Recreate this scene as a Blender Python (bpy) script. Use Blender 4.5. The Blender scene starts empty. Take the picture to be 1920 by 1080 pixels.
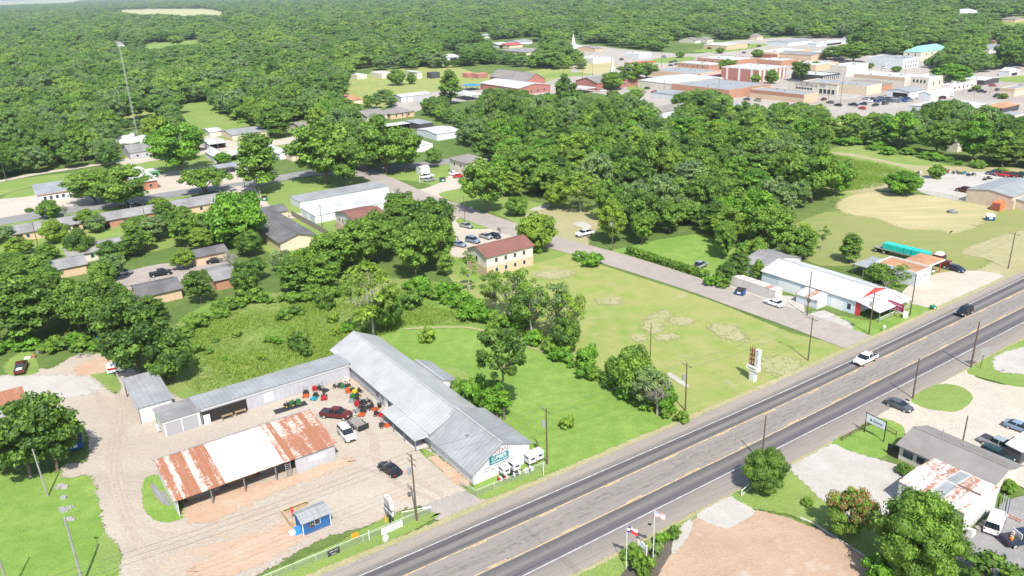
import bpy, math, random
import numpy as np
from mathutils import Vector, Matrix
random.seed(7); rng = np.random.default_rng(7)
C = bpy.context.scene.collection
sc = bpy.context.scene
R_ = math.radians
# ------------------------------------------------------------------ camera model (pixels of the 1920x1080 photograph <-> ground)
FPX, YH, ROLL, CH = 1500.0, -38.0, R_(2.0), 72.0
PIT = math.atan((540 - YH) * math.cos(ROLL) / FPX)
_c, _s, _cp, _sp = math.cos(ROLL), math.sin(ROLL), math.cos(PIT), math.sin(PIT)
def P(x, y, z=0.0):
    u = x - 960; v = 540 - y
    u2 = u * _c + v * _s; v2 = -u * _s + v * _c
    dy = FPX * _cp + v2 * _sp; dz = -FPX * _sp + v2 * _cp
    t = (z - CH) / dz
    return (u2 * t, dy * t)
def PR(X, Y, Z=0.0):
    zz = Z - CH; f = Y * _cp - zz * _sp; up = Y * _sp + zz * _cp
    u2 = FPX * X / f; v2 = FPX * up / f
    return 960 + u2 * _c - v2 * _s, 540 - (u2 * _s + v2 * _c)
def HT(x, y, yt):                      # height of something standing at ground pixel (x, y) whose top is at row yt
    X, Y = P(x, y); a, b = 0.0, 80.0
    for _ in range(40):
        m = (a + b) / 2
        if PR(X, Y, m)[1] > yt: a = m
        else: b = m
    return a
A0 = R_(34.3)                          # heading of the highway; the whole block is laid out on it
def rot2(x, y, a): return (x * math.cos(a) - y * math.sin(a), x * math.sin(a) + y * math.cos(a))

# ------------------------------------------------------------------ materials
MATS = {}
def nodes(m): return m.node_tree.nodes, m.node_tree.links
def mat(name, col, rough=0.8, metal=0.0, spec=0.3, var=0.0, vs=1.0, alpha=1.0):
    if name in MATS: return MATS[name]
    m = bpy.data.materials.new(name); m.use_nodes = True
    n, l = nodes(m); b = n['Principled BSDF']
    b.inputs['Base Color'].default_value = (*col, 1); b.inputs['Roughness'].default_value = rough
    b.inputs['Metallic'].default_value = metal; b.inputs['Specular IOR Level'].default_value = spec
    if var > 0:
        tc = n.new('ShaderNodeTexCoord'); nz = n.new('ShaderNodeTexNoise'); nz.inputs['Scale'].default_value = vs; nz.inputs['Detail'].default_value = 4
        l.new(tc.outputs['Object'], nz.inputs['Vector'])
        mx = n.new('ShaderNodeMix'); mx.data_type = 'RGBA'
        mx.inputs['A'].default_value = (*[c * (1 - var) for c in col], 1); mx.inputs['B'].default_value = (*[min(1, c * (1 + var)) for c in col], 1)
        rp = n.new('ShaderNodeMapRange'); rp.inputs['From Min'].default_value = .3; rp.inputs['From Max'].default_value = .7
        l.new(nz.outputs['Fac'], rp.inputs['Value']); l.new(rp.outputs['Result'], mx.inputs['Factor']); l.new(mx.outputs['Result'], b.inputs['Base Color'])
    if alpha < 1:
        b.inputs['Alpha'].default_value = alpha
    MATS[name] = m; return m
def noise(n, l, vec, scale, detail=3, rough=.55):
    z = n.new('ShaderNodeTexNoise'); z.inputs['Scale'].default_value = scale; z.inputs['Detail'].default_value = detail; z.inputs['Roughness'].default_value = rough
    l.new(vec, z.inputs['Vector']); return z.outputs['Fac']
def ramp(n, l, fac, stops):
    r = n.new('ShaderNodeValToRGB'); l.new(fac, r.inputs['Fac']); e = r.color_ramp.elements
    e[0].position, e[0].color = stops[0][0], (*stops[0][1], 1); e[1].position, e[1].color = stops[-1][0], (*stops[-1][1], 1)
    for p, c in stops[1:-1]:
        q = e.new(p); q.color = (*c, 1)
    return r.outputs['Color']
def mixc(n, l, f, a, b, mode='MIX'):
    m = n.new('ShaderNodeMix'); m.data_type = 'RGBA'; m.blend_type = mode
    for key, v in (('Factor', f), ('A', a), ('B', b)):
        if isinstance(v, (int, float)): m.inputs[key].default_value = v
        elif isinstance(v, tuple): m.inputs[key].default_value = (*v, 1)
        else: l.new(v, m.inputs[key])
    return m.outputs['Result']
def mrange(n, l, v, a, b, c=0, d=1):
    r = n.new('ShaderNodeMapRange'); l.new(v, r.inputs['Value']); r.inputs['From Min'].default_value = a; r.inputs['From Max'].default_value = b
    r.inputs['To Min'].default_value = c; r.inputs['To Max'].default_value = d; return r.outputs['Result']
def mth(n, l, op, a, b=0.5):
    m = n.new('ShaderNodeMath'); m.operation = op
    for i, v in enumerate((a, b)):
        if isinstance(v, (int, float)): m.inputs[i].default_value = v
        else: l.new(v, m.inputs[i])
    return m.outputs[0]
def groundmat(name, c1, c2, c3, s=(.03, .35, 3.0), edge=True, rough=.95, streak=0, bump=.5, wob=.75, spots=None, fine=.55):
    """three tones of one ground cover, mixed at patch, metre and hand size; ragged edge from the 'edge' attribute"""
    m = bpy.data.materials.new(name); m.use_nodes = True; n, l = nodes(m); b = n['Principled BSDF']
    b.inputs['Roughness'].default_value = rough; b.inputs['Specular IOR Level'].default_value = .15
    tc = n.new('ShaderNodeTexCoord'); vec = tc.outputs['Object']
    v2 = vec
    if streak:
        mp = n.new('ShaderNodeMapping'); l.new(vec, mp.inputs['Vector']); mp.inputs['Rotation'].default_value = (0, 0, -streak); mp.inputs['Scale'].default_value = (.18, 1.2, 1); v2 = mp.outputs['Vector']
    a = mrange(n, l, noise(n, l, vec, s[0], 5, .6), .36, .64); bb = mrange(n, l, noise(n, l, v2, s[1], 5, .65), .33, .67); d = mrange(n, l, noise(n, l, vec, s[2], 3, .7), .25, .75)
    col = mixc(n, l, a, c1, c2); col = mixc(n, l, mth(n, l, 'MULTIPLY', bb, .75), col, c3)
    col = mixc(n, l, fine, col, ramp(n, l, d, [(0, (.26, .26, .26)), (1, (.74, .74, .74))]), 'OVERLAY')
    if spots:
        sp = mrange(n, l, noise(n, l, vec, spots[1], 4, .6), spots[2], spots[2] + .08); col = mixc(n, l, mth(n, l, 'MULTIPLY', sp, spots[3]), col, spots[0])
    l.new(col, b.inputs['Base Color'])
    bp = n.new('ShaderNodeBump'); bp.inputs['Strength'].default_value = bump; bp.inputs['Distance'].default_value = .15; l.new(d, bp.inputs['Height']); l.new(bp.outputs['Normal'], b.inputs['Normal'])
    if edge:
        at = n.new('ShaderNodeAttribute'); at.attribute_name = 'edge'
        e = noise(n, l, vec, 1.1, 6, .7)
        f = mth(n, l, 'ADD', at.outputs['Fac'], mth(n, l, 'MULTIPLY', mth(n, l, 'SUBTRACT', e, .5), wob * 2))
        f = mrange(n, l, f, .42, .58)
        tr = n.new('ShaderNodeBsdfTransparent'); ms = n.new('ShaderNodeMixShader'); l.new(f, ms.inputs[0]); l.new(tr.outputs[0], ms.inputs[1]); l.new(b.outputs[0], ms.inputs[2])
        l.new(ms.outputs[0], n['Material Output'].inputs['Surface'])
    MATS[name] = m; return m
def roofmat(name, col, kind='x', pitch=.9, rust=0.0, rustc=(.185, .078, .042), white=None, rough=.5, metal=.0, stain=.15, line=.35):
    """sheet-metal or shingle roof: seams across axis kind, stains, rust in sheet-wise patches"""
    if name in MATS: return MATS[name]
    m = bpy.data.materials.new(name); m.use_nodes = True; n, l = nodes(m); b = n['Principled BSDF']
    b.inputs['Roughness'].default_value = rough; b.inputs['Metallic'].default_value = metal; b.inputs['Specular IOR Level'].default_value = .3
    tc = n.new('ShaderNodeTexCoord'); vec = tc.outputs['Object']; sx = n.new('ShaderNodeSeparateXYZ'); l.new(vec, sx.inputs[0])
    ax = sx.outputs['X'] if kind == 'x' else sx.outputs['Y']
    fr = mth(n, l, 'FRACT', mth(n, l, 'MULTIPLY', ax, 1 / pitch)); ln = mth(n, l, 'LESS_THAN', fr, .12)
    c = mixc(n, l, mrange(n, l, noise(n, l, vec, .25, 5, .7), .35, .65), tuple(v * (1 - stain) for v in col), tuple(min(1, v * (1 + stain * .6)) for v in col))
    if rust > 0:
        mp = n.new('ShaderNodeMapping'); l.new(vec, mp.inputs['Vector']); mp.inputs['Scale'].default_value = (1.3, .22, .22) if kind == 'x' else (.22, 1.3, .22)
        r1 = noise(n, l, mp.outputs['Vector'], .9, 6, .75); r2 = noise(n, l, vec, 2.2, 4, .7)
        sh = n.new('ShaderNodeTexWhiteNoise'); sh.noise_dimensions = '1D'; l.new(mth(n, l, 'FLOOR', mth(n, l, 'MULTIPLY', ax, 1 / pitch)), sh.inputs['W'])
        f = mth(n, l, 'ADD', mth(n, l, 'MULTIPLY', r1, .5), mth(n, l, 'MULTIPLY', r2, .42)); f = mth(n, l, 'ADD', f, mth(n, l, 'MULTIPLY', sh.outputs['Value'], .14))
        f = mrange(n, l, f, .66 - rust * .3, .72 - rust * .24)
        rc = mixc(n, l, r2, rustc, tuple(v * 2.1 for v in rustc)); c = mixc(n, l, f, c, rc)
    c = mixc(n, l, mth(n, l, 'MULTIPLY', ln, line), c, tuple(v * .45 for v in col))
    l.new(c, b.inputs['Base Color'])
    bp = n.new('ShaderNodeBump'); bp.inputs['Strength'].default_value = .35; bp.inputs['Distance'].default_value = .05; l.new(ln, bp.inputs['Height']); l.new(bp.outputs['Normal'], b.inputs['Normal'])
    MATS[name] = m; return m
def wallmat(name, col, pitch=.5, line=.2, horiz=False, var=.08):
    if name in MATS: return MATS[name]
    m = bpy.data.materials.new(name); m.use_nodes = True; n, l = nodes(m); b = n['Principled BSDF']; b.inputs['Roughness'].default_value = .75
    tc = n.new('ShaderNodeTexCoord'); vec = tc.outputs['Object']; sx = n.new('ShaderNodeSeparateXYZ'); l.new(vec, sx.inputs[0])
    ax = sx.outputs['Z'] if horiz else mth(n, l, 'ADD', sx.outputs['X'], sx.outputs['Y'])
    ln = mth(n, l, 'LESS_THAN', mth(n, l, 'FRACT', mth(n, l, 'MULTIPLY', ax, 1 / pitch)), .14)
    c = mixc(n, l, mrange(n, l, noise(n, l, vec, .6, 5, .65), .35, .65), tuple(v * (1 - var) for v in col), tuple(min(1, v * (1 + var)) for v in col))
    dirt = mrange(n, l, mth(n, l, 'ADD', sx.outputs['Z'], mth(n, l, 'MULTIPLY', noise(n, l, vec, 2, 3), .6)), .25, .8, .35, 0)
    c = mixc(n, l, dirt, c, (.30, .25, .19)); c = mixc(n, l, mth(n, l, 'MULTIPLY', ln, line), c, tuple(v * .5 for v in col))
    l.new(c, b.inputs['Base Color']); MATS[name] = m; return m
def brickmat(name, col):
    if name in MATS: return MATS[name]
    m = bpy.data.materials.new(name); m.use_nodes = True; n, l = nodes(m); b = n['Principled BSDF']; b.inputs['Roughness'].default_value = .9
    tc = n.new('ShaderNodeTexCoord'); vec = tc.outputs['Object']
    br = n.new('ShaderNodeTexBrick'); mp = n.new('ShaderNodeMapping'); mp.inputs['Rotation'].default_value = (R_(90), 0, R_(0)); l.new(vec, mp.inputs['Vector']); l.new(mp.outputs[0], br.inputs['Vector'])
    br.inputs['Scale'].default_value = 1.6; br.inputs['Color1'].default_value = (*col, 1); br.inputs['Color2'].default_value = (*[c * .8 for c in col], 1); br.inputs['Mortar'].default_value = (*[min(1, c * 1.25 + .04) for c in col], 1)
    c = mixc(n, l, mrange(n, l, noise(n, l, vec, .8, 4), .3, .7, 0, .35), br.outputs['Color'], tuple(c * .7 for c in col)); l.new(c, b.inputs['Base Color']); MATS[name] = m; return m
def leafmat(name, stops, trans=.3):
    m = bpy.data.materials.new(name); m.use_nodes = True; n, l = nodes(m); b = n['Principled BSDF']
    b.inputs['Roughness'].default_value = .55; b.inputs['Specular IOR Level'].default_value = .25
    oi = n.new('ShaderNodeObjectInfo'); at = n.new('ShaderNodeAttribute'); at.attribute_name = 'tint'
    lo = mrange(n, l, noise(n, l, oi.outputs['Location'], .011, 3, .6), .35, .65); c = ramp(n, l, mth(n, l, 'ADD', mth(n, l, 'MULTIPLY', oi.outputs['Random'], .6), mth(n, l, 'MULTIPLY', lo, .4)), stops)
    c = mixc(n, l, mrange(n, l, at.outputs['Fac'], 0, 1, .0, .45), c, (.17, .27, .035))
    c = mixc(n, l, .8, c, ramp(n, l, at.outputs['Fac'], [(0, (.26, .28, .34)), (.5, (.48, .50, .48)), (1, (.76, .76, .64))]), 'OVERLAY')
    l.new(c, b.inputs['Base Color'])
    tl = n.new('ShaderNodeBsdfTranslucent'); l.new(mixc(n, l, .5, c, (.20, .34, .02)), tl.inputs['Color'])
    ms = n.new('ShaderNodeMixShader'); ms.inputs[0].default_value = trans; l.new(b.outputs[0], ms.inputs[1]); l.new(tl.outputs[0], ms.inputs[2]); l.new(ms.outputs[0], n['Material Output'].inputs['Surface'])
    MATS[name] = m; return m
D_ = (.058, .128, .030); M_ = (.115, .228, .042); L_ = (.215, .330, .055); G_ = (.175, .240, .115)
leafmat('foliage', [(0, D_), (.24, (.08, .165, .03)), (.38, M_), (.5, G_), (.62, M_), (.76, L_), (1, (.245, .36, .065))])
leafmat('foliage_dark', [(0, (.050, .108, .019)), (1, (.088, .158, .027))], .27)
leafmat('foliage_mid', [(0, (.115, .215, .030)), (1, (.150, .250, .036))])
leafmat('foliage_light', [(0, (.19, .30, .035)), (1, (.235, .34, .040))], .35)
leafmat('foliage_grey', [(0, (.145, .225, .085)), (1, (.185, .255, .105))])
leafmat('foliage_bright', [(0, (.095, .245, .020)), (1, (.12, .275, .022))])
leafmat('blossom', [(0, (.45, .05, .09)), (1, (.5, .07, .12))])
BARK = mat('bark', (.13, .105, .08), .95, var=.3, vs=3); BARKL = mat('pale_bark', (.34, .31, .27), .9, var=.25, vs=3)

# ------------------------------------------------------------------ object helpers
class MB:
    def __init__(s): s.v = []; s.f = []; s.m = []
    def add(s, vs, fs, mi=0):
        o = len(s.v); s.v += [tuple(v) for v in vs]; s.f += [tuple(i + o for i in f) for f in fs]; s.m += [mi] * len(fs); return s
    def box(s, x0, x1, y0, y1, z0, z1, mi=0, tx=0, ty=0):
        return s.add([(x0, y0, z0), (x1, y0, z0), (x1, y1, z0), (x0, y1, z0), (x0 + tx, y0 + ty, z1), (x1 - tx, y0 + ty, z1), (x1 - tx, y1 - ty, z1), (x0 + tx, y1 - ty, z1)],
                     [(3, 2, 1, 0), (4, 5, 6, 7), (0, 1, 5, 4), (1, 2, 6, 5), (2, 3, 7, 6), (3, 0, 4, 7)], mi)
    def tube(s, p, q, r0, r1=None, n=6, mi=0):
        r1 = r0 if r1 is None else r1; p = Vector(p); q = Vector(q); d = (q - p).normalized()
        a = d.orthogonal().normalized(); b = d.cross(a); vs = []
        for c, r in ((p, r0), (q, r1)):
            for i in range(n):
                t = 2 * math.pi * i / n; vs.append(c + a * math.cos(t) * r + b * math.sin(t) * r)
        return s.add(vs, [(i, (i + 1) % n, n + (i + 1) % n, n + i) for i in range(n)] + [tuple(range(n))[::-1], tuple(range(n, 2 * n))], mi)
    def prism(s, pts, a, b, axis='y', mi=0):
        """polygon pts (2D) swept from a to b along axis ('y': pts are x,z; 'z': pts are x,y; 'x': pts are y,z)"""
        n = len(pts); mk = {'y': lambda p, t: (p[0], t, p[1]), 'z': lambda p, t: (p[0], p[1], t), 'x': lambda p, t: (t, p[0], p[1])}[axis]
        return s.add([mk(p, a) for p in pts] + [mk(p, b) for p in pts], [tuple(range(n)), tuple(range(n, 2 * n))[::-1]] + [(i, n + i, n + (i + 1) % n, (i + 1) % n) for i in range(n)], mi)
    def slab(s, quad, th, mi=0):       # quad of 3D points, thickened downwards
        n = len(quad); return s.add(list(quad) + [(x, y, z - th) for x, y, z in quad], [tuple(range(n)), tuple(range(n, 2 * n))[::-1]] + [(i, n + i, n + (i + 1) % n, (i + 1) % n) for i in range(n)], mi)
    def build(s, name, m, parent=None, smooth=False):
        me = bpy.data.meshes.new(name); me.from_pydata(s.v, [], s.f)
        for k in (m if isinstance(m, (list, tuple)) else [m]): me.materials.append(MATS[k] if isinstance(k, str) else k)
        if any(s.m): me.polygons.foreach_set('material_index', s.m)
        if smooth: me.polygons.foreach_set('use_smooth', [True] * len(me.polygons))
        import bmesh
        bm = bmesh.new(); bm.from_mesh(me); bmesh.ops.recalc_face_normals(bm, faces=bm.faces); bm.to_mesh(me); bm.free()
        o = bpy.data.objects.new(name, me); C.objects.link(o)
        if parent is not None: o.parent = parent
        return o
def tag(o, label=None, cat=None, group=None, kind=None):
    if label: o['label'] = label
    if cat: o['category'] = cat
    if group: o['group'] = group
    if kind: o['kind'] = kind
    return o
def thing(name, label, cat, loc=(0, 0, 0), rz=0.0, group=None):
    o = bpy.data.objects.new(name, None); C.objects.link(o); o.location = loc; o.rotation_euler = (0, 0, rz); o.empty_display_size = .2
    return tag(o, label, cat, group)
def copy_tree(o, parent=None):
    c = o.copy(); C.objects.link(c); c.parent = parent
    for ch in list(o.children): copy_tree(ch, c)
    return c
def text_mesh(name, s, size, m, parent, loc, rot, align='CENTER', ext=.008, sx=1.0):
    cu = bpy.data.curves.new(name, 'FONT'); cu.body = s; cu.size = size; cu.extrude = ext; cu.align_x = align; cu.align_y = 'CENTER'; cu.resolution_u = 2
    o = bpy.data.objects.new(name, cu); C.objects.link(o); dg = bpy.context.evaluated_depsgraph_get()
    me = bpy.data.meshes.new_from_object(o.evaluated_get(dg)); bpy.data.objects.remove(o)
    me.materials.clear(); me.materials.append(MATS[m] if isinstance(m, str) else m)
    o = bpy.data.objects.new(name, me); C.objects.link(o); o.parent = parent; o.location = loc; o.rotation_euler = rot; o.scale = (sx, 1, 1); return o

# ------------------------------------------------------------------ ground sheets
def catmull(pts, k=4, closed=True):
    n = len(pts); out = []
    rg = range(n) if closed else range(n - 1)
    for i in rg:
        g = (lambda j: pts[j % n]) if closed else (lambda j: pts[min(max(j, 0), n - 1)])
        p0, p1, p2, p3 = g(i - 1), g(i), g(i + 1), g(i + 2)
        for j in range(k):
            t = j / k
            out.append(tuple(.5 * (2 * p1[d] + (p2[d] - p0[d]) * t + (2 * p0[d] - 5 * p1[d] + 4 * p2[d] - p3[d]) * t * t + (3 * p1[d] - p0[d] - 3 * p2[d] + p3[d]) * t ** 3) for d in (0, 1)))
    if not closed: out.append(tuple(pts[-1]))
    return out
def inset(poly, w):
    n = len(poly); ar = sum(poly[i][0] * poly[(i + 1) % n][1] - poly[(i + 1) % n][0] * poly[i][1] for i in range(n)); sg = 1 if ar > 0 else -1; out = []
    for i in range(n):
        a, b, c = poly[i - 1], poly[i], poly[(i + 1) % n]
        e1 = Vector((b[0] - a[0], b[1] - a[1])); e2 = Vector((c[0] - b[0], c[1] - b[1]))
        if e1.length < 1e-6 or e2.length < 1e-6: out.append(b); continue
        e1.normalize(); e2.normalize(); nn = Vector((-e1.y - e2.y, e1.x + e2.x)) * sg
        if nn.length < .2: nn = Vector((-e2.y, e2.x)) * sg
        nn.normalize(); out.append((b[0] + nn.x * w, b[1] + nn.y * w))
    return out
import bmesh
from mathutils.geometry import tessellate_polygon
def sheet(name, px, m, z, w=1.0, smooth=True, label=None, hard=False):
    g = [P(x, y) for x, y in px]
    if smooth: g = catmull(g, 4)
    n = len(g); me = bpy.data.meshes.new(name)
    ar_ = abs(sum(g[i][0] * g[(i + 1) % n][1] - g[(i + 1) % n][0] * g[i][1] for i in range(n))) / 2; pe_ = sum(math.dist(g[i], g[(i + 1) % n]) for i in range(n)); w = min(w, .28 * 2 * ar_ / pe_)
    if hard:
        tri = tessellate_polygon([[Vector((x, y, 0)) for x, y in g]]); vs = [(x, y, z) for x, y in g]; fs = [t for t in tri]; ed = [1.0] * n
    else:
        ins = inset(g, w); out = inset(g, -w * .8)
        vs = [(x, y, z) for x, y in out] + [(x, y, z) for x, y in ins]
        fs = [(i, (i + 1) % n, n + (i + 1) % n, n + i) for i in range(n)] + [tuple(n + k for k in t) for t in tessellate_polygon([[Vector((x, y, 0)) for x, y in ins]])]
        ed = [-.35] * n + [1.35] * n
    me.from_pydata(vs, [], fs); at = me.attributes.new('edge', 'FLOAT', 'POINT'); at.data.foreach_set('value', ed)
    me.materials.append(MATS[m])
    bm = bmesh.new(); bm.from_mesh(me)
    for f in bm.faces:
        if f.normal.z < 0: f.normal_flip()
    bm.to_mesh(me); bm.free()
    o = bpy.data.objects.new(name, me); C.objects.link(o); o['kind'] = 'structure'; return o
groundmat('undergrowth', (.080, .140, .028), (.150, .195, .055), (.060, .105, .022), edge=False)
groundmat('mown_lawn', (.155, .245, .050), (.215, .280, .075), (.15, .20, .055), s=(.05, .3, 4), streak=A0)
groundmat('bright_lawn', (.155, .255, .046), (.215, .300, .068), (.105, .195, .034), s=(.06, .4, 4))
groundmat('dry_lawn', (.225, .265, .070), (.155, .240, .046), (.30, .28, .115), s=(.035, .22, 4), spots=((.36, .30, .20), .07, .60, .7))
groundmat('tall_meadow', (.185, .270, .060), (.270, .295, .100), (.120, .215, .042), s=(.05, .22, 3.5), bump=1, wob=1.5)
groundmat('olive_lawn', (.200, .225, .070), (.165, .215, .06), (.25, .24, .10), s=(.03, .3, 4), streak=R_(-20))
groundmat('hay', (.37, .31, .175), (.43, .36, .21), (.26, .27, .11), s=(.03, .2, 3), streak=R_(-10), wob=1.8)
groundmat('yard_dirt', (.350, .300, .240), (.295, .25, .205), (.395, .35, .29), s=(.03, .07, 2.0), streak=R_(60), wob=1.6, fine=.28, spots=((.40, .27, .175), .04, .56, .6))
groundmat('pale_gravel', (.38, .355, .315), (.33, .31, .275), (.43, .405, .37), s=(.06, .25, 5), wob=1.2, fine=.35)
groundmat('red_dirt', (.38, .285, .20), (.42, .33, .25), (.40, .24, .15), s=(.08, .3, 3), wob=2.4, fine=.25)
groundmat('brown_lot', (.34, .235, .165), (.41, .30, .215), (.30, .205, .14), s=(.05, .18, 3), fine=.2, spots=((.44, .37, .30), .09, .58, .7))
groundmat('concrete', (.40, .35, .285), (.45, .395, .33), (.35, .315, .265), s=(.05, .3, 4), wob=.1, bump=.1)
groundmat('asphalt_old', (.29, .255, .225), (.33, .29, .255), (.25, .225, .20), s=(.04, .3, 5), wob=.25, bump=.1)
groundmat('asphalt_grey', (.21, .205, .20), (.26, .25, .24), (.17, .17, .168), s=(.06, .4, 5), wob=.3, bump=.1)
groundmat('bare_patch', (.30, .285, .15), (.34, .30, .19), (.24, .27, .10), s=(.08, .35, 3), wob=4.5, fine=.35)
groundmat('track_dirt', (.345, .29, .235), (.32, .27, .22), (.37, .31, .25), s=(.08, .4, 3), wob=2.6, fine=.3)
groundmat('forest_floor', (.055, .075, .022), (.075, .09, .03), (.04, .05, .02), wob=1.2)
groundmat('mulch', (.10, .085, .07), (.14, .12, .1), (.07, .06, .05), wob=.5)
groundmat('town_lot', (.33, .30, .26), (.39, .35, .30), (.25, .235, .22), s=(.02, .08, 1.5), wob=.6)
groundmat('far_field', (.34, .34, .17), (.30, .33, .14), (.42, .38, .22), s=(.004, .02, .3), wob=1)
groundmat('dry_patch', (.30, .27, .15), (.36, .31, .19), (.25, .25, .11), s=(.08, .5, 4), wob=1.4)
# base ground to the horizon
me = bpy.data.meshes.new('ground'); S = 30000
me.from_pydata([(-S, -300, 0), (S, -300, 0), (S, S, 0), (-S, S, 0)], [], [(0, 1, 2, 3)]); me.materials.append(MATS['undergrowth'])
o = bpy.data.objects.new('ground', me); C.objects.link(o); o['kind'] = 'structure'
lay = [0.0]
def sh(name, px, m, w=1.0, **k):
    lay[0] += .0015; return sheet(name, px, m, lay[0], w, **k)
# --- the large pieces, from the bottom layer upwards
sh('meadow', [(290, 740), (320, 620), (400, 565), (560, 545), (640, 545), (760, 520), (870, 570), (920, 605), (905, 625), (760, 625), (700, 640), (600, 680), (480, 710), (330, 760)], 'tall_meadow', 2)
sh('lawn', [(700, 640), (760, 612), (900, 612), (1010, 645), (1100, 690), (1200, 740), (1310, 790), (1160, 850), (1030, 905), (920, 945), (880, 900), (800, 800)], 'bright_lawn', 1)
sh('lawn', [(830, 500), (890, 500), (1010, 460), (1045, 462), (1130, 497), (1330, 562), (1480, 622), (1600, 660), (1420, 740), (1290, 795), (1110, 695), (1000, 640), (930, 600), (880, 560)], 'dry_lawn', 1)
sh('lawn', [(840, 470), (900, 495), (1020, 455), (1065, 475), (960, 505), (890, 530), (850, 510)], 'mown_lawn', 1)
sh('lawn', [(455, 370), (560, 335), (720, 335), (850, 398), (870, 430), (820, 440), (700, 470), (600, 475), (540, 490), (480, 450)], 'mown_lawn', 1)
sh('lawn', [(0, 890), (120, 885), (170, 885), (190, 930), (200, 1000), (232, 1040), (240, 1110), (-80, 1110), (-80, 880)], 'bright_lawn', 1)
sh('lawn', [(1130, 482), (1180, 462), (1260, 445), (1350, 440), (1430, 500), (1420, 520), (1400, 555), (1330, 530)], 'bright_lawn', 1)
sh('lawn', [(800, 345), (730, 335), (760, 318), (850, 305), (880, 320), (870, 350), (960, 370), (1050, 385), (1120, 380), (1100, 420), (1040, 450), (950, 410)], 'mown_lawn', 1)
sh('dirt_patch', [(985, 400), (1060, 388), (1110, 398), (1135, 380), (1150, 400), (1110, 440), (1100, 470), (1060, 458), (1000, 430)], 'dry_patch', 1.5)
sh('lawn', [(0, 420), (100, 400), (300, 390), (460, 400), (300, 470), (100, 480), (-40, 500)], 'mown_lawn', 1.5)
sh('lawn', [(0, 343), (120, 325), (150, 330), (140, 352), (60, 350), (-30, 375)], 'mown_lawn', 1)
sh('lawn', [(0, 375), (60, 352), (300, 318), (460, 290), (500, 300), (460, 340), (200, 400), (0, 410)], 'mown_lawn', 1)
sh('lawn', [(330, 196), (385, 190), (445, 225), (560, 225), (600, 240), (560, 275), (420, 300), (280, 330), (220, 320), (230, 295), (330, 245)], 'mown_lawn', 2)
sh('field', [(205, 217), (260, 203), (320, 203), (300, 216), (220, 226)], 'dry_lawn', 3)
sh('field', [(225, 84), (390, 70), (425, 74), (345, 85), (280, 93), (250, 92)], 'mown_lawn', 8)
sh('field', [(180, 19), (300, 16), (430, 18), (425, 32), (380, 30), (300, 29), (220, 24)], 'far_field', 30)
sh('field', [(-200, 11), (0, 2), (190, -4), (240, -4), (130, 4.5), (0, 9.5), (-200, 22)], 'far_field', 60)
sh('field', [(735, -1), (790, -2.5), (780, 3), (740, 4)], 'hay', 30)
sh('field', [(1860, 36), (1930, 30), (1930, 50), (1880, 50)], 'mown_lawn', 5)
sh('lawn', [(640, 150), (820, 120), (920, 140), (1060, 125), (1130, 140), (900, 170), (760, 200), (660, 190)], 'dry_lawn', 3)
sh('town_ground', [(1070, 135), (1075, 85), (1200, 95), (1320, 100), (1360, 78), (1480, 70), (1600, 70), (1650, 95), (1720, 110), (1800, 140), (1870, 120), (2050, 110), (2050, 300), (1900, 260), (1760, 235), (1560, 235), (1400, 210), (1250, 205), (1120, 175), (1010, 178), (830, 195), (760, 215), (740, 190), (860, 165), (960, 165)], 'town_lot', 2)
sh('lawn', [(1230, 110), (1300, 106), (1290, 116), (1220, 118)], 'mown_lawn', 2)
sh('lawn', [(1300, 95), (1400, 82), (1440, 85), (1360, 98)], 'mown_lawn', 2)
sh('lawn', [(1180, 160), (1250, 150), (1250, 158), (1190, 172)], 'mown_lawn', 2)
sh('lawn', [(1010, 140), (1100, 135), (1110, 140), (1020, 147)], 'mown_lawn', 2)
sh('dirt_lot', [(1085, 118), (1150, 114), (1150, 136), (1090, 136)], 'hay', 2)
sh('street', [(1700, 145), (1920, 150), (2050, 160), (2050, 200), (1880, 190), (1740, 178), (1560, 200), (1450, 185), (1460, 178), (1600, 185)], 'asphalt_old', 1)
sh('lawn', [(1870, 146), (1960, 140), (1960, 155), (1880, 153)], 'mown_lawn', 1)
sh('field', [(1550, 285), (1620, 272), (1740, 300), (1790, 315), (1740, 345), (1660, 350), (1600, 372), (1550, 360)], 'tall_meadow', 2)
sh('dirt_track', [(1555, 286), (1600, 288), (1700, 308), (1790, 312), (1960, 318), (2000, 340), (1900, 338), (1790, 330), (1740, 340), (1690, 355), (1600, 362), (1560, 352), (1640, 345), (1720, 332), (1700, 316), (1600, 294), (1555, 292)], 'dry_patch', 1.2)
sh('field', [(1480, 430), (1540, 400), (1600, 395), (1960, 385), (2000, 440), (1930, 500), (1850, 540), (1760, 520), (1700, 490), (1560, 500), (1500, 480)], 'olive_lawn', 1)
sh('field', [(1590, 368), (1640, 360), (1800, 372), (1870, 392), (1840, 420), (1835, 425), (1790, 438), (1760, 432), (1700, 430), (1640, 410), (1590, 402), (1566, 386)], 'hay', 2.2)
sh('gravel_lot', [(1711, 343), (1735, 330), (1800, 322), (1960, 328), (1960, 350), (1860, 365), (1815, 378), (1730, 362)], 'pale_gravel', 1)
sh('dirt_track', [(1800, 470), (1930, 428), (1990, 430), (1990, 500), (1900, 520), (1860, 545), (1780, 560), (1800, 520), (1860, 490)], 'dry_patch', 2)
sh('forecourt', [(1690, 560), (1705, 535), (1760, 512), (1830, 508), (1885, 520), (1830, 560), (1765, 590), (1730, 585)], 'concrete', .6)
sh('lawn', [(1485, 590), (1560, 590), (1640, 600), (1700, 570), (1755, 592), (1640, 640), (1600, 636), (1530, 605)], 'bright_lawn', .8)
sh('gravel_apron', [(1500, 600), (1540, 582), (1580, 598), (1600, 610), (1590, 625), (1540, 612)], 'pale_gravel', 1.2)
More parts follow.
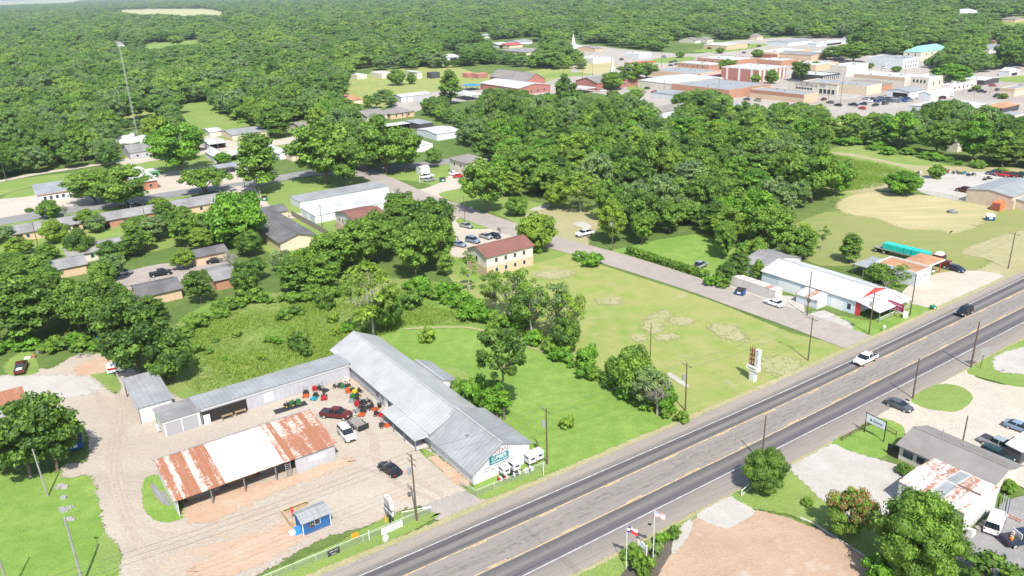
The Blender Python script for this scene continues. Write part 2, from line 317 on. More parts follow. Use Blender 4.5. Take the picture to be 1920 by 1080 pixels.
sh('gravel_apron', [(1330, 520), (1345, 512), (1370, 530), (1420, 548), (1500, 560), (1500, 596), (1420, 570), (1345, 540)], 'pale_gravel', 1)
sh('parking_lot', [(765, 362), (800, 352), (833, 338), (850, 318), (878, 318), (885, 345), (860, 358), (845, 362), (855, 378), (830, 372)], 'concrete', .8)
sh('parking_lot', [(838, 405), (855, 400), (935, 425), (965, 440), (930, 470), (880, 482), (845, 478), (842, 440)], 'concrete', .8)
sh('grass_island', [(855, 412), (880, 407), (912, 413), (928, 424), (905, 430), (870, 427)], 'mown_lawn', .4)
sh('lawn', [(825, 368), (850, 356), (880, 355), (960, 375), (930, 400)], 'mown_lawn', .5)
sh('concrete_slab', [(992, 394), (1015, 386), (1032, 384), (1018, 394)], 'pale_gravel', .4)
sh('concrete_slab', [(1075, 420), (1092, 416), (1110, 424), (1100, 430)], 'pale_gravel', .4)
sh('lot', [(-40, 380), (40, 370), (150, 358), (185, 382), (20, 412), (-40, 420)], 'concrete', .8)
sh('lot', [(250, 345), (300, 325), (450, 305), (520, 325), (440, 345), (290, 372)], 'concrete', .8)
sh('lot', [(230, 298), (300, 285), (390, 255), (420, 262), (480, 268), (560, 255), (640, 250), (640, 258), (540, 270), (420, 285), (300, 300), (235, 310)], 'concrete', .8)
sh('lot', [(420, 360), (470, 348), (520, 395), (600, 400), (560, 410), (440, 400)], 'concrete', .8)
sh('lot', [(220, 520), (300, 495), (440, 490), (430, 510), (330, 530), (230, 545)], 'asphalt_old', 1)
sh('meadow', [(750, 560), (800, 530), (850, 535), (900, 565), (890, 590), (800, 575)], 'bright_lawn', 1.5)
def path(name, px, wid, m, edge=.4, world=False):
    g = catmull(px if world else [P(x, y) for x, y in px], 6, False); z = lay[0] = lay[0] + .0015; n = len(g); L = []; edge = min(edge, wid * .42)
    for i in range(n):
        a = g[max(i - 1, 0)]; b = g[min(i + 1, n - 1)]; d = Vector((b[0] - a[0], b[1] - a[1])).normalized(); nn = Vector((-d.y, d.x)); w = wid / 2
        L.append([(g[i][0] + nn.x * k, g[i][1] + nn.y * k, z) for k in (-w - edge, -w + edge, w - edge, w + edge)])
    vs = [p for r in L for p in r]; fs = [(i * 4 + k, i * 4 + k + 1, i * 4 + k + 5, i * 4 + k + 4) for i in range(n - 1) for k in range(3)]
    me = bpy.data.meshes.new(name); me.from_pydata(vs, [], [f[::-1] for f in fs]); at = me.attributes.new('edge', 'FLOAT', 'POINT'); at.data.foreach_set('value', [-.35, 1.35, 1.35, -.35] * n)
    me.materials.append(MATS[m]); o = bpy.data.objects.new(name, me); C.objects.link(o); o['kind'] = 'structure'
    bm = bmesh.new(); bm.from_mesh(me)
    for f in bm.faces:
        if f.normal.z < 0: f.normal_flip()
    bm.to_mesh(me); bm.free(); return o
for px_ in ([(1205, 605), (1225, 588), (1250, 582), (1262, 592), (1245, 606), (1240, 622), (1212, 624)], [(1255, 596), (1285, 594), (1302, 604), (1280, 611), (1258, 606)], [(1182, 630), (1200, 626), (1215, 634), (1195, 642)], [(1225, 632), (1260, 626), (1275, 634), (1240, 640)], [(1425, 676), (1460, 668), (1500, 678), (1490, 700), (1440, 700)], [(1000, 515), (1040, 505), (1080, 512), (1040, 524)], [(1120, 560), (1160, 556), (1165, 568), (1130, 572)], [(1330, 610), (1380, 612), (1400, 640), (1350, 632)]): sh('bare_patch', px_, 'bare_patch', 2.5)
sh('concrete_slab', [(1258, 700), (1290, 722), (1284, 726), (1252, 704)], 'pale_gravel', .4)
for px_ in ([(190, 1000), (215, 1000), (228, 1060), (200, 1080), (180, 1040)], [(800, 700), (860, 690), (900, 730), (840, 740)]): sh('worn_lawn', px_, 'mown_lawn', 4)
path('path', [(-60, 352), (0, 340), (60, 328), (130, 317), (240, 300)], 5, 'concrete')
path('street', [(-120, 436), (0, 416), (100, 399), (175, 388), (290, 370), (375, 357), (462, 346), (522, 335), (580, 325), (640, 322), (720, 318), (860, 300)], 11, 'asphalt_grey')
path('street', [(655, 312), (715, 337), (790, 371), (850, 391), (935, 421), (985, 437), (1040, 455), (1150, 486), (1300, 532), (1400, 567), (1500, 602), (1625, 648)], 9.5, 'asphalt_old')
path('path', [(1020, 660), (960, 640), (880, 615), (760, 617)], .8, 'dry_patch', .3)
path('path', [(540, 398), (470, 400), (420, 380), (440, 350)], 6, 'concrete')
# the lumber yard and what lies around it

sh('gravel_yard', [(-80, 712), (0, 705), (50, 692), (100, 690), (140, 668), (225, 665), (245, 690), (400, 760), (655, 700), (690, 725), (810, 845), (890, 920), (935, 932), (870, 965), (818, 975), (800, 952), (760, 957), (725, 970), (690, 987), (600, 1014), (480, 1084), (440, 1120), (236, 1120), (228, 1040), (200, 1004), (188, 964), (180, 921), (166, 893), (120, 897), (122, 872), (160, 866), (165, 840), (162, 811), (145, 792), (112, 779), (85, 768), (40, 756), (-80, 765)], 'yard_dirt', .9)
for tk in ([(860, 950), (780, 900), (700, 860), (660, 850), (600, 900), (500, 950), (380, 990), (300, 1000), (240, 960), (215, 880), (225, 800), (210, 730), (120, 715), (0, 730)], [(850, 955), (760, 915), (690, 880), (640, 890), (560, 940), (440, 1000), (320, 1030), (255, 1100)], [(700, 850), (690, 810), (640, 780), (560, 780), (480, 800), (380, 830), (280, 850), (220, 840)], [(290, 1100), (270, 1040), (230, 970), (205, 880), (210, 800), (170, 730)]):
    for dx in (0, 9): path('wheel_track', [(x + dx, y + dx * .6) for x, y in tk], .7, 'track_dirt', .35)
sh('gravel_patch', [(-60, 715), (40, 704), (160, 705), (190, 730), (120, 750), (30, 755), (-60, 760)], 'pale_gravel', 3)
sh('grass_patch', [(5, 690), (30, 665), (60, 660), (75, 690), (60, 703), (20, 705)], 'mown_lawn', 1.5)
sh('grass_patch', [(165, 700), (190, 690), (215, 700), (228, 725), (215, 740), (190, 720)], 'tall_meadow', 1.2)
sh('bare_soil', [(140, 690), (180, 672), (225, 668), (235, 690), (190, 700), (150, 705)], 'red_dirt', 1.5)
sh('grass_patch', [(92, 768), (130, 775), (155, 800), (160, 830), (140, 845), (110, 820)], 'bright_lawn', .8)
sh('grass_island', [(268, 905), (285, 892), (302, 898), (350, 960), (322, 980), (288, 975), (268, 950)], 'bright_lawn', .6)
sh('bare_soil', [(345, 955), (420, 925), (560, 890), (640, 862), (660, 870), (520, 925), (380, 985)], 'red_dirt', 2)
sh('bare_soil', [(400, 1040), (520, 990), (600, 960), (560, 1020), (440, 1080), (350, 1080)], 'red_dirt', 3)
sh('asphalt_patch', [(790, 955), (830, 935), (880, 920), (930, 930), (880, 965), (830, 980)], 'asphalt_old', 1.5)
sh('verge', [(470, 1095), (560, 1050), (640, 1015), (725, 970), (775, 955), (815, 962), (822, 968), (740, 1015), (600, 1078), (540, 1110)], 'mown_lawn', .6)
sh('verge', [(780, 842), (810, 850), (885, 915), (1000, 878), (1030, 872), (1025, 890), (925, 935), (875, 922)], 'mown_lawn', .6)
sh('pebble_bed', [(805, 860), (822, 858), (872, 895), (880, 912), (850, 905)], 'red_dirt', .8)
# ------------------------------------------------------------------ the highway
LN = {'far': [(300, 1198), (596, 1080), (960, 926), (1378, 750), (1632, 637), (1920, 507), (2100, 425)],
      'w1': [(300, 1240), (600, 1114), (960, 958), (1440, 749), (1600, 676), (1920, 522), (2100, 435)],
      'y1': [(300, 1283), (600, 1152), (960, 993), (1440, 774), (1492, 750), (1920, 545), (2100, 458)],
      'y2': [(300, 1352), (600, 1215), (960, 1048), (1440, 818), (1575, 750), (1920, 575), (2100, 484)],
      'w2': [(500, 1312), (750, 1196), (984, 1080), (1398, 872), (1640, 750), (1920, 605), (2100, 512)],
      'near': [(560, 1345), (830, 1206), (1078, 1080), (1311, 961), (1466, 880), (1565, 828), (1712, 749), (1812, 694), (1920, 634), (2100, 540)]}
ca, sa = math.cos(A0), math.sin(A0)
def ST(p): return (p[0] * ca + p[1] * sa, -p[0] * sa + p[1] * ca)
def XY(s, t): return (s * ca - t * sa, s * sa + t * ca)
OFF = {}
for k, px in LN.items():
    q = sorted(ST(P(*a)) for a in px); OFF[k] = (np.array([a for a, _ in q]), np.array([b for _, b in q]))
def off(k, s):
    a, b = OFF[k]; w = 14; return float(np.mean(np.interp(np.linspace(s - w, s + w, 9), a, b)))
SS = np.arange(20, 330, 3.0); keys = ['far', 'w1', 'y1', 'y2', 'w2', 'near']
vv = []; uvv = []
for s in SS:
    for i, k in enumerate(keys): vv.append((*XY(s, off(k, s)), 0)); uvv.append((s, i))
zr = lay[0] + .004
ff = [(r * 6 + i, r * 6 + i + 1, r * 6 + i + 7, r * 6 + i + 6) for r in range(len(SS) - 1) for i in range(5)]
me = bpy.data.meshes.new('highway'); me.from_pydata([(x, y, zr) for x, y, _ in vv], [], ff)
a = me.attributes.new('lane', 'FLOAT', 'POINT'); a.data.foreach_set('value', [float(u[1]) for u in uvv]); a = me.attributes.new('along', 'FLOAT', 'POINT'); a.data.foreach_set('value', [float(u[0]) for u in uvv])
m = bpy.data.materials.new('highway_asphalt'); m.use_nodes = True; n, l = nodes(m); b = n['Principled BSDF']; b.inputs['Roughness'].default_value = .85; b.inputs['Specular IOR Level'].default_value = .2
at = n.new('ShaderNodeAttribute'); at.attribute_name = 'lane'; al = n.new('ShaderNodeAttribute'); al.attribute_name = 'along'
cmb = n.new('ShaderNodeCombineXYZ'); l.new(mth(n, l, 'MULTIPLY', al.outputs['Fac'], .035), cmb.inputs[0]); l.new(mth(n, l, 'MULTIPLY', at.outputs['Fac'], 2.2), cmb.inputs[1])
wn = noise(n, l, cmb.outputs[0], 2.0, 6, .7)
lane = mth(n, l, 'ADD', at.outputs['Fac'], mth(n, l, 'MULTIPLY', mth(n, l, 'SUBTRACT', wn, .5), .16))
T1 = (.245, .215, .185); T2 = (.21, .19, .17); DK = (.082, .078, .080); MD = (.15, .14, .132); TL = (.20, .182, .16)
lc = ramp(n, l, mth(n, l, 'DIVIDE', lane, 5.0), [(0, T1), (.12, T1), (.165, (.16, .145, .13)), (.198, MD), (.215, DK), (.262, DK), (.28, (.155, .143, .135)), (.32, (.15, .14, .132)), (.345, (.092, .088, .088)), (.37, (.10, .095, .095)), (.40, T2),
                                                   (.45, T2), (.50, TL), (.56, T2), (.60, T2), (.625, DK), (.655, (.11, .103, .102)), (.70, (.155, .145, .135)), (.735, (.10, .094, .097)), (.775, (.088, .082, .088)), (.80, MD), (.835, (.19, .17, .15)), (1, T1)])
tc = n.new('ShaderNodeTexCoord')
fine = noise(n, l, tc.outputs['Object'], 3.5, 4, .75)
lc = mixc(n, l, .55, lc, ramp(n, l, fine, [(.2, (.36, .36, .36)), (.8, (.64, .64, .64))]), 'OVERLAY')
# patched, cross-scored centre lane
cen = mth(n, l, 'MULTIPLY', mrange(n, l, at.outputs['Fac'], 2.1, 2.3), mrange(n, l, at.outputs['Fac'], 2.95, 2.75))
cm2 = n.new('ShaderNodeCombineXYZ'); l.new(mth(n, l, 'MULTIPLY', al.outputs['Fac'], .9), cm2.inputs[0]); l.new(mth(n, l, 'MULTIPLY', at.outputs['Fac'], 9), cm2.inputs[1])
pt = mrange(n, l, noise(n, l, cm2.outputs[0], 1.0, 4, .7), .46, .60); big = mrange(n, l, noise(n, l, cmb.outputs[0], 3.2, 2, .5), .45, .55)
lc = mixc(n, l, mth(n, l, 'MULTIPLY', mth(n, l, 'MULTIPLY', pt, cen), mth(n, l, 'ADD', mth(n, l, 'MULTIPLY', big, .35), .12)), lc, (.075, .07, .068))
# cracks
cs_ = n.new('ShaderNodeCombineXYZ'); l.new(mth(n, l, 'MULTIPLY', al.outputs['Fac'], .05), cs_.inputs[0]); l.new(mth(n, l, 'MULTIPLY', at.outputs['Fac'], 7), cs_.inputs[1])
lc = mixc(n, l, .75, lc, ramp(n, l, noise(n, l, cs_.outputs[0], 1.6, 6, .75), [(.25, (.34, .34, .34)), (.75, (.68, .67, .66))]), 'OVERLAY')
ct_ = n.new('ShaderNodeCombineXYZ'); l.new(mth(n, l, 'MULTIPLY', al.outputs['Fac'], 1.0), ct_.inputs[0]); l.new(mth(n, l, 'MULTIPLY', at.outputs['Fac'], .12), ct_.inputs[1])
lc = mixc(n, l, mrange(n, l, noise(n, l, ct_.outputs[0], .35, 2, .5), .68, .70, 0, .25), lc, (.09, .085, .08))
l.new(lc, b.inputs['Base Color']); MATS['highway_asphalt'] = m; me.materials.append(m)
o = bpy.data.objects.new('highway', me); C.objects.link(o); o['kind'] = 'structure'
bm = bmesh.new(); bm.from_mesh(me)
for f in bm.faces:
    if f.normal.z < 0: f.normal_flip()
bm.to_mesh(me); bm.free()
mat('white_paint', (.44, .43, .41), .7, var=.3, vs=1.5); mat('yellow_paint', (.52, .37, .17), .7, var=.3, vs=1.5)
def line(k, d, w, m, dash=None, z=.006):
    mb = MB(); s = 20.0
    while s < 326:
        L = 3.0 if dash else 6.0; 
        a, c = off(k, s) + d, off(k, s + L) + d
        mb.add([(*XY(s, a - w), zr + z), (*XY(s + L, c - w), zr + z), (*XY(s + L, c + w), zr + z), (*XY(s, a + w), zr + z)], [(0, 1, 2, 3)]); s += dash or L
    o = mb.build('lane_marking', m); o['kind'] = 'structure'
line('w1', 0, .07, 'white_paint'); line('w2', 0, .07, 'white_paint')
line('y1', .12, .07, 'yellow_paint'); line('y1', -.16, .07, 'yellow_paint', 12)
line('y2', -.12, .07, 'yellow_paint'); line('y2', .16, .07, 'yellow_paint', 12)
lay[0] = zr + .002
for k, d in (('far', .2), ('near', -.25)): path('shoulder', [XY(s, off(k, s) + d) for s in range(24, 325, 10)], 1.1, 'dry_patch', .5, True)
# south-east side of the highway
sh('driveway', [(1640, 784), (1700, 752), (1712, 747), (1812, 695), (1830, 708), (1880, 722), (2000, 740), (2040, 900), (1960, 930), (1885, 900), (1690, 812), (1660, 800)], 'concrete', .5)
sh('grass_island', [(1708, 750), (1735, 730), (1768, 721), (1802, 726), (1823, 742), (1818, 758), (1792, 773), (1750, 770), (1722, 762)], 'mown_lawn', .3)
sh('verge', [(1812, 696), (1850, 672), (1920, 637), (2020, 590), (2060, 640), (2000, 720), (1920, 728), (1862, 715), (1828, 706)], 'mown_lawn', .6)
sh('pale_rubble', [(1862, 672), (1900, 655), (2000, 640), (2000, 700), (1900, 702), (1868, 695)], 'pale_gravel', 1.5)
sh('verge', [(1558, 832), (1600, 808), (1645, 785), (1690, 798), (1695, 820), (1670, 850), (1640, 862), (1600, 850)], 'bright_lawn', .5)
sh('verge', [(1366, 932), (1420, 905), (1470, 880), (1500, 870), (1515, 905), (1550, 940), (1620, 975), (1700, 1000), (1800, 1010), (1850, 1060), (1900, 1120), (1660, 1120), (1600, 1030), (1500, 975), (1440, 960), (1390, 950)], 'mown_lawn', .9)
sh('gravel_lot', [(1480, 878), (1498, 866), (1558, 834), (1587, 845), (1626, 857), (1654, 864), (1705, 885), (1690, 940), (1640, 990), (1605, 985), (1544, 942), (1505, 905)], 'pale_gravel', .8)
sh('concrete_lot', [(1770, 1030), (1810, 1000), (1850, 975), (1900, 935), (2060, 930), (2060, 1130), (1860, 1100), (1810, 1060)], 'asphalt_grey', .6)
sh('verge', [(1060, 1100), (1085, 1080), (1150, 1048), (1312, 964), (1322, 974), (1285, 990), (1268, 1020), (1245, 1080), (1200, 1180), (1000, 1200), (1020, 1130)], 'mown_lawn', .6)
sh('dirt_lot', [(1210, 1110), (1240, 1060), (1262, 1018), (1280, 988), (1318, 966), (1340, 985), (1400, 960), (1440, 962), (1500, 980), (1570, 1012), (1640, 1062), (1690, 1100), (1730, 1140), (1700, 1200), (1100, 1250), (1175, 1150)], 'brown_lot', .9)
sh('concrete_apron', [(1308, 965), (1366, 933), (1380, 938), (1416, 960), (1390, 980), (1366, 992), (1338, 986), (1318, 978)], 'pale_gravel', .3)
sh('planting_bed', [(1165, 1090), (1180, 1060), (1225, 1030), (1262, 1000), (1275, 1015), (1245, 1060), (1222, 1100)], 'mulch', .5)
sh('pale_rubble', [(1262, 1012), (1280, 985), (1300, 975), (1290, 1010), (1262, 1040)], 'pale_gravel', 1)

# ------------------------------------------------------------------ building kit
wallmat('white_wall', (.55, .57, .59), .3, .2, True, .06); wallmat('white_metal_wall', (.52, .52, .51), .9, .55); wallmat('grey_metal_wall', (.36, .36, .38), .9, .22); wallmat('tan_metal_wall', (.50, .40, .31), .5, .15)
wallmat('cream_wall', (.56, .52, .44), .3, .08, True); wallmat('pale_blue_wall', (.55, .62, .68), .3, .12, True); wallmat('tan_wall', (.58, .48, .35), .3, .1, True); wallmat('green_wall', (.10, .35, .12), .9, .2)
wallmat('pink_wall', (.66, .55, .52), .4, .08, True); wallmat('blue_wall', (.015, .085, .24), .25, .25, True); wallmat('plywood', (.42, .30, .18), 1.2, .2); wallmat('dark_wall', (.05, .05, .055), .4, .2)
wallmat('container_wall', (.52, .49, .45), .3, .45); wallmat('orange_container_wall', (.55, .16, .06), .3, .4)
brickmat('brick', (.38, .14, .08)); brickmat('red_brick', (.34, .13, .10)); brickmat('dark_brick', (.24, .085, .065)); brickmat('tan_brick', (.52, .38, .25)); brickmat('orange_brick', (.38, .19, .12))
for k in 'xy':
    roofmat('pale_metal_roof_' + k, (.34, .35, .345), k, .9, stain=.13); roofmat('grey_metal_roof_' + k, (.26, .27, .275), k, .9, stain=.18); roofmat('white_roof_' + k, (.46, .46, .45), k, 1.2, stain=.2, line=.25)
    roofmat('rusty_roof_' + k, (.60, .55, .48), k, .9, .80); roofmat('very_rusty_roof_' + k, (.50, .42, .36), k, .9, .95); roofmat('part_rusty_roof_' + k, (.56, .53, .50), k, .9, .42)
    roofmat('dull_roof_' + k, (.22, .215, .21), k, .4, stain=.25, line=.12, rough=.9); roofmat('dark_shingle_roof_' + k, (.125, .12, .12), k, .4, stain=.3, line=.12, rough=.9); roofmat('brown_shingle_roof_' + k, (.205, .19, .175), k, .35, stain=.15, line=.15, rough=.9)
    roofmat('red_shingle_roof_' + k, (.185, .085, .068), k, .35, stain=.15, line=.15, rough=.9); roofmat('tan_roof_' + k, (.38, .20, .11), k, 3, stain=.3, line=.05, rough=.9); roofmat('teal_roof_' + k, (.22, .50, .42), k, .6); roofmat('blue_roof_' + k, (.04, .20, .42), k, .6); roofmat('red_roof_' + k, (.50, .07, .07), k, .6)
mat('glass', (.03, .04, .05), .12, spec=.6); mat('trim', (.60, .60, .58), .6); mat('grey_trim', (.16, .16, .17), .7); mat('opening', (.02, .018, .015), .9); mat('white_door', (.72, .73, .73), .5); mat('grey_door', (.3, .3, .31), .6)
mat('wood', (.24, .17, .10), .9, var=.25, vs=2); mat('grey_wood', (.22, .20, .18), .9, var=.2, vs=2); mat('dark_metal', (.04, .04, .045), .5, .4); mat('steel', (.45, .46, .47), .4, .6); mat('pole_wood', (.11, .075, .055), .9, var=.2, vs=1.5); mat('grey_pole_wood', (.26, .25, .23), .9, var=.2, vs=1.5)
MATS['roof_vent'] = MATS['steel']
def face_box(mb, face, a, b, s0, s1, z0, z1, d=.04, mi=0, out=0.0):
    """a thin box on a wall: faces y0 (front, toward the highway), x0 (end), y1, x1"""
    if face == 'y0': mb.box(s0, s1, -out - d, -out + .01, z0, z1, mi)
    elif face == 'x0': mb.box(-out - d, -out + .01, s0, s1, z0, z1, mi)
    elif face == 'y1': mb.box(s0, s1, b + out - .01, b + out + d, z0, z1, mi)
    else: mb.box(a + out - .01, a + out + d, s0, s1, z0, z1, mi)
def rect(pts, z, ang):
    c, s = math.cos(ang), math.sin(ang); q = []
    for x, y in pts:
        X, Y = P(x, y, z); q.append((X * c + Y * s, -X * s + Y * c))
    return min(a for a, _ in q), max(a for a, _ in q), min(b for _, b in q), max(b for _, b in q)
def LKR(L, K, Rr, z, fix=None):
    k = Vector(P(*K, z)); r = Vector(P(*Rr, z)); q = Vector(P(*L, z)); u = r - k; v = q - k
    ang = fix if fix is not None else math.atan2(u.y, u.x) if u.length > v.length else math.atan2(v.y, v.x) - math.pi / 2
    e = Vector((math.cos(ang), math.sin(ang))); f = Vector((-e.y, e.x))
    return k, ang, max(u.dot(e), 1), max(v.dot(f), 1)
def bld(name, label, cat, pts, z, h, roof='gx', rise=1.5, wall='white_wall', rm='pale_metal_roof', ang=A0, oh=.35, eaves=None, ridge=.5, wins=(), doors=(), lkr=False, group=None, trim='trim', band=None, chim=None, dims=None, openf=(), th=.12, vent=0, lower=None):
    """a building on a rectangle: walls (local x along the highway, y away from it), roof, windows with frame and sill, doors"""
    if dims: k, ang, a, b = Vector(dims[:2]), ang, dims[2], dims[3]
    elif lkr: k, ang, a, b = LKR(*pts, z, None if lkr == 'free' else ang)
    else:
        s0, s1, t0, t1 = rect(pts, z, ang)
        if z > .5: s0 += oh; s1 -= oh; t0 += oh; t1 -= oh
        k = Vector(rot2(s0, t0, ang)); a = s1 - s0; b = t1 - t0
    if lkr and cat in ('duplex', 'house') and label.count('duplex') + label.count('house') and k.y < 420: b = max(b, 9.0)
    t = thing(name, label, cat, (k.x, k.y, 0), ang, group)
    e0, e1 = eaves or (h, h)
    w = MB(); gx = roof in ('gx', 'sx'); along = roof[-1]
    if roof in ('gx', 'gy', 's'):
        if roof == 'gx': prof = [(0, 0), (b, 0), (b, e1), (b * ridge, max(e0, e1) + rise), (0, e0)]
        elif roof == 'gy': prof = [(0, 0), (a, 0), (a, e1), (a * ridge, max(e0, e1) + rise), (0, e0)]
        else: prof = [(0, 0), (b, 0), (b, e1), (0, e0)]
        ends = ('x0', 'x1') if roof != 'gy' else ('y0', 'y1')
        W = .18; sw = .16
        if roof == 'gy':
            pr = [p for p in prof]
            if 'y0' not in openf: w.prism(pr, 0, W, 'y')
            else: w.prism([(0, e0), (a, e1), (a * ridge, max(e0, e1) + rise)], 0, W, 'y')
            if 'y1' not in openf: w.prism(pr, b - W, b, 'y')
            if 'x0' not in openf: w.box(0, W, W, b - W, 0, e0)
            if 'x1' not in openf: w.box(a - W, a, W, b - W, 0, e1)
        else:
            if 'x0' not in openf: w.prism(prof, 0, W, 'x')
            if 'x1' not in openf: w.prism(prof, a - W, a, 'x')
            if 'y0' not in openf: w.box(W, a - W, 0, W, 0, e0)
            else: w.box(W, a - W, 0, W, e0 - .25, e0)
            if 'y1' not in openf: w.box(W, a - W, b - W, b, 0, e1)
    else:
        zt = h + (.45 if roof == 'flat' else 0); W = .2
        if 'y0' not in openf: w.box(0, a, 0, W, 0, zt)
        if 'y1' not in openf: w.box(0, a, b - W, b, 0, zt)
        if 'x0' not in openf: w.box(0, W, W, b - W, 0, zt)
        if 'x1' not in openf: w.box(a - W, a, W, b - W, 0, zt)
    if w.f: w.build('wall', wall, t)
    if openf:
        pm = MB(); nb = max(1, round((a if any(f[0] == 'y' for f in openf) else b) / 5))
        for f in openf:
            for i in range(nb + 1):
                q = i / nb
                x, y = {'y0': (q * a, .1), 'y1': (q * a, b - .1), 'x0': (.1, q * b), 'x1': (a - .1, q * b)}[f]
                x = min(max(x, .1), a - .1); y = min(max(y, .1), b - .1)
                pp = MB(); pp.box(x - .09, x + .09, y - .09, y + .09, 0, (e0 + e1) / 2 - .06); pp.build('post', 'grey_trim' if trim == 'trim' else trim, t)
    if lower:
        lm, lz = lower; q = MB()
        q.box(-.06, a + .06, -.06, b + .06, 0, lz); q.build('lower_wall', lm, t)
    rk = rm + '_' + ('x' if roof in ('gx', 'hx', 's', 'flat') else 'y')
    if rk not in MATS: rk = rm
    r = MB()
    if roof == 'gx':
        zr_ = max(e0, e1) + rise; y = b * ridge; d0 = (zr_ - e0) / y * oh; d1 = (zr_ - e1) / (b - y) * oh
        r.slab([(-oh, -oh, e0 - d0 + .1), (a + oh, -oh, e0 - d0 + .1), (a + oh, y, zr_ + .1), (-oh, y, zr_ + .1)], th)
        r.slab([(-oh, y, zr_ + .1), (a + oh, y, zr_ + .1), (a + oh, b + oh, e1 - d1 + .1), (-oh, b + oh, e1 - d1 + .1)], th)
    elif roof == 'gy':
        zr_ = max(e0, e1) + rise; x = a * ridge; d0 = (zr_ - e0) / x * oh; d1 = (zr_ - e1) / (a - x) * oh
        r.slab([(-oh, -oh, e0 - d0 + .1), (x, -oh, zr_ + .1), (x, b + oh, zr_ + .1), (-oh, b + oh, e0 - d0 + .1)], th)
        r.slab([(x, -oh, zr_ + .1), (a + oh, -oh, e1 - d1 + .1), (a + oh, b + oh, e1 - d1 + .1), (x, b + oh, zr_ + .1)], th)
    elif roof == 's':
        r.slab([(-oh, -oh, e0 + .1), (a + oh, -oh, e0 + .1), (a + oh, b + oh, e1 + .1), (-oh, b + oh, e1 + .1)], th)
    elif roof in ('hx', 'hy'):
        q = min(a, b) / 2
        if roof == 'hx': p1, p2 = (q, b / 2), (a - q, b / 2)
        else: p1, p2 = (a / 2, q), (a / 2, b - q)
        zz = h + rise
        A = [(-oh, -oh, h), (a + oh, -oh, h), (a + oh, b + oh, h), (-oh, b + oh, h), (*p1, zz), (*p2, zz)]
        fs = [(0, 1, 5, 4), (1, 2, 5), (2, 3, 4, 5), (3, 0, 4)] if roof == 'hx' else [(0, 1, 4), (1, 2, 5, 4), (2, 3, 5), (3, 0, 4, 5)]
        r.add([(x, y, z + .1) for x, y, z in A], fs); r.add([(x, y, z - .08) for x, y, z in A[:4]], [(3, 2, 1, 0)])
        for i in range(4):
            j = (i + 1) % 4; r.add([A[i], A[j], (A[j][0], A[j][1], h + .1), (A[i][0], A[i][1], h + .1)], [(0, 1, 2, 3)]); r.add([A[i], A[j], (A[j][0], A[j][1], h - .08), (A[i][0], A[i][1], h - .08)], [(0, 1, 2, 3)])
    else:
        r.box(.2, a - .2, .2, b - .2, h - .1, h + .12)
    ro = r.build('roof', rk, t)
    if roof in ('gx', 'gy') and oh > 0:      # ridge cap
        rc = MB(); zz = max(e0, e1) + rise + .115
        if roof == 'gx': rc.box(-oh, a + oh, b * ridge - .16, b * ridge + .16, zz - .02, zz + .03)
        else: rc.box(a * ridge - .16, a * ridge + .16, -oh, b + oh, zz - .02, zz + .03)
        rc.build('ridge_cap', 'pale_metal_roof_x' if 'metal' in rm or 'white' in rm else rk, ro)
    if chim:
        for x, y in chim:
            c = MB(); c.box(x - .35, x + .35, y - .35, y + .35, h, h + rise + .9); c.build('chimney', 'brick', ro)
    for _ in range(vent):
        x, y = random.uniform(.15, .85) * a, random.uniform(.2, .8) * b
        zz = h + .1 if roof == 'flat' else h + rise * .3
        c = MB()
        if roof == 'flat': c.box(x - .8, x + .8, y - .6, y + .6, zz, zz + .9)
        else: c.tube((x, y, zz), (x, y, h + rise + .4), .1)
        c.build('roof_vent', 'steel', ro)
    if band:
        bm_, z0, z1, fc = band; q = MB()
        for f in fc: face_box(q, f, a, b, -.03 if f[0] == 'y' else 0, (a + .03) if f[0] == 'y' else b, z0, z1, .07)
        q.build('fascia', bm_, t)
    for f, s, z0, ww, hh in wins:
        L = a if f[0] == 'y' else b; s = s * L if s <= 1 else s
        q = MB(); face_box(q, f, a, b, s - ww / 2 - .07, s + ww / 2 + .07, z0 - .07, z0 + hh + .07, .035, 0, .06 if lower else 0); fr = q.build('window', trim, t)
        q = MB(); face_box(q, f, a, b, s - ww / 2, s + ww / 2, z0, z0 + hh, .02, 0, .037 + (.06 if lower else 0)); q.build('pane', 'glass', fr)
    for f, s, ww, hh, dm in doors:
        L = a if f[0] == 'y' else b; s = s * L if s <= 1 else s
        q = MB(); face_box(q, f, a, b, s - ww / 2, s + ww / 2, 0, hh, .05, 0, .06 if lower else 0); q.build('door', dm, t)  # near-black ones stand for open bays, their inner shade put into the colour
    t['_a'] = a; t['_b'] = b
    return t, a, b
def wrow(f, n, z, w, h, a=.1, b=.9): return [(f, a + (b - a) * (i + .5) / n, z, w, h) for i in range(n)]

# ------------------------------------------------------------------ the lumber store (front block, long wing, annex)
s0, s1, t0, t1 = rect([(885, 907), (992, 868)], 0, A0); s0 = rect([(885, 907)], 0, A0)[0]; t0 = rect([(885, 907), (992, 868)], 0, A0)[2]
t, a, b = bld('lumber_store', 'white lumber store front block with grey gabled roof and a teal sign, beside the highway', 'store', None, 0, 3, 'gy', 2.0, 'white_wall', 'grey_metal_roof', dims=(*rot2(s0, t0 + .3, A0), 10.6, 13.2), eaves=(2.3, 3.6), ridge=.50, oh=.45,
              doors=[], wins=[])
DR = (R_(90), 0, 0)
q = MB(); q.box(3.0, 6.6, -.06, .0, 2.3, 3.75); sg = q.build('store_sign', mat('teal_sign', (.008, .15, .175), .5), t)
text_mesh('sign_lettering', 'LUMBER', 1.0, mat('sign_white', (.68, .68, .68), .6), sg, (4.8, -.08, 3.25), DR, sx=.78)
text_mesh('sign_lettering', 'HARDWARE & PAINT', .40, 'sign_white', sg, (4.8, -.08, 2.6), DR, sx=.82)
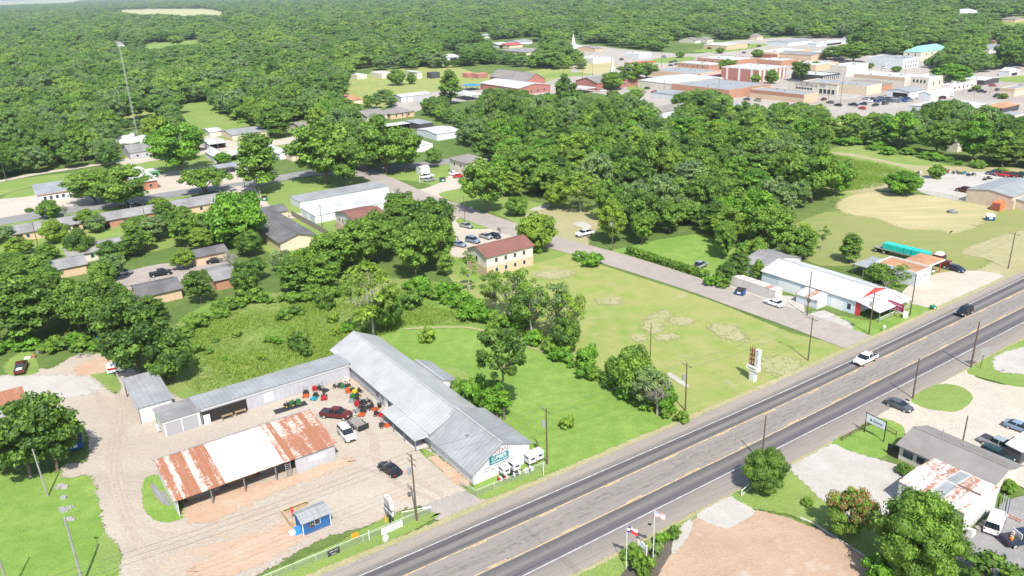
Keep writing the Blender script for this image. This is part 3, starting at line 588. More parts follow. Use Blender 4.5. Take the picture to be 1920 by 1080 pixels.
text_mesh('sign_lettering', 'DEAN', 1.0, mat('sign_red', (.33, .02, .025), .6), t, (5.3, -.03, 4.2), DR, sx=.95)
mat('faded_black', (.035, .035, .04), .8)
for i, (w_, x_, z_) in enumerate((('BUILDING', 2.6, 1.95), ('TOOLS', 4.2, 1.95), ('PLUMBING', 5.6, 1.95), ('LAWN', 7.1, 1.95), ('MOWERS', 2.2, 1.5), ('FEED', 3.6, 1.5), ('FENCING', 5.1, 1.5), ('GARDEN', 6.9, 1.5))): text_mesh('painted_word', w_, .27, 'faded_black', t, (x_, -.03, z_), DR)
q = MB(); q.box(.5, 1.8, -.03, .0, .55, 2.0); q.build('wall_panel', mat('panel_white', (.64, .66, .67), .5), t)
mb = MB(); mb.tube((3.2, 6.5, 3.9), (3.2, 6.5, 4.45), .09); mb.box(2.95, 3.6, 6.3, 6.7, 4.4, 4.55); mb.build('roof_vent', 'grey_trim', t)
k0 = Vector(rot2(s0, t0 + .3, A0))
def nb(s, tt): # a point in the store's own frame
    return tuple(k0 + Vector(rot2(s, tt, A0)))
t, a, b = bld('storage_wing', 'long pale grey metal roofed wing running back from the lumber store front', 'building', None, 0, 3, 'gy', 2.5, 'grey_metal_wall', 'pale_metal_roof', dims=(*nb(.15, 13.25), 10.2, 40.5), eaves=(2.9, 2.9), ridge=.5, oh=.4,
              doors=[('x0', 11.5, 3.2, 2.3, 'opening'), ('x0', 7.0, 2.8, 2.2, 'opening'), ('x0', 3.6, 1.2, 2.1, 'white_door'), ('x0', 16.5, 1.1, 2.1, 'white_door')], wins=[('x0', 20, 1.0, 1.4, 1.0), ('x0', 15, 1.0, 1.0, .9)])
# lean-to awning of the wing
mb = MB(); r_ = MB()
r_.slab([(-2.9, .2, 2.2), (-.42, .2, 2.75), (-.42, 12.5, 2.75), (-2.9, 12.5, 2.2)], .1); r_.build('awning', 'pale_metal_roof_y', t)
for y in (.4, 4.4, 8.3, 12.2):
    mb = MB(); mb.box(-2.8, -2.66, y - .07, y + .07, 0, 2.12); mb.build('post', 'grey_trim', t)
r_ = MB(); r_.prism([(-2.9, 2.2), (-.42, 2.75), (-.42, 2.2)], .2, .24, 'y'); r_.build('awning_side', 'white_wall', t)
for x_, z_ in ((0, 0),):
    q = MB(); q.box(-2.6, -.3, .6, 12.5, 0, .15); q.build('porch_floor', 'concrete_plain' if 'concrete_plain' in MATS else mat('concrete_plain', (.40, .38, .35), .9, var=.15), t)
bld('annex', 'low grey gabled annex with a white wall on the lawn side of the long wing', 'building', None, 0, 3, 'gy', .6, 'white_wall', 'grey_metal_roof', dims=(*nb(10.4, 27.2), 3.4, 10.5), eaves=(2.8, 2.2), ridge=.12, oh=.2)
# back wing that closes the yard
s0_, s1_, t0_, t1_ = rect([(380, 797), (652, 715)], 0, A0)
kk = P(380, 797); S_, T_ = ST(kk); kS, kT = ST(k0)
wx0 = S_; wl = kS - S_ - .1
tw, a, b = bld('storage_wing', 'long low pale roofed shed with part open front closing the back of the yard', 'shed', None, 0, 3, 's', 0, 'grey_metal_wall', 'grey_metal_roof', dims=(*XY(wx0, T_), wl, 5.9), eaves=(3.3, 2.9), oh=.3, openf=(), doors=[('y0', .145, 8.0, 2.5, 'opening')])
q = MB(); q.box(wl * .145 + 7.2, wl * .145 + 9, -.07, 0, .6, 2.3); q.build('wall_panel', 'panel_white', tw)
q = MB(); q.box(0, wl, -.12, 0, 2.75, 3.2); q.build('fascia', mat('pale_trim', (.48, .48, .49), .6), tw)
q = MB(); q.box(.3, 1.4, -.45, -.05, 0, 1.8); q.build('stacked_sheet', 'trim', tw)
for i in range(2):
    q = MB(); q.box(0, 2, 0, .6, .85, .95); q.box(.1, .2, .1, .2, 0, .85); q.box(1.8, 1.9, .1, .2, 0, .85); q.box(.1, .2, .4, .5, 0, .85); q.box(1.8, 1.9, .4, .5, 0, .85)
    o = q.build('workbench', 'wood'); o.location = (*XY(wx0 + 3.2 + i * 2.4, T_ - 1.1), 0); o.rotation_euler = (0, 0, A0)
    tag(o, 'rough wooden bench in front of the open bay, ' + ('nearer the closed grey doors' if i == 0 else 'further from the closed grey doors'), 'bench')
t, a, b = bld('garage', 'grey garage with closed metal doors and green edged wall beside the back shed', 'garage', None, 0, 3, 's', 0, 'white_metal_wall', 'dull_roof', dims=(*XY(wx0 - 6.4, T_ - .35), 6.2, 6.2), eaves=(3.1, 2.85), oh=.25, doors=[('y0', .27, 2.6, 2.6, 'grey_door'), ('y0', .72, 2.6, 2.6, 'grey_door')])
q = MB(); q.box(-.07, 0, 5.2, 6.2, 0, 2.8); q.build('green_flashing', 'green_wall', t)
q = MB(); q.box(-.09, 6.3, -.05, 0, 2.65, 3.05); q.build('fascia', 'trim', t)
bld('carport', 'blue-grey flat roofed carport with a white side wall at the corner of the gravel yard', 'carport', [(228, 713), (298, 703), (323, 745), (254, 761)], 3.6, 3.6, 's', 0, 'white_metal_wall', 'grey_metal_roof', eaves=(3.3, 3.8), oh=.2, openf=('x0', 'x1', 'y1'))
# rusty roofed lumber shed
s0, s1, t0, t1 = rect([(334, 965), (630, 861)], 0, A0); t0 = (t0 + t1) / 2 - .8 + .4
K0 = XY(s0, t0)
t, a, b = bld('lumber_shed', 'open fronted lumber shed with rusty and white sheet roof in the middle of the yard', 'shed', None, 0, 3.2, 'gx', 1.2, 'white_metal_wall', 'rusty_roof', dims=(*K0, s1 - s0, 13.0), eaves=(3.0, 3.0), ridge=.82, oh=.35, openf=('y0',))
L = a; yr = b * .82; zz = 4.2
def patch(x0, x1, m, lift, nm='roof_sheeting', y0=-.36, y1=None):
    y1 = yr if y1 is None else y1; q = MB(); f = lambda y: 3.0 + (zz - 3.0) * y / yr + .1 + lift
    q.slab([(x0, y0, f(y0)), (x1, y0, f(y0)), (x1, y1, f(y1)), (x0, y1, f(y1))], .03); return q.build(nm, m, t)
patch(L * .29, L * .655, mat('new_white_sheet', (.66, .68, .68), .5), .05)
patch(L * .655 + .05, L + .36, 'very_rusty_roof_x', .045, y1=yr * .55)
q = MB(); q.slab([(-.4, yr, zz + .14), (L + .4, yr, zz + .14), (L + .4, b + .38, 3.08), (-.4, b + .38, 3.08)], .03); q.build('roof_sheeting', 'pale_metal_roof_x', t)
q = MB(); q.box(L * .73, L, -.02, .14, 0, 2.95); q.build('front_wall', 'grey_metal_wall', t)
q = MB(); q.box(L * .82, L * .93, -.06, -.02, 1.35, 2.1); q.build('window_cover', 'panel_white', t)
for i, (x, y, n_, w_) in enumerate([(2, 3, 6, 5), (8.2, 3.5, 4, 4.2), (13.2, 3, 7, 4.6), (3, 8, 8, 6), (11, 8, 7, 6)]):
    st = thing('timber_stack', ['grey boards stacked low at the closed end of the lumber shed', 'short boards laid flat in the second bay of the lumber shed', 'tall stack of sawn boards near the middle post of the lumber shed', 'weathered boards stacked at the back of the closed end bay', 'board stack against the back wall of the lumber shed'][i], 'timber stack', tuple(Vector(K0) + Vector(rot2(x, y, A0))) + (0,), A0, 'boards stored in the lumber shed')
    for k in range(n_):
        q = MB(); q.box(random.uniform(-.2, .1), w_ + random.uniform(-.3, .3), k % 2 * .03, 1.3, .15 + k * .16, .28 + k * .16); q.build('board', 'wood' if i % 2 else 'grey_wood', st)
q = MB()
for dx in (0, .8): q.box(L * .66 + dx, L * .66 + dx + .07, -.25, -.15, 0, 2.6)
for k in range(7): q.box(L * .66, L * .66 + .87, -.23, -.17, .3 + k * .34, .36 + k * .34)
o = q.build('ladder', 'steel'); tag(o, 'steel ladder rack leaning beside the shed front near its grey walled end', 'ladder'); o.matrix_world = Matrix.Translation((*K0, 0)) @ Matrix.Rotation(A0, 4, 'Z')
# small blue drinks stand
t, a, b = bld('snack_shed', 'small bright blue shed with pale metal roof and white trim on the yard', 'shed', [(570, 1005), (620, 987)], 0, 2.3, 'gx', .45, 'blue_wall', 'grey_metal_roof', dims=(*P(570, 1006), 4.1, 3.0), eaves=(2.2, 2.2), oh=.22, wins=[('y0', .53, 1.15, .75, .8)])
for x in (0, a):
    q = MB(); q.box(x - .07, x + .07, -.05, .03, 0, 2.15); q.build('corner_trim', 'trim', t)
q = MB(); q.box(0, a, -.045, .0, 0, .1); q.build('base_trim', 'trim', t)
q = MB(); q.box(.9, 1.75, -.04, 0, 1.0, 1.75); o = q.build('menu_board', 'faded_black', t)
mat('orange_paint', (.65, .16, .03), .5)
for i in range(5):
    q = MB(); q.box(.95 + .16 * i, 1.05 + .16 * i, -.05, -.03, 1.1 + (i % 2) * .3, 1.25 + (i % 2) * .3); q.build('menu_picture', ['orange_paint', 'yellow_paint', 'sign_red', 'sign_white', 'teal_sign'][i], o)
t = thing('plywood_counter', 'bare plywood counter fence wrapped behind the small blue shed', 'fence', (*P(554, 985), 0), A0)
for q4 in ((-.6, 3.0, 3.2, 3.35), (-.75, -.6, -.5, 3.35)):
    q = MB(); q.box(*q4, 0, 1.1); q.build('panel', 'plywood', t)
q = MB(); q.box(-.9, 3.1, 2.9, 3.35, 1.1, 1.16); q.build('counter_top', 'plywood', t)
t = thing('feather_flag', 'red feather flag on a thin pole at the corner of the plywood counter', 'flag', (*P(548, 975), 0), 0)
q = MB(); q.tube((0, 0, 0), (0, 0, 2.3), .02); q.build('pole', 'steel', t)
q = MB(); q.add([(0, -.01, .9), (.35, 0, 1.1), (.4, 0, 1.5), (.15, 0, 2.3), (0, 0, 2.35)], [(0, 1, 2, 3, 4)]); q.add([(0, -.03, .9), (.35, -.03, 1.1), (.4, -.03, 1.5), (.15, -.03, 2.3), (0, -.03, 2.35)], [(4, 3, 2, 1, 0)]); q.build('banner', mat('red_cloth', (.55, .03, .03), .8), t)
t = thing('propane_tank', 'white tank under a bright blue tarp beside the small blue shed', 'tank', (*P(552, 1003), 0), A0)
q = MB(); q.tube((-.7, 0, .45), (.6, 0, .45), .42, n=12); q.build('tank_body', 'trim', t, True)
q = MB(); q.box(.0, 1.2, -.5, .5, .05, 1.0, tx=.15, ty=.12); q.build('tarp', mat('blue_tarp', (.03, .20, .62), .5), t)

# ------------------------------------------------------------------ across the highway, right
t, a, b = bld('steel_garage', 'white ribbed steel garage with flat rust streaked roof, behind the round tree', 'garage', [(1676, 945), (1800, 1003), (1887, 925)], 0, 3.6, 'gy', .35, 'white_metal_wall', 'part_rusty_roof', dims=(*P(1800, 1003), 9.3, 9.2), eaves=(3.5, 3.5), oh=.12, doors=[('x0', .85, 1.0, 2.1, 'white_door')])
for x0, x1, y0, y1 in ((4.7, 8.9, 3.8, 5.2), (.3, 4.6, 3.4, 5.0)):
    q = MB(); zf = lambda x: 3.5 + .35 * x / 4.65 if x < 4.65 else 3.85 - .35 * (x - 4.65) / 4.65
    q.slab([(x0, y0, zf(x0) + .15), (x1, y0, zf(x1) + .15), (x1, y1, zf(x1) + .15), (x0, y1, zf(x0) + .15)], .03); q.build('roof_sheeting', 'grey_metal_roof_y', t)
q = MB(); q.slab([(4.7, .4, 4.02), (5.2, .4, 3.99), (5.2, 3.6, 3.99), (4.7, 3.6, 4.02)], .03); q.build('roof_sheeting', 'red_shingle_roof_y', t)
G0 = ST(P(1800, 1003)); H0 = ST(P(1862, 915, 2.7)); H1 = ST(P(1652, 846, 2.7)); print('house', H0, H1, G0)
t, a, b = bld('office_house', 'long low house with brown shingle roof and small porch behind the steel garage', 'house', None, 0, 2.9, 'gy', 1.3, 'cream_wall', 'brown_shingle_roof', dims=(*XY(H0[0] + .5, H0[1] + .5), 8.2, H1[1] - H0[1] - 1.2), eaves=(2.7, 2.7), oh=.5, ridge=.5, vent=2, wins=[('x0', 12.2, .9, 1.6, 1.2), ('x0', 10.2, .9, 1.2, 1.1)], doors=[('x0', 14.6, 1.8, 2.0, 'opening')])
bld('storefront', 'white roofed metal canopy building cut by the picture edge beside the parked silver pickup', 'building', None, 0, 2.8, 's', 0, 'dark_wall', 'white_roof', dims=(*P(1910, 874), 7, 2.2), eaves=(2.5, 2.8), oh=.2)

# red gabled shop and its neighbours
kS2, kT2 = ST(P(1602, 590))
t, a, b = bld('shop', 'long pale roofed shop with a red gable and open porch by the highway corner', 'shop', None, 0, 3.6, 'gy', 1.7, 'pale_blue_wall', 'white_roof', dims=(*XY(kS2, kT2), 12.5, 25.5), eaves=(3.3, 3.3), oh=.3, doors=[('x0', 4.6, 2.8, 2.3, 'white_door'), ('x0', 17.5, 6.2, 2.9, 'white_door')], wins=[('x0', 1.5, .9, .9, 1.3)])
q = MB(); q.prism([(0, 3.3), (12.5, 3.3), (6.25, 4.95)], -.1, -.02, 'y'); q.build('gable_panel', mat('red_paint', (.50, .05, .05), .6), t)
q = MB(); q.slab([(-.4, -6.0, 2.5), (12.4, -6.0, 2.5), (12.4, -.12, 3.5), (-.4, -.12, 3.5)], .12); q.build('porch_roof', 'white_roof_x', t)
q = MB(); q.box(.0, .1, -1.2, 0, 0, 2.9); q.build('porch_wall', 'red_paint', t)
for x in (0, 4, 8, 12):
    q = MB(); q.box(x, x + .12, -5.8, -5.68, 0, 2.5); q.build('post', 'grey_trim', t)
for z in (.5, 1.0):
    q = MB(); q.box(.1, 12, -5.78, -5.7, z, z + .07); q.build('rail', 'trim', t)
q = MB(); q.slab([(6.3, -.2, 5.06), (12.9, -.2, 3.27), (12.9, 25.8, 3.27), (6.3, 25.8, 5.06)], .03); q.build('roof_sheeting', 'pale_metal_roof_y', t)
bld('shed', 'small white lean-to shed with rusty roof edge against the red gabled shop', 'shed', None, 0, 2.4, 's', 0, 'white_wall', 'part_rusty_roof', ang=A0 + math.pi / 2, dims=(*XY(kS2 - .15, kT2 + 7.0), 5.6, 3.6), eaves=(2.9, 2.1), oh=.25, wins=[('y1', .4, 1.1, .8, .7)])
bld('warehouse', 'dull grey roofed warehouse behind the long pale roofed shop', 'warehouse', None, 0, 3.5, 'gy', 1.6, 'white_metal_wall', 'dull_roof', dims=(*XY(kS2 + 1.5, kT2 + 25.7), 14, 7.5), eaves=(3.4, 3.4), oh=.3)
t, a, b = bld('storage_container', 'long weathered grey box trailer without wheels beside the pale roofed shop', 'container', None, 0, 2.6, 's', 0, 'container_wall', 'part_rusty_roof', ang=A0 + math.pi / 2, dims=(*P(1466, 560), 13.5, 2.6), eaves=(2.55, 2.55), oh=.02, th=.06)
bk = P(1714, 538)
t, a, b = bld('gas_station', 'closed white walled filling station with rust brown flat roof and canopy', 'gas station', None, 0, 3.2, 'flat', 0, 'white_wall', 'tan_roof', dims=(*bk, 6.8, 10.5), doors=[('x1', .12, 1.2, 2.2, 'opening'), ('x1', .42, 2.2, 2.2, 'white_door')], wins=[('x1', .25, .9, 1.2, 1.2)])
text_mesh('sign_lettering', 'SALES', .55, 'faded_black', t, (4.4, -.03, 2.0), DR)
q = MB(); q.box(6.8, 14.6, .8, 7.2, 3.2, 3.55); q.build('canopy', mat('canopy_white', (.72, .70, .66), .6), t)
q = MB(); q.box(6.9, 14.5, .9, 7.1, 3.55, 3.6); q.build('canopy_roof', 'tan_roof_x', t)
for y in (1.3, 6.7):
    q = MB(); q.box(13.6, 13.8, y, y + .2, 0, 3.2); q.build('post', 'red_paint', t)
q = MB(); q.box(12.9, 14.3, 2.6, 5.4, 0, .2); q.build('pump_island', 'trim', t)
bld('carport', 'flat silver carport roof on posts behind the bush by the filling station', 'carport', [(1604, 493), (1640, 482), (1676, 493), (1640, 507)], 2.8, 2.8, 's', 0, 'white_wall', 'grey_metal_roof', oh=.1, openf=('x0', 'x1', 'y0', 'y1'))
t, a, b = bld('metal_warehouse', 'tan metal warehouse with blue-grey roof beside the pale gravel lot', 'warehouse', ((1810, 356), (1899, 370), (1960, 346)), 4.2, 4.2, 'gx', 1.0, 'tan_metal_wall', 'grey_metal_roof', lkr=True, oh=.2, trim='grey_trim', doors=[('x0', .06, 3.0, 3.2, 'tan_metal_wall')])
bld('metal_shed', 'lower tan metal shed joined to the end of the tan warehouse', 'shed', None, 0, 3, 's', 0, 'tan_metal_wall', 'grey_metal_roof', dims=(*XY(ST(P(1894, 391))[0] + .5, ST(P(1894, 391))[1] - 4.5), 12, 4.4), eaves=(2.7, 3.3), oh=.2)
t, a, b = bld('shipping_container', 'open orange shipping container next to the tan warehouse', 'container', None, 0, 2.6, 's', 0, 'orange_container_wall', 'orange_container_wall', ang=R_(40), dims=(*P(1874, 397), 6.1, 2.4), eaves=(2.6, 2.6), oh=.02, th=.05, doors=[('x0', .5, 2.1, 2.4, mat('dark_red_inside', (.22, .07, .04), .9))])  # end panel in a darker red than the container walls

# ------------------------------------------------------------------ middle distance
bld('apartment_block', 'two storey apartment block, maroon roof, cream above brick, beside the side street', 'apartment block', [(880, 463), (911, 483), (1002, 459)], 5.6, 5.6, 'gx', 1.7, 'cream_wall', 'red_shingle_roof', oh=.5, lower=('tan_brick', 2.6), wins=wrow('y0', 4, 3.6, .8, 1.1) + [('x0', .5, 3.6, .8, 1.1)] + wrow('y0', 4, .9, .8, 1.1) + [('x1', .5, 3.6, .8, 1.1)])
bld('apartment_block', 'maroon roofed apartment block half hidden by trees next to the storage units', 'apartment block', ((632, 397), (672, 420), (716, 402)), 5.6, 5.6, 'gx', 1.8, 'cream_wall', 'red_shingle_roof', lkr=True, oh=.5, lower=('tan_brick', 2.6), wins=wrow('x0', 5, 3.5, .8, 1.1) + wrow('y0', 3, 3.5, .8, 1.1))
bld('storage_units', 'rear row of white self storage units with flat grey roof', 'storage units', ((551, 368), (562, 379), (729, 349)), 2.6, 2.6, 's', 0, 'white_wall', 'grey_metal_roof', lkr=True, oh=.1, eaves=(2.5, 2.8), doors=[('y0', .05 + .1 * i, 2.2, 2.1, 'white_door') for i in range(10)])
bld('storage_units', 'front row of white self storage units with pale blue patched roof', 'storage units', ((577, 389), (590, 405), (757, 368)), 2.6, 2.6, 's', 0, 'white_wall', 'white_roof', lkr=True, oh=.1, eaves=(2.5, 2.8), doors=[('x0', .5, 2.2, 2.1, 'white_door')], wins=[])
bld('house', 'two storey beige house with grey hip roof above the small parking lot', 'house', ((849, 296), (873, 306), (906, 297)), 5.6, 5.6, 'hx', 2.0, 'cream_wall', 'brown_shingle_roof', lkr=True, oh=.5, wins=wrow('x0', 2, 3.4, .9, 1.2) + wrow('y0', 3, 3.4, .9, 1.2) + wrow('y0', 3, .8, .9, 1.2))
bld('utility_shed', 'little white shed on the lawn beside the parking lot sign', 'shed', ((786, 312), (789, 316), (805, 313)), 2.6, 2.6, 'gx', .5, 'white_wall', 'white_roof', lkr=True, oh=.1)
# duplexes and houses on the left
bld('duplex', 'tan brick duplex with grey roof, nearest the picture edge on the street', 'duplex', ((10, 428), (24, 439), (155, 419)), 2.8, 2.8, 'gx', 1.5, 'tan_brick', 'dull_roof', lkr=True, oh=.5, vent=2, wins=wrow('y0', 4, 1, .9, 1.1), doors=[('y0', .08, 1.8, 2.2, 'opening'), ('y0', .9, 1.8, 2.2, 'opening')])
bld('duplex', 'orange brick duplex with long grey roof beside the cars on the street', 'duplex', ((182, 404), (193, 414), (292, 395)), 2.8, 2.8, 'gx', 1.5, 'orange_brick', 'dull_roof', lkr=True, oh=.5, vent=2, wins=wrow('y0', 3, 1, .9, 1.1, .3, .8), doors=[('y0', .06, 1.6, 2.2, 'opening'), ('y0', .5, 1.1, 2.1, 'white_door')])
bld('house', 'grey roofed duplex across the street from the wide spreading oak', 'house', ((320, 377), (330, 392), (424, 378)), 2.8, 2.8, 'gx', 1.5, 'tan_brick', 'dull_roof', lkr=True, oh=.5, vent=2, wins=wrow('y0', 3, 1, .9, 1.1))
bld('duplex', 'dark roofed duplex with cream garage end behind a leafless shrub', 'duplex', ((114, 467), (128, 480), (238, 463)), 2.8, 2.8, 'gx', 1.5, 'cream_wall', 'dull_roof', lkr=True, oh=.5, vent=3, wins=wrow('y0', 4, 1, .9, 1.1), doors=[('y0', .9, 2.6, 2.2, 'opening')])
bld('house', 'pale roofed house end showing above the dark trees by the yard', 'house', ((86, 492), (100, 506), (160, 493)), 2.8, 2.8, 'gx', 1.3, 'tan_brick', 'dull_roof', lkr=True, oh=.5)
bld('duplex', 'dark grey roofed duplex with three roof vents behind the dense trees', 'duplex', ((240, 537), (262, 557), (332, 532)), 2.8, 2.8, 'gx', 1.3, 'tan_brick', 'dark_shingle_roof', lkr=True, oh=.5, vent=3)
bld('duplex', 'small grey roofed brick duplex beside the bare grey tree', 'duplex', ((394, 502), (404, 526), (446, 516)), 2.8, 2.8, 'gx', 1.0, 'orange_brick', 'dull_roof', lkr=True, oh=.5, vent=2)
bld('duplex', 'shaded dark roof under the big trees behind the bare grey tree', 'duplex', ((355, 470), (365, 482), (425, 470)), 2.8, 2.8, 'gx', 1.0, 'tan_brick', 'dark_shingle_roof', lkr=True, oh=.5)
bld('house', 'large dark grey roofed house at the head of the wooden fence', 'house', ((492, 400), (525, 455), (566, 425)), 3.0, 3.0, 'gy', 1.6, 'tan_wall', 'dark_shingle_roof', lkr=True, oh=.5, vent=4)
bld('house', 'grey roofed wing in front of the large dark grey roofed house', 'house', ((478, 396), (486, 404), (548, 399)), 2.8, 2.8, 'gx', 1.2, 'tan_wall', 'dark_shingle_roof', lkr=True, oh=.4)
bld('shop', 'small shop with grey roof and orange tiled eaves beside its pale lot', 'shop', ((60, 350), (71, 366), (128, 357)), 3.0, 3.0, 's', 0, 'white_wall', 'grey_metal_roof', lkr=True, oh=.3, eaves=(2.8, 3.6), band=('orange_brick', 2.4, 3.1, ('y0', 'x0')), wins=wrow('y0', 4, .8, 1.0, 1.3))
bld('gas_station', 'old brick filling station under a white canopy roof near the wide oak', 'gas station', ((230, 317), (250, 344), (294, 337)), 3.4, 3.4, 's', 0, 'brick', 'white_roof', lkr=True, oh=.5, wins=wrow('y0', 2, 1, 1.2, 1.2))
bld('shed', 'green metal shed next to the old brick filling station', 'shed', ((268, 318), (272, 323), (298, 318)), 2.2, 2.2, 's', 0, 'green_wall', 'white_roof', lkr=True, oh=.1)
bld('carport', 'long white roofed carport full of parked things above the wide oak', 'carport', ((400, 310), (408, 316), (453, 312)), 2.8, 2.8, 's', 0, 'white_wall', 'grey_metal_roof', lkr=True, oh=.3, openf=('y0', 'x0', 'x1'))
bld('house', 'grey sided house in front of the pile of white tanks', 'house', ((223, 277), (243, 287), (286, 280)), 3.2, 3.2, 'gx', 2.2, 'grey_metal_wall', 'dull_roof', lkr=True, oh=.3, wins=wrow('y0', 2, 1, .9, 1.1))
bld('barn', 'long low barn with pale grey roof at the edge of the green field', 'barn', ((419, 244), (435, 254), (503, 245)), 2.8, 2.8, 'gx', 1.2, 'tan_wall', 'grey_metal_roof', lkr=True, oh=.3, doors=[('y0', .6, 3, 2.2, 'opening')])
bld('shed', 'white shed at the corner of the green field left of the long barn', 'shed', ((386, 241), (393, 248), (416, 245)), 2.6, 2.6, 'gx', .8, 'cream_wall', 'white_roof', lkr=True, oh=.3)
bld('shed', 'white roofed open shed between the field corner and the gabled white house', 'shed', ((384, 263), (392, 271), (416, 263)), 2.8, 2.8, 'gx', .8, 'white_wall', 'white_roof', lkr=True, oh=.3, openf=('y0',))
bld('house', 'small white gabled house by the young bright green tree', 'house', ((386, 284), (402, 294), (417, 284)), 3.0, 3.0, 'gy', 1.8, 'white_wall', 'white_roof', lkr=True, oh=.3, wins=[('y0', .5, 3.4, .6, .7)], doors=[('y0', .5, 1.1, 2.1, 'grey_door')])
bld('carport', 'white roofed carport beside the small white gabled house', 'carport', ((423, 287), (430, 293), (460, 286)), 2.6, 2.6, 'gy', .7, 'white_wall', 'white_roof', lkr=True, oh=.3, openf=('y0',))
bld('barn', 'far grey metal barn among the trees beyond the long barn', 'barn', ((481, 242), (484, 246), (504, 244)), 2.6, 2.6, 'gx', .8, 'grey_metal_wall', 'grey_metal_roof', lkr=True, oh=.2)
bld('house', 'grey roofed house on its own lawn in the gap between big trees', 'house', ((546, 231), (566, 241), (584, 236)), 2.8, 2.8, 'gx', 1.6, 'cream_wall', 'dull_roof', lkr=True, oh=.4)
bld('house', 'pale blue roofed cottage behind the second street tree', 'house', ((507, 276), (524, 288), (534, 281)), 2.8, 2.8, 'gy', 1.4, 'white_wall', 'white_roof', lkr=True, oh=.3)
bld('shed', 'pink roofed shed beside the pale blue roofed cottage', 'shed', ((533, 285), (546, 292), (562, 285)), 2.6, 2.6, 'gx', 1.0, 'tan_wall', 'red_shingle_roof', lkr=True, oh=.3)
bld('storage_building', 'long white building running down toward the trees in the storage compound', 'building', ((712, 250), (781, 274), (788, 262)), 3.0, 3.0, 's', 0, 'white_wall', 'white_roof', lkr='free', oh=.1)
bld('storage_building', 'white ribbed roof building at the far side of the storage compound', 'building', ((790, 241), (819, 252), (857, 243)), 3.2, 3.2, 'gx', .8, 'white_wall', 'white_roof', lkr=True, oh=.2)
bld('storage_building', 'black fronted open stalls at the head of the storage compound', 'building', ((690, 237), (719, 238), (766, 230)), 3.0, 3.0, 's', 0, 'dark_wall', 'white_roof', lkr=True, oh=.1, openf=('y0',), trim='grey_trim')
bld('storage_building', 'small black walled stalls beyond the storage compound yard', 'building', ((776, 224), (786, 233), (810, 229)), 3.0, 3.0, 's', 0, 'dark_wall', 'grey_metal_roof', lkr=True, oh=.1)
bld('house', 'brown hip roofed tan brick house above the storage compound', 'house', ((722, 208), (732, 214), (780, 209)), 3.0, 3.0, 'hx', 2.4, 'tan_brick', 'brown_shingle_roof', lkr=True, oh=.5, wins=wrow('y0', 3, 1, 1, 1.3), doors=[('y0', .7, 1.2, 2.2, 'red_brick')])
bld('house', 'cream house with two dormers and arched porch next to the brown roofed house', 'house', ((680, 209), (688, 219), (725, 214)), 3.2, 3.2, 'gx', 2.2, 'cream_wall', 'brown_shingle_roof', lkr=True, oh=.4, doors=[('y0', .2, 2.6, 2.2, 'opening'), ('y0', .75, 3.4, 2.1, 'opening')])
bld('house', 'low orange roofed house at the edge of the trees left of the cream house', 'house', ((640, 178), (660, 188), (682, 186)), 2.8, 2.8, 'gx', 1.0, 'tan_wall', 'tan_roof', lkr=True, oh=.4)
bld('metal_warehouse', 'pale roofed grey metal shop with two white doors near the playing field', 'warehouse', ((738, 178), (752, 182), (800, 174)), 3.6, 3.6, 'gx', 1.0, 'grey_metal_wall', 'white_roof', lkr=True, oh=.2, doors=[('y0', .08, 3, 2.8, 'white_door'), ('y0', .3, 3, 2.8, 'white_door')])
bld('carport', 'big white roofed carport on posts beside the school', 'carport', ((848, 174), (878, 180), (899, 176)), 3.2, 3.2, 'gx', .6, 'white_wall', 'white_roof', lkr=True, oh=.2, openf=('x0', 'x1', 'y0', 'y1'), trim='trim')
bld('field_wall', 'black painted handball wall at the far edge of the playing field', 'wall', ((807, 135), (809, 137), (829, 136)), 4.5, 4.5, 's', 0, 'dark_wall', 'dark_wall', lkr=True, oh=0)
bld('field_wall', 'brick red freestanding wall at the far edge of the field beside the school roof', 'wall', ((895, 137), (897, 139), (923, 138)), 3.5, 3.5, 's', 0, 'red_brick', 'red_brick', lkr=True, oh=0)
bld('field_wall', 'smaller brick red wall between the black wall and the school roof', 'wall', ((874, 136), (876, 138), (891, 137)), 3.5, 3.5, 's', 0, 'red_brick', 'red_brick', lkr=True, oh=0)
bld('grandstand', 'cream concession block behind the two park trees on the field', 'building', ((712, 134), (716, 139), (732, 136)), 3.5, 3.5, 'flat', 0, 'cream_wall', 'white_roof', lkr=True)
bld('grandstand', 'white walled pump house at the field corner behind the trees', 'building', ((778, 131), (782, 136), (790, 135)), 5, 5, 's', 0, 'cream_wall', 'white_roof', lkr=True)
bld('grandstand', 'low white block at the left end of the playing field', 'building', ((668, 138), (670, 142), (692, 141)), 3, 3, 'flat', 0, 'cream_wall', 'white_roof', lkr=True)
bld('school_wing', 'white roofed red brick school wing with twin gable walls', 'school', ((897, 156), (972, 166), (1042, 160)), 4.5, 4.5, 'gy', 2.0, 'red_brick', 'white_roof', lkr=True, oh=.4, wins=wrow('y0', 4, 1, 1.4, 1.6))
bld('gymnasium', 'school gymnasium with wide grey roof and red brick gable', 'school', ((926, 142), (988, 152), (1030, 149)), 5.5, 5.5, 'gy', 4.5, 'red_brick', 'brown_shingle_roof', lkr=True, oh=.4)
bld('church', 'red brick church with grey roof and white steeple behind round trees', 'church', ((1080, 151), (1120, 156), (1156, 140)), 5, 5, 'gx', 3.0, 'red_brick', 'brown_shingle_roof', lkr=True, oh=.4, wins=wrow('y0', 4, 1.2, 1, 2))
bld('porch', 'white roofed drop off canopy in front of the red brick church', 'canopy', ((1083, 161), (1098, 167), (1110, 163)), 3.0, 3.0, 'flat', 0, 'trim', 'white_roof', lkr=True, openf=('x0', 'x1', 'y0', 'y1'))
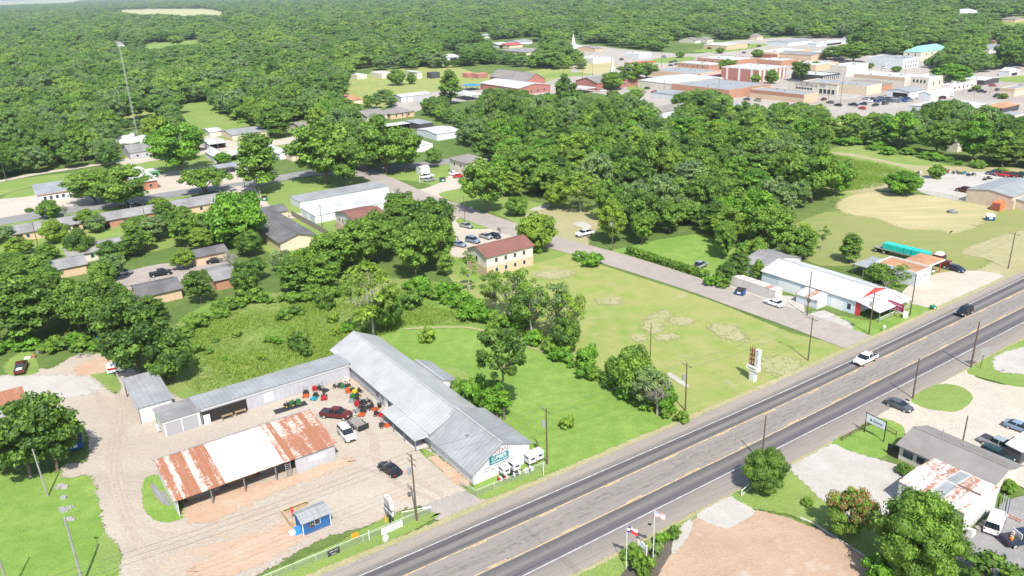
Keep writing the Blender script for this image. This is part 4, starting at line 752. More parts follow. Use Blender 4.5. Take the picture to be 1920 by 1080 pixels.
bld('canopy', 'bright blue canopy roof at the school yard edge', 'canopy', ((873, 158), (882, 162), (896, 158)), 3.2, 3.2, 'hx', .8, 'trim', 'blue_roof', lkr=True, oh=.2, openf=('x0', 'x1', 'y0', 'y1'))
bld('farmhouse', 'long white roofed farmhouse with deep porch in the trees above the school', 'house', ((822, 104), (838, 108), (855, 105)), 3, 3, 'gx', 1.8, 'white_wall', 'white_roof', lkr=True, oh=.5, doors=[('y0', .5, 8, 2, 'opening')])
bld('farmhouse', 'pale hip roofed house half hidden high in the trees', 'house', ((893, 66), (902, 68), (915, 64)), 3, 3, 'hx', 2.0, 'white_wall', 'grey_metal_roof', lkr=True, oh=.5)
bld('house', 'white roofed house with a red porch roof in the trees above the school', 'house', ((924, 81), (936, 84), (952, 82)), 4, 4, 'gx', 1.5, 'white_wall', 'white_roof', lkr=True, oh=.6, openf=('y0',))
bld('house', 'bright red roofed house end beside the white roofed house', 'house', ((943, 82), (955, 85), (968, 82)), 3.5, 3.5, 'gx', 1.5, 'tan_wall', 'red_roof', lkr=True, oh=.6)
bld('house', 'grey roofed house behind the treetops under the red roofed one', 'house', ((940, 93), (985, 98), (1003, 91)), 3.0, 3.0, 'hx', 2.0, 'tan_wall', 'dull_roof', lkr=True, oh=.5)
bld('house', 'white walled cottage standing in the trees above the red roofed house', 'house', ((965, 76), (972, 79), (986, 76)), 3.0, 3.0, 'gx', 1.5, 'white_wall', 'grey_metal_roof', lkr=True, oh=.3)
bld('barn', 'small white shed alone in the woods right of the tower', 'shed', ((758, 89), (762, 91), (769, 90)), 3, 3, 'gx', .6, 'white_wall', 'white_roof', lkr=True, oh=.1)
bld('farmhouse', 'white house at the edge of the clearing under the distant trees', 'house', ((208, 79), (216, 84), (236, 80)), 3, 3, 'gx', 2, 'white_wall', 'dull_roof', lkr=True, oh=.3)
bld('farmhouse', 'tiny white farmhouse deep in the distant woods', 'house', ((50, 45), (53, 47), (60, 46)), 3, 3, 'gx', 2, 'white_wall', 'white_roof', lkr=True, oh=.3)
# ------------------------------------------------------------------ downtown
def dt(name, label, cat, L, K, Rr, h, roof, wall, rm, **k):
    return bld(name, label, cat, (L, K, Rr), h, h, roof, k.pop('rise', 1.2), wall, rm, lkr=True, oh=k.pop('oh', .2), vent=k.pop('vent', 3 if roof == 'flat' else 0), **k)
dt('commercial_building', 'white roofed west half of the long warehouse with pale side wall', 'warehouse', (1200, 150), (1264, 158), (1300, 140), 5, 'gy', 'cream_wall', 'white_roof', rise=.8)
dt('commercial_building', 'grey roofed warehouse half ending in an orange brick side wall', 'warehouse', (1268, 157), (1367, 170), (1422, 156), 5, 'flat', 'orange_brick', 'grey_metal_roof')
t, a, b = dt('bank', 'two storey red brick bank with white pilasters and flat white roof', 'bank', (1371, 123), (1422, 131), (1488, 125), 8.5, 'flat', 'red_brick', 'white_roof', band=('trim', 8.2, 9.0, ('y0', 'x0')))
for f, L in (('y0', a), ('x0', b)):
    for i in range(7 if f == 'y0' else 3):
        s_ = (i + .5) / (7 if f == 'y0' else 3) * L; q = MB(); face_box(q, f, a, b, s_ - .9, s_ + .9, 0, 8.2, .12); q.build('pilaster', 'trim', t)
dt('store', 'tan store with orange brick band and grey roof below the star fronted store', 'store', (1433, 164), (1508, 179), (1539, 175), 4.6, 'flat', 'tan_brick', 'grey_metal_roof', band=('orange_brick', 3.0, 5.0, ('x0',)))
t, a, b = dt('store', 'cream storefront with two dark stars and a row of dark windows', 'store', (1488, 151), (1571, 161), (1634, 167), 6.5, 'flat', 'cream_wall', 'grey_metal_roof', wins=[('x0', .52 + .058 * i, 2.6, 1.6, 1.2) for i in range(6)] + [('x0', .08 + .08 * i, 1.2, 2.0, 2.6) for i in range(4)], band=('grey_trim', 6.6, 7.0, ('x0',)))
DL = (R_(90), 0, R_(-90))
text_mesh('sign_lettering', 'TRACTORS', 2.2, 'grey_trim', t, (-.1, b * .62, 5.3), DL)
for s_ in (.42, .82):
    q = MB(); pts = [((.9 if i % 2 == 0 else .36) * math.sin(i * math.pi / 5), (.9 if i % 2 == 0 else .36) * math.cos(i * math.pi / 5)) for i in range(10)]
    q.prism([(b * s_ + p[0], 5.3 + p[1]) for p in pts], -.12, -.02, 'x'); q.build('star_emblem', 'grey_trim', t)
dt('store', 'pale blue-grey roofed store joined behind the star fronted store', 'store', (1548, 146), (1626, 163), (1651, 158), 5, 'flat', 'tan_wall', 'grey_metal_roof')
dt('shop', 'little brown roofed shop with orange brick wall by the used car yard', 'shop', (1641, 144), (1655, 159), (1674, 156), 4, 'hx', 'orange_brick', 'brown_shingle_roof', rise=1.6)
dt('commercial_building', 'yellow stucco hall with tan roof edge and white roof', 'building', (1624, 136), (1697, 147), (1722, 140), 6, 'flat', 'cream_wall', 'white_roof', band=('tan_brick', 4.6, 6.5, ('x0',)))
dt('commercial_building', 'yellow two storey corner building with four arched windows', 'building', (1716, 143), (1742, 147), (1758, 138), 7.5, 'flat', 'cream_wall', 'white_roof', wins=wrow('x0', 4, 4.5, 1.2, 1.8) + wrow('y0', 3, 3, 1.2, 2.0))
dt('commercial_building', 'white two storey block with rows of small windows by the trees', 'building', (1631, 107), (1694, 112), (1714, 107), 7, 'flat', 'white_wall', 'grey_metal_roof', wins=wrow('y0', 5, 4, 1.0, 1.6) + wrow('y0', 5, 1, 1.0, 1.6))
dt('commercial_building', 'cream walled building with plain side wall above the black arcade', 'building', (1569, 121), (1588, 125), (1626, 119), 7, 'flat', 'cream_wall', 'white_roof', band=('red_brick', 5.5, 7.3, ('x1',)))
t, a, b = dt('arcade', 'black awning arcade with white posts beside the round leafy tree', 'arcade', (1527, 132), (1543, 143), (1587, 139), 3.6, 'flat', 'dark_wall', 'white_roof')
for i in range(9):
    q = MB(); face_box(q, 'y0', a, b, a * (i + .5) / 9 - .3, a * (i + .5) / 9 + .3, 0, 3, .1); q.build('pilaster', 'trim', t)
dt('commercial_building', 'white roofed garage with wide black doorway next to the car yard', 'garage', (1680, 166), (1706, 173), (1742, 168), 3.6, 'gx', 'white_wall', 'grey_metal_roof', doors=[('x0', .4, 9, 2.8, 'opening')])
dt('commercial_building', 'white sided garage wing to the right of the one with the black doorway', 'garage', (1738, 172), (1745, 177), (1780, 168), 3.6, 'gx', 'white_wall', 'white_roof', doors=[('y0', .3, 1.5, 2.4, 'tan_wall'), ('y0', .6, 1.5, 2.4, 'tan_wall')])
dt('shop', 'pale pink flat roofed shop facing the wide street', 'shop', (1785, 156), (1782, 161), (1849, 153), 3.6, 'flat', 'pink_wall', 'white_roof', wins=wrow('y0', 5, 1, 1.6, 1.5))
dt('car_wash', 'open sided building with low white roof beyond the pink shop', 'building', (1810, 145), (1846, 151), (1878, 146), 3.0, 'gy', 'dark_wall', 'white_roof', rise=.5)
dt('house', 'white porch fronted house at the edge of the street trees', 'house', (1884, 131), (1893, 134), (1924, 131), 3.2, 'gy', 'white_wall', 'white_roof', rise=1.8, doors=[('y0', .5, 8, 1.8, 'opening')])
dt('commercial_building', 'flat roofed brown walled building cut by the picture edge on the wide street', 'building', (1896, 162), (1903, 168), (1950, 160), 4, 'flat', 'tan_wall', 'grey_metal_roof', band=('tan_brick', 3, 4.4, ('y0', 'x0')))
dt('commercial_building', 'large bright white low roof behind the dark trees at the street corner', 'building', (1742, 190), (1795, 207), (1829, 193), 4, 'gx', 'white_wall', 'white_roof', rise=.6)
dt('shop', 'low orange roofed shed right of the dark trees', 'shop', (1858, 212), (1864, 220), (1889, 216), 3, 's', 'cream_wall', 'tan_roof')
dt('shop', 'grey roofed shed joined to the low orange roofed one', 'shop', (1885, 211), (1890, 218), (1940, 213), 3, 's', 'cream_wall', 'grey_metal_roof')
dt('house', 'rust brown roofed house with parked things under its eaves', 'house', (1874, 197), (1880, 203), (1935, 198), 3, 'hx', 'dark_wall', 'tan_roof', rise=1.4)
dt('house', 'large Victorian house with pale teal metal roof among the trees', 'house', (1712, 94), (1727, 98), (1762, 90), 7, 'hx', 'cream_wall', 'teal_roof', rise=4.0, wins=wrow('y0', 4, 4.2, 1.1, 1.6) + wrow('x0', 2, 4.2, 1.1, 1.6))
dt('commercial_building', 'white roofed brick garage with tan end wall by the green strip', 'garage', (1324, 83), (1363, 86), (1386, 81), 4, 'gy', 'tan_brick', 'white_roof', rise=1.0)
dt('commercial_building', 'long low brick store row with flat white roof above the orange parapet', 'store', (1422, 96), (1458, 100), (1525, 93), 4.5, 'flat', 'tan_brick', 'white_roof', band=('red_brick', .5, 3.5, ('x0',)))
dt('shed', 'long open shed with black bays at the tree edge above the stores', 'shed', (1524, 80), (1531, 82), (1592, 76), 3, 's', 'white_wall', 'white_roof', doors=[('y0', .6, 24, 1.8, 'opening')])
dt('shed', 'second open shed with black bays and pale roof, behind the round green tree', 'shed', (1528, 96), (1540, 101), (1598, 84), 3.5, 's', 'dark_wall', 'white_roof')
dt('shed', 'small white garage with one dark door above the long brick stores', 'shed', (1457, 76), (1478, 80), (1498, 74), 3.5, 'gx', 'white_wall', 'grey_metal_roof', doors=[('x1', .3, 3, 3, 'opening')])
dt('commercial_building', 'pinkish low building with small dark windows beyond the two storey orange one', 'building', (1322, 107), (1380, 114), (1408, 108), 3.5, 'flat', 'orange_brick', 'white_roof', wins=wrow('x0', 4, 1, 1.6, 1.3))
dt('commercial_building', 'two storey orange brick building with small windows and white parapet', 'building', (1281, 116), (1329, 122), (1346, 118), 5, 'flat', 'orange_brick', 'white_roof', wins=wrow('x0', 5, 2.6, .9, 1.6) + wrow('y0', 3, 2.6, .9, 1.6), band=('trim', 4.9, 5.5, ('x0', 'y0')))
t, a, b = dt('commercial_building', 'tan brick row with grey roof and pink awning along the side', 'building', (1232, 130), (1303, 140), (1336, 132), 4, 'flat', 'tan_brick', 'grey_metal_roof')
q = MB(); q.slab([(0, -3, 2.7), (a, -3, 2.7), (a, 0, 3.4), (0, 0, 3.4)], .1); q.build('awning', mat('pink_awning', (.55, .25, .27), .8), t)
dt('commercial_building', 'orange parapet store row with green tarp roof behind the bank', 'store', (1450, 108), (1465, 115), (1499, 111), 4, 'flat', 'orange_brick', 'white_roof')
dt('commercial_building', 'long cream walled low block to the right of the bank tree', 'building', (1500, 118), (1530, 123), (1570, 117), 4, 'flat', 'tan_brick', 'white_roof')
dt('commercial_building', 'large brown roofed metal barn end in the store rows above the arcade', 'building', (1490, 96), (1522, 104), (1533, 98), 4.2, 'gy', 'tan_brick', 'dull_roof')
dt('gas_station', 'filling station canopy with red edge beside the round trees', 'gas station', (1182, 117), (1190, 120), (1222, 115), 4, 'flat', 'red_paint', 'red_roof', openf=('x0', 'x1', 'y0', 'y1'), band=('red_paint', 3.8, 4.6, ('y0', 'x0')), vent=0)
dt('shop', 'white walled convenience shop behind the red edged canopy', 'shop', (1190, 98), (1198, 102), (1214, 99), 4, 'flat', 'white_wall', 'white_roof', vent=1)
dt('commercial_building', 'long white walled hall beside the bare dirt lot', 'building', (1104, 106), (1112, 111), (1152, 108), 4, 'flat', 'white_wall', 'white_roof')
dt('house', 'brown roofed house with arched porch between the white church and the shops', 'house', (1108, 87), (1116, 92), (1152, 92), 3, 'gx', 'tan_brick', 'brown_shingle_roof', rise=2)
dt('church', 'white church hall with low roof beside its steeple', 'church', (1063, 80), (1070, 89), (1079, 86), 4, 'gy', 'white_wall', 'white_roof', rise=3)
dt('house', 'small pale green roofed house left of the round trees', 'house', (1212, 77), (1218, 79), (1233, 77), 3, 'gx', 'white_wall', 'grey_metal_roof')
dt('house', 'brown roofed house with white wall beyond the green strip', 'house', (1298, 72), (1304, 76), (1314, 75), 3.2, 'gx', 'cream_wall', 'brown_shingle_roof', rise=2.5)
dt('house', 'second brown roofed house right of the one beyond the green strip', 'house', (1320, 72), (1326, 75), (1340, 74), 3.2, 'gx', 'cream_wall', 'brown_shingle_roof', rise=2.5)
dt('house', 'steep grey roofed house high in the trees above the stores', 'house', (1414, 67), (1420, 69), (1432, 68), 3.4, 'hx', 'tan_wall', 'brown_shingle_roof', rise=3.5)
dt('metal_warehouse', 'long low white roof in the woods far beyond the downtown', 'warehouse', (1794, 20), (1800, 23), (1842, 20), 5, 'gx', 'white_wall', 'white_roof', rise=3)
dt('house', 'white roofed house in the trees above the teal roofed one', 'house', (1596, 68), (1612, 71), (1642, 67), 4, 'gx', 'white_wall', 'white_roof', rise=2)
dt('house', 'lone small white roof in the woods right of the teal roofed house', 'house', (1696, 50), (1700, 53), (1710, 48), 3, 'gx', 'white_wall', 'white_roof', rise=1.6)
dt('house', 'white gabled cottage with grey roof by the lane near the edge', 'house', (1846, 86), (1855, 92), (1866, 86), 4, 'gy', 'white_wall', 'grey_metal_roof', rise=2.5)
dt('house', 'small reddish roof behind the white gabled cottage', 'house', (1858, 77), (1866, 80), (1872, 79), 4, 'gx', 'tan_wall', 'red_shingle_roof', rise=2)
dt('house', 'brown house on the mown slope at the edge high above the town', 'house', (1898, 33), (1904, 36), (1918, 34), 4, 'hx', 'tan_brick', 'brown_shingle_roof', rise=2.5)
dt('house', 'white walls glimpsed through the wood in front of the orange brick warehouse', 'house', (1364, 198), (1372, 204), (1392, 200), 4, 'gx', 'white_wall', 'grey_metal_roof', rise=2)
dt('house', 'pale house with brown roof half hidden in the wood below the long warehouse', 'house', (1236, 203), (1242, 210), (1270, 198), 3.6, 'gx', 'white_wall', 'brown_shingle_roof', rise=2)
dt('shed', 'low grey roofed shed at the foot of the long warehouse', 'shed', (1236, 171), (1266, 178), (1290, 172), 3.4, 's', 'white_wall', 'grey_metal_roof')
dt('shed', 'small grey shed roof at the tree edge below the car yard', 'shed', (1564, 222), (1572, 227), (1592, 223), 3, 'gx', 'tan_wall', 'dull_roof', rise=.8)
dt('house', 'pale wall seen through the trees at the dark wood edge by the yards', 'house', (1790, 262), (1797, 268), (1812, 264), 4, 'flat', 'cream_wall', 'white_roof', vent=0)
def steeple(label, px, py, top, w=2.2):
    H = HT(px, py, top); t = thing('steeple', label, 'steeple', (*P(px, py), 0), .3)
    q = MB(); q.box(-w / 2, w / 2, -w / 2, w / 2, 0, H * .45); q.build('tower', 'trim', t)
    q = MB(); q.add([(-w / 2.4, -w / 2.4, H * .45), (w / 2.4, -w / 2.4, H * .45), (w / 2.4, w / 2.4, H * .45), (-w / 2.4, w / 2.4, H * .45), (0, 0, H)], [(0, 1, 4), (1, 2, 4), (2, 3, 4), (3, 0, 4), (3, 2, 1, 0)]); q.build('spire', 'trim', t)
steeple('slim white steeple of the white church in the trees', 1075, 92, 62, 3.5)
steeple('white steeple above the grey roof of the red brick church', 1148, 150, 106, 3)
# white tanks heap
for i, (x, y) in enumerate([(232, 262), (240, 266), (248, 258), (256, 266), (264, 262), (272, 266), (281, 262), (288, 268)]):
    q = MB(); q.tube((-4.5, 0, 1.6), (4.5, 0, 1.6), 1.6, n=14); q.tube((4.5, 0, 1.6), (5.2, 0, 1.6), 1.6, .8, n=14); q.tube((-4.5, 0, 1.6), (-5.2, 0, 1.6), 1.6, .8, n=14)
    o = q.build('storage_tank', 'trim', None, True); o.location = (*P(x, y + 4), 0); o.rotation_euler = (0, 0, .8 + .5 * (i % 3)); tag(o, 'white horizontal storage tank in the heap behind the grey sided house', 'tank', 'white tanks heaped behind the house')

# ------------------------------------------------------------------ vehicles
def car_paint(nm, c, metal=.0): return mat('paint_' + nm, c, .28, metal, .5)
for nm, c, mt in (('white', (.78, .78, .78), 0), ('black', (.012, .012, .015), 0), ('silver', (.42, .44, .46), .5), ('grey', (.10, .11, .13), .3), ('maroon', (.10, .018, .015), 0), ('red', (.42, .02, .025), 0), ('blue', (.02, .07, .25), 0), ('dkgreen', (.015, .04, .04), 0), ('ltblue', (.22, .30, .40), .3), ('tan', (.35, .28, .2), 0), ('navy', (.02, .03, .06), 0)): car_paint(nm, c, mt)
mat('tyre', (.02, .02, .02), .9); mat('rim', (.5, .5, .52), .4, .5); mat('headlight', (.7, .7, .68), .2); mat('taillight', (.30, .015, .01), .3); mat('car_glass', (.012, .018, .025), .08, spec=.6); mat('bed_liner', (.035, .035, .04), .9)
def car(kind, rear, front, paint, label, group=None, L=None, cat=None, extra=None, cen=None, hd=None):
    a, b = (Vector(P(*rear)), Vector(P(*front))) if cen is None else (None, None)
    spec = {'sedan': (4.8, 1.85, 1.45), 'suv': (4.9, 1.95, 1.80), 'pickup': (5.7, 2.0, 1.85), 'van': (5.4, 2.0, 2.1)}[kind]; L0, W, H = spec
    if cen is None: c = (a + b) / 2; h = math.atan2(b.y - a.y, b.x - a.x)
    else: c = Vector(P(*cen)); h = hd
    t = thing({'sedan': 'sedan', 'suv': 'suv', 'pickup': 'pickup_truck', 'van': 'van'}[kind], label, cat or {'sedan': 'car', 'suv': 'car', 'pickup': 'pickup truck', 'van': 'van'}[kind], (c.x, c.y, .16), h, group)
    l = L0 / 2; w = W / 2; body = MB(); pm = 'paint_' + paint
    def loft(xs, mi=0):   # sections: (x, half width, z bottom, z top, top half width)
        vs = []; fs = []
        for x, hw, zb, zt, tw in xs: vs += [(x, -hw * .93, zb), (x, -hw, (zb + zt) / 2), (x, -tw, zt), (x, tw, zt), (x, hw, (zb + zt) / 2), (x, hw * .93, zb)]
        for i in range(len(xs) - 1): fs += [(i * 6 + k, i * 6 + (k + 1) % 6, i * 6 + 6 + (k + 1) % 6, i * 6 + 6 + k) for k in range(6)]
        fs += [tuple(range(6))[::-1], tuple(range(len(xs) * 6 - 6, len(xs) * 6))]; return vs, fs
    zb = .28 if kind != 'pickup' else .42
    if kind == 'sedan': secs = [(-l, w * .80, .42, .80, w * .70), (-l + .25, w * .97, zb, .98, w * .86), (-l + 1.0, w, zb, 1.0, w * .9), (0, w, zb, .97, w * .92), (l - 1.4, w, zb, .94, w * .9), (l - .35, w * .95, zb, .76, w * .8), (l, w * .76, .40, .62, w * .62)]; cab = (-l + .55, -l + 1.25, l - 2.15, l - 1.25, .95, H)
    elif kind == 'suv': secs = [(-l, w * .88, .42, 1.0, w * .8), (-l + .2, w * .98, zb, 1.08, w * .9), (0, w, zb, 1.06, w * .93), (l - 1.3, w, zb, 1.04, w * .9), (l - .3, w * .95, zb, .92, w * .82), (l, w * .8, .42, .78, w * .68)]; cab = (-l + .1, -l + .45, l - 2.0, l - 1.25, 1.04, H)
    elif kind == 'pickup': secs = [(-l, w * .95, .5, 1.08, w * .93), (-l + .1, w, zb, 1.10, w * .95), (l - 1.9, w, zb, 1.12, w * .95), (l - 1.3, w, zb, 1.14, w * .9), (l - .25, w * .96, zb, 1.06, w * .85), (l, w * .86, .48, .92, w * .78)]; cab = (-l + 1.85, -l + 2.05, l - 2.1, l - 1.35, 1.1, H)
    else: secs = [(-l, w * .92, .4, 1.15, w * .92), (-l + .15, w, zb, 1.2, w * .96), (l - 1.2, w, zb, 1.15, w * .95), (l - .3, w * .94, zb, .95, w * .82), (l, w * .8, .42, .75, w * .7)]; cab = (-l + .03, -l + .2, l - 1.6, l - .95, 1.13, H)
    vs, fs = loft(secs); body.add(vs, fs)
    r0, r1, f1, f0, z0, z1 = cab; tw = w * .74
    body.add([(r1, -tw, z1 - .05), (f1, -tw, z1 - .05), (f1, tw, z1 - .05), (r1, tw, z1 - .05), (r1 + .1, -tw + .1, z1), (f1 - .12, -tw + .1, z1), (f1 - .12, tw - .1, z1), (r1 + .1, tw - .1, z1)], [(3, 2, 1, 0), (4, 5, 6, 7), (0, 1, 5, 4), (1, 2, 6, 5), (2, 3, 7, 6), (3, 0, 4, 7)])
    for px_ in ((r0 + f0) / 2 - .05, ):     # door pillars
        for s in (-1, 1): body.add([(px_ - .06, s * w * .93, z0), (px_ + .06, s * w * .93, z0), (px_ + .06, s * (tw + .015), z1 - .04), (px_ - .06, s * (tw + .015), z1 - .04), (px_, s * w * .8, z0)], [(0, 1, 2, 3)])
    if kind == 'van':   # closed cargo sides
        for s in (-1, 1): body.add([(r0, s * w * .965, z0), (.6, s * w * .965, z0), (.6, s * (tw + .03), z1 - .04), (r1, s * (tw + .03), z1 - .04)], [(0, 1, 2, 3)])
    bo = body.build('body', pm, t, True)
    mod = bo.modifiers.new('b', 'EDGE_SPLIT'); mod.split_angle = R_(35)
    q = MB(); q.add([(r0, -w * .9, z0), (f0, -w * .9, z0), (f0, w * .9, z0), (r0, w * .9, z0), (r1, -tw, z1 - .05), (f1, -tw, z1 - .05), (f1, tw, z1 - .05), (r1, tw, z1 - .05)], [(0, 1, 5, 4), (1, 2, 6, 5), (2, 3, 7, 6), (3, 0, 4, 7)]); q.build('window', 'car_glass', t)
    if kind == 'pickup':
        q = MB(); q.box(-l + .12, -l + 1.85, -w * .84, w * .84, 1.09, 1.125); q.build('bed', 'bed_liner', t)
    rr = .34 if kind in ('sedan',) else .40
    for sx in (-l + .95, l - .95):
        for sy in (-1, 1):
            q = MB(); q.tube((sx, sy * (w - .2), rr - .1), (sx, sy * (w + .02), rr - .1), rr, n=14); wh = q.build('wheel', 'tyre', t)
            q = MB(); q.tube((sx, sy * (w + .0), rr - .1), (sx, sy * (w + .035), rr - .1), rr * .62, n=12); q.build('rim', 'rim', wh)
    for sy in (-1, 1):
        zf = secs[-2][3] - .12; q = MB(); q.box(l - .28, l - .04, sy * w * .72 - .17, sy * w * .72 + .17, zf - .12, zf + .02); q.build('headlight', 'headlight', t)
        zt = secs[1][3] - .15; q = MB(); q.box(-l - .02, -l + .1, sy * w * .80 - .1, sy * w * .80 + .1, zt - .25, zt); q.build('taillight', 'taillight', t)
    q = MB(); q.box(l - .08, l + .03, -w * .5, w * .5, .45, .65); q.build('grille', 'dark_metal', t)
    if kind == 'suv':
        for sy in (-1, 1):
            q = MB(); q.tube((r1 + .3, sy * tw * .8, z1 + .05), (f1 - .3, sy * tw * .8, z1 + .05), .025); q.build('roof_rail', 'dark_metal', t)
    for sy in (-1, 1):
        q = MB(); q.box(f0 - .15, f0 + .02, sy * (w + .08) - .09, sy * (w + .08) + .09, z0 - .02, z0 + .13); q.build('mirror', pm, t)
    if extra: extra(t, l, w)
    return t
def H_(d): return A0 + R_(d)
def tools(t, l, w):
    for i in range(5):
        q = MB(); x = -l + .4 + .3 * i; q.box(x, x + .22, -.7 + .25 * i, -.3 + .25 * i, 1.1, 1.4 + .1 * (i % 3)); q.build('cargo', ['orange_paint', 'yellow_paint', 'steel', 'red_paint', 'trim'][i], t)
    q = MB(); q.box(-l + 1.8, -l + 1.9, -w * .8, w * .8, 1.1, 1.9); q.build('headache_rack', 'trim', t)
def bedload(t, l, w):
    q = MB(); q.box(-l + .3, -l + 1.5, -.6, .6, 1.1, 1.3, tx=.3, ty=.3); q.build('cargo', 'trim', t)
car('pickup', None, None, 'white', 'white work pickup with orange tools in its bed driving on the highway', cen=(1622, 680), hd=H_(180), extra=tools)
car('suv', None, None, 'black', 'black SUV driving on the highway past the filling station', cen=(1807, 590), hd=H_(180))
car('sedan', None, None, 'grey', 'dark grey sedan turning from the highway into the concrete driveway', cen=(1685, 766), hd=H_(-88))
car('pickup', None, None, 'maroon', 'dark maroon crew cab pickup with open black lid parked in the lumber yard', cen=(631, 783), hd=R_(-15))
t = car('suv', None, None, 'white', 'white hatchback parked next to the flat trailer by the rusty shed', cen=(651, 820), hd=R_(-58))
car('sedan', None, None, 'black', 'black sedan parked alone in the open part of the lumber yard', cen=(731, 886), hd=H_(100))
car('pickup', None, None, 'maroon', 'old black and maroon pickup with white sacks in its bed on the grass', cen=(41, 695), hd=R_(112), extra=bedload)
car('pickup', None, None, 'white', 'white pickup parked on the bare dirt at the tree edge', cen=(1096, 442), hd=R_(-150))
car('pickup', None, None, 'silver', 'silver pickup parked on the grass behind the hedge', cen=(1311, 503), hd=R_(45))
car('sedan', None, None, 'white', 'white sedan parked beside the long grey box trailer', cen=(1451, 573), hd=H_(90))
car('sedan', None, None, 'navy', 'dark blue car parked ahead of the maroon lorry', cen=(1791, 508), hd=H_(-92))
car('sedan', None, None, 'silver', 'silver sedan parked by the grass oval of the apartment lot', cen=(875, 427), hd=H_(-75))
car('sedan', None, None, 'ltblue', 'pale blue sedan nearest the maroon roofed apartment in the lot', cen=(861, 462), hd=H_(-70))
car('suv', None, None, 'ltblue', 'silver-blue SUV in the middle of the apartment lot', cen=(887, 455), hd=H_(-75))
car('sedan', None, None, 'silver', 'silver sedan parked against the dark car in the apartment lot', cen=(911, 447), hd=H_(-80))
car('sedan', None, None, 'black', 'black car at the end of the apartment lot row', cen=(927, 446), hd=H_(-80))
car('pickup', None, None, 'white', 'white pickup parked behind the small white sign board', cen=(800, 334), hd=H_(0))
car('sedan', None, None, 'silver', 'silver sedan parked next to the white pickup by the sign board', cen=(806, 340), hd=H_(0))
car('sedan', None, None, 'white', 'white car parked in front of the two storey beige house', cen=(853, 328), hd=H_(-10))
car('sedan', None, None, 'red', 'bright red car parked in front of the two storey beige house', cen=(861, 333), hd=H_(-10))
car('pickup', None, None, 'silver', 'silver blue pickup parked side by side with the dark green SUV', cen=(1872, 842), hd=H_(-92))
car('suv', None, None, 'dkgreen', 'dark green SUV with open roof rails by the brown roofed house', cen=(1866, 862), hd=H_(-92))
car('sedan', None, None, 'ltblue', 'silver sedan cut by the picture edge on the concrete driveway', cen=(1911, 808), hd=H_(-85))
car('van', None, None, 'white', 'white van parked at the back of the steel garage', cen=(1864, 988), hd=H_(15), extra=lambda t, l, w: [MB().box(-l - .01, -l + .04, s * .45 - .32, s * .45 + .32, 1.2, 1.8).build('window', 'car_glass', t) for s in (-1, 1)])
car('pickup', None, None, 'navy', 'dark pickup with loaded bed cut by the edge on the grey lot', cen=(1916, 1018), hd=H_(-25), extra=tools)
car('sedan', None, None, 'black', 'black car in shade beside the bare grey tree', cen=(404, 493), hd=R_(20))
car('suv', None, None, 'navy', 'dark SUV on the street above the orange brick duplex', cen=(240, 388), hd=R_(15))
car('sedan', None, None, 'black', 'black car on the street behind the orange brick duplex', cen=(262, 386), hd=R_(15))
car('pickup', None, None, 'black', 'black car in shade behind the dark roofed duplex', cen=(302, 517), hd=R_(25))
car('sedan', None, None, 'silver', 'pale car under the trees behind the dark roofed duplex', cen=(232, 515), hd=R_(15))
far = [(1618, 197, 'navy', 'sedan', 'dark blue car in the used car rows'), (1600, 199, 'black', 'pickup', 'black pickup in the used car rows'), (1641, 199, 'black', 'sedan', 'black car in the used car rows right of the dark blue one'), (1616, 205, 'red', 'sedan', 'bright red car in front of the used car rows'),
       (1660, 196, 'grey', 'suv', 'long grey car in the used car rows'), (1571, 199, 'black', 'sedan', 'low black car on the street beside the used car rows'), (1556, 194, 'grey', 'sedan', 'grey car on the street by the cream storefront'), (1472, 197, 'black', 'sedan', 'black car below the tan store with the orange band'),
       (1780, 181, 'white', 'sedan', 'white car on the street below the pink shop'), (1752, 180, 'white', 'suv', 'white car in front of the white sided garage'), (1868, 182, 'black', 'suv', 'black SUV alone on the wide street'), (1861, 162, 'red', 'sedan', 'red car with orange sign beside the open sided building'),
       (1166, 113, 'maroon', 'suv', 'dark red car left of the red edged canopy'), (1258, 118, 'black', 'sedan', 'black car beside the green strip and two storey orange building'), (1266, 116, 'grey', 'sedan', 'grey car next to the black one by the orange building'), (1257, 124, 'navy', 'sedan', 'dark car below the two by the orange building'),
       (1402, 85, 'black', 'sedan', 'black car on the road beyond the green strip'), (1422, 88, 'grey', 'suv', 'grey car on the road beyond the green strip'), (1213, 167, 'grey', 'sedan', 'dark car against the long warehouse wall'), (1228, 175, 'red', 'pickup', 'red pickup below the long warehouse wall'), (1240, 178, 'silver', 'van', 'silver van below the long warehouse'),
       (1884, 220, 'grey', 'pickup', 'dark truck under the rust brown roof edge'), (1908, 246, 'grey', 'sedan', 'grey car at the edge beside the wood'), (1868, 224, 'tan', 'sedan', 'tan car in front of the low orange roofed shed'),
       (1762, 325 - 2, 'black', 'pickup', 'black pickup at the start of the machine row on the gravel lot')]
for x, y, p, k, lb in far: car(k, None, None, p, lb, cen=(x, y), hd=H_(random.choice([0, 90, 180, -90]) + random.uniform(-8, 8)))
for i in range(14):
    car(random.choice(['sedan', 'sedan', 'suv']), None, None, random.choice(['silver', 'ltblue', 'grey', 'white', 'blue']), 'small car packed in the crowded used car rows', 'cars packed in the used car rows', cen=(1622 + 6.5 * i + random.uniform(-2, 2), 187 + (i % 2) * 4 + random.uniform(-1, 1)), hd=H_(90 + random.uniform(-15, 15)))
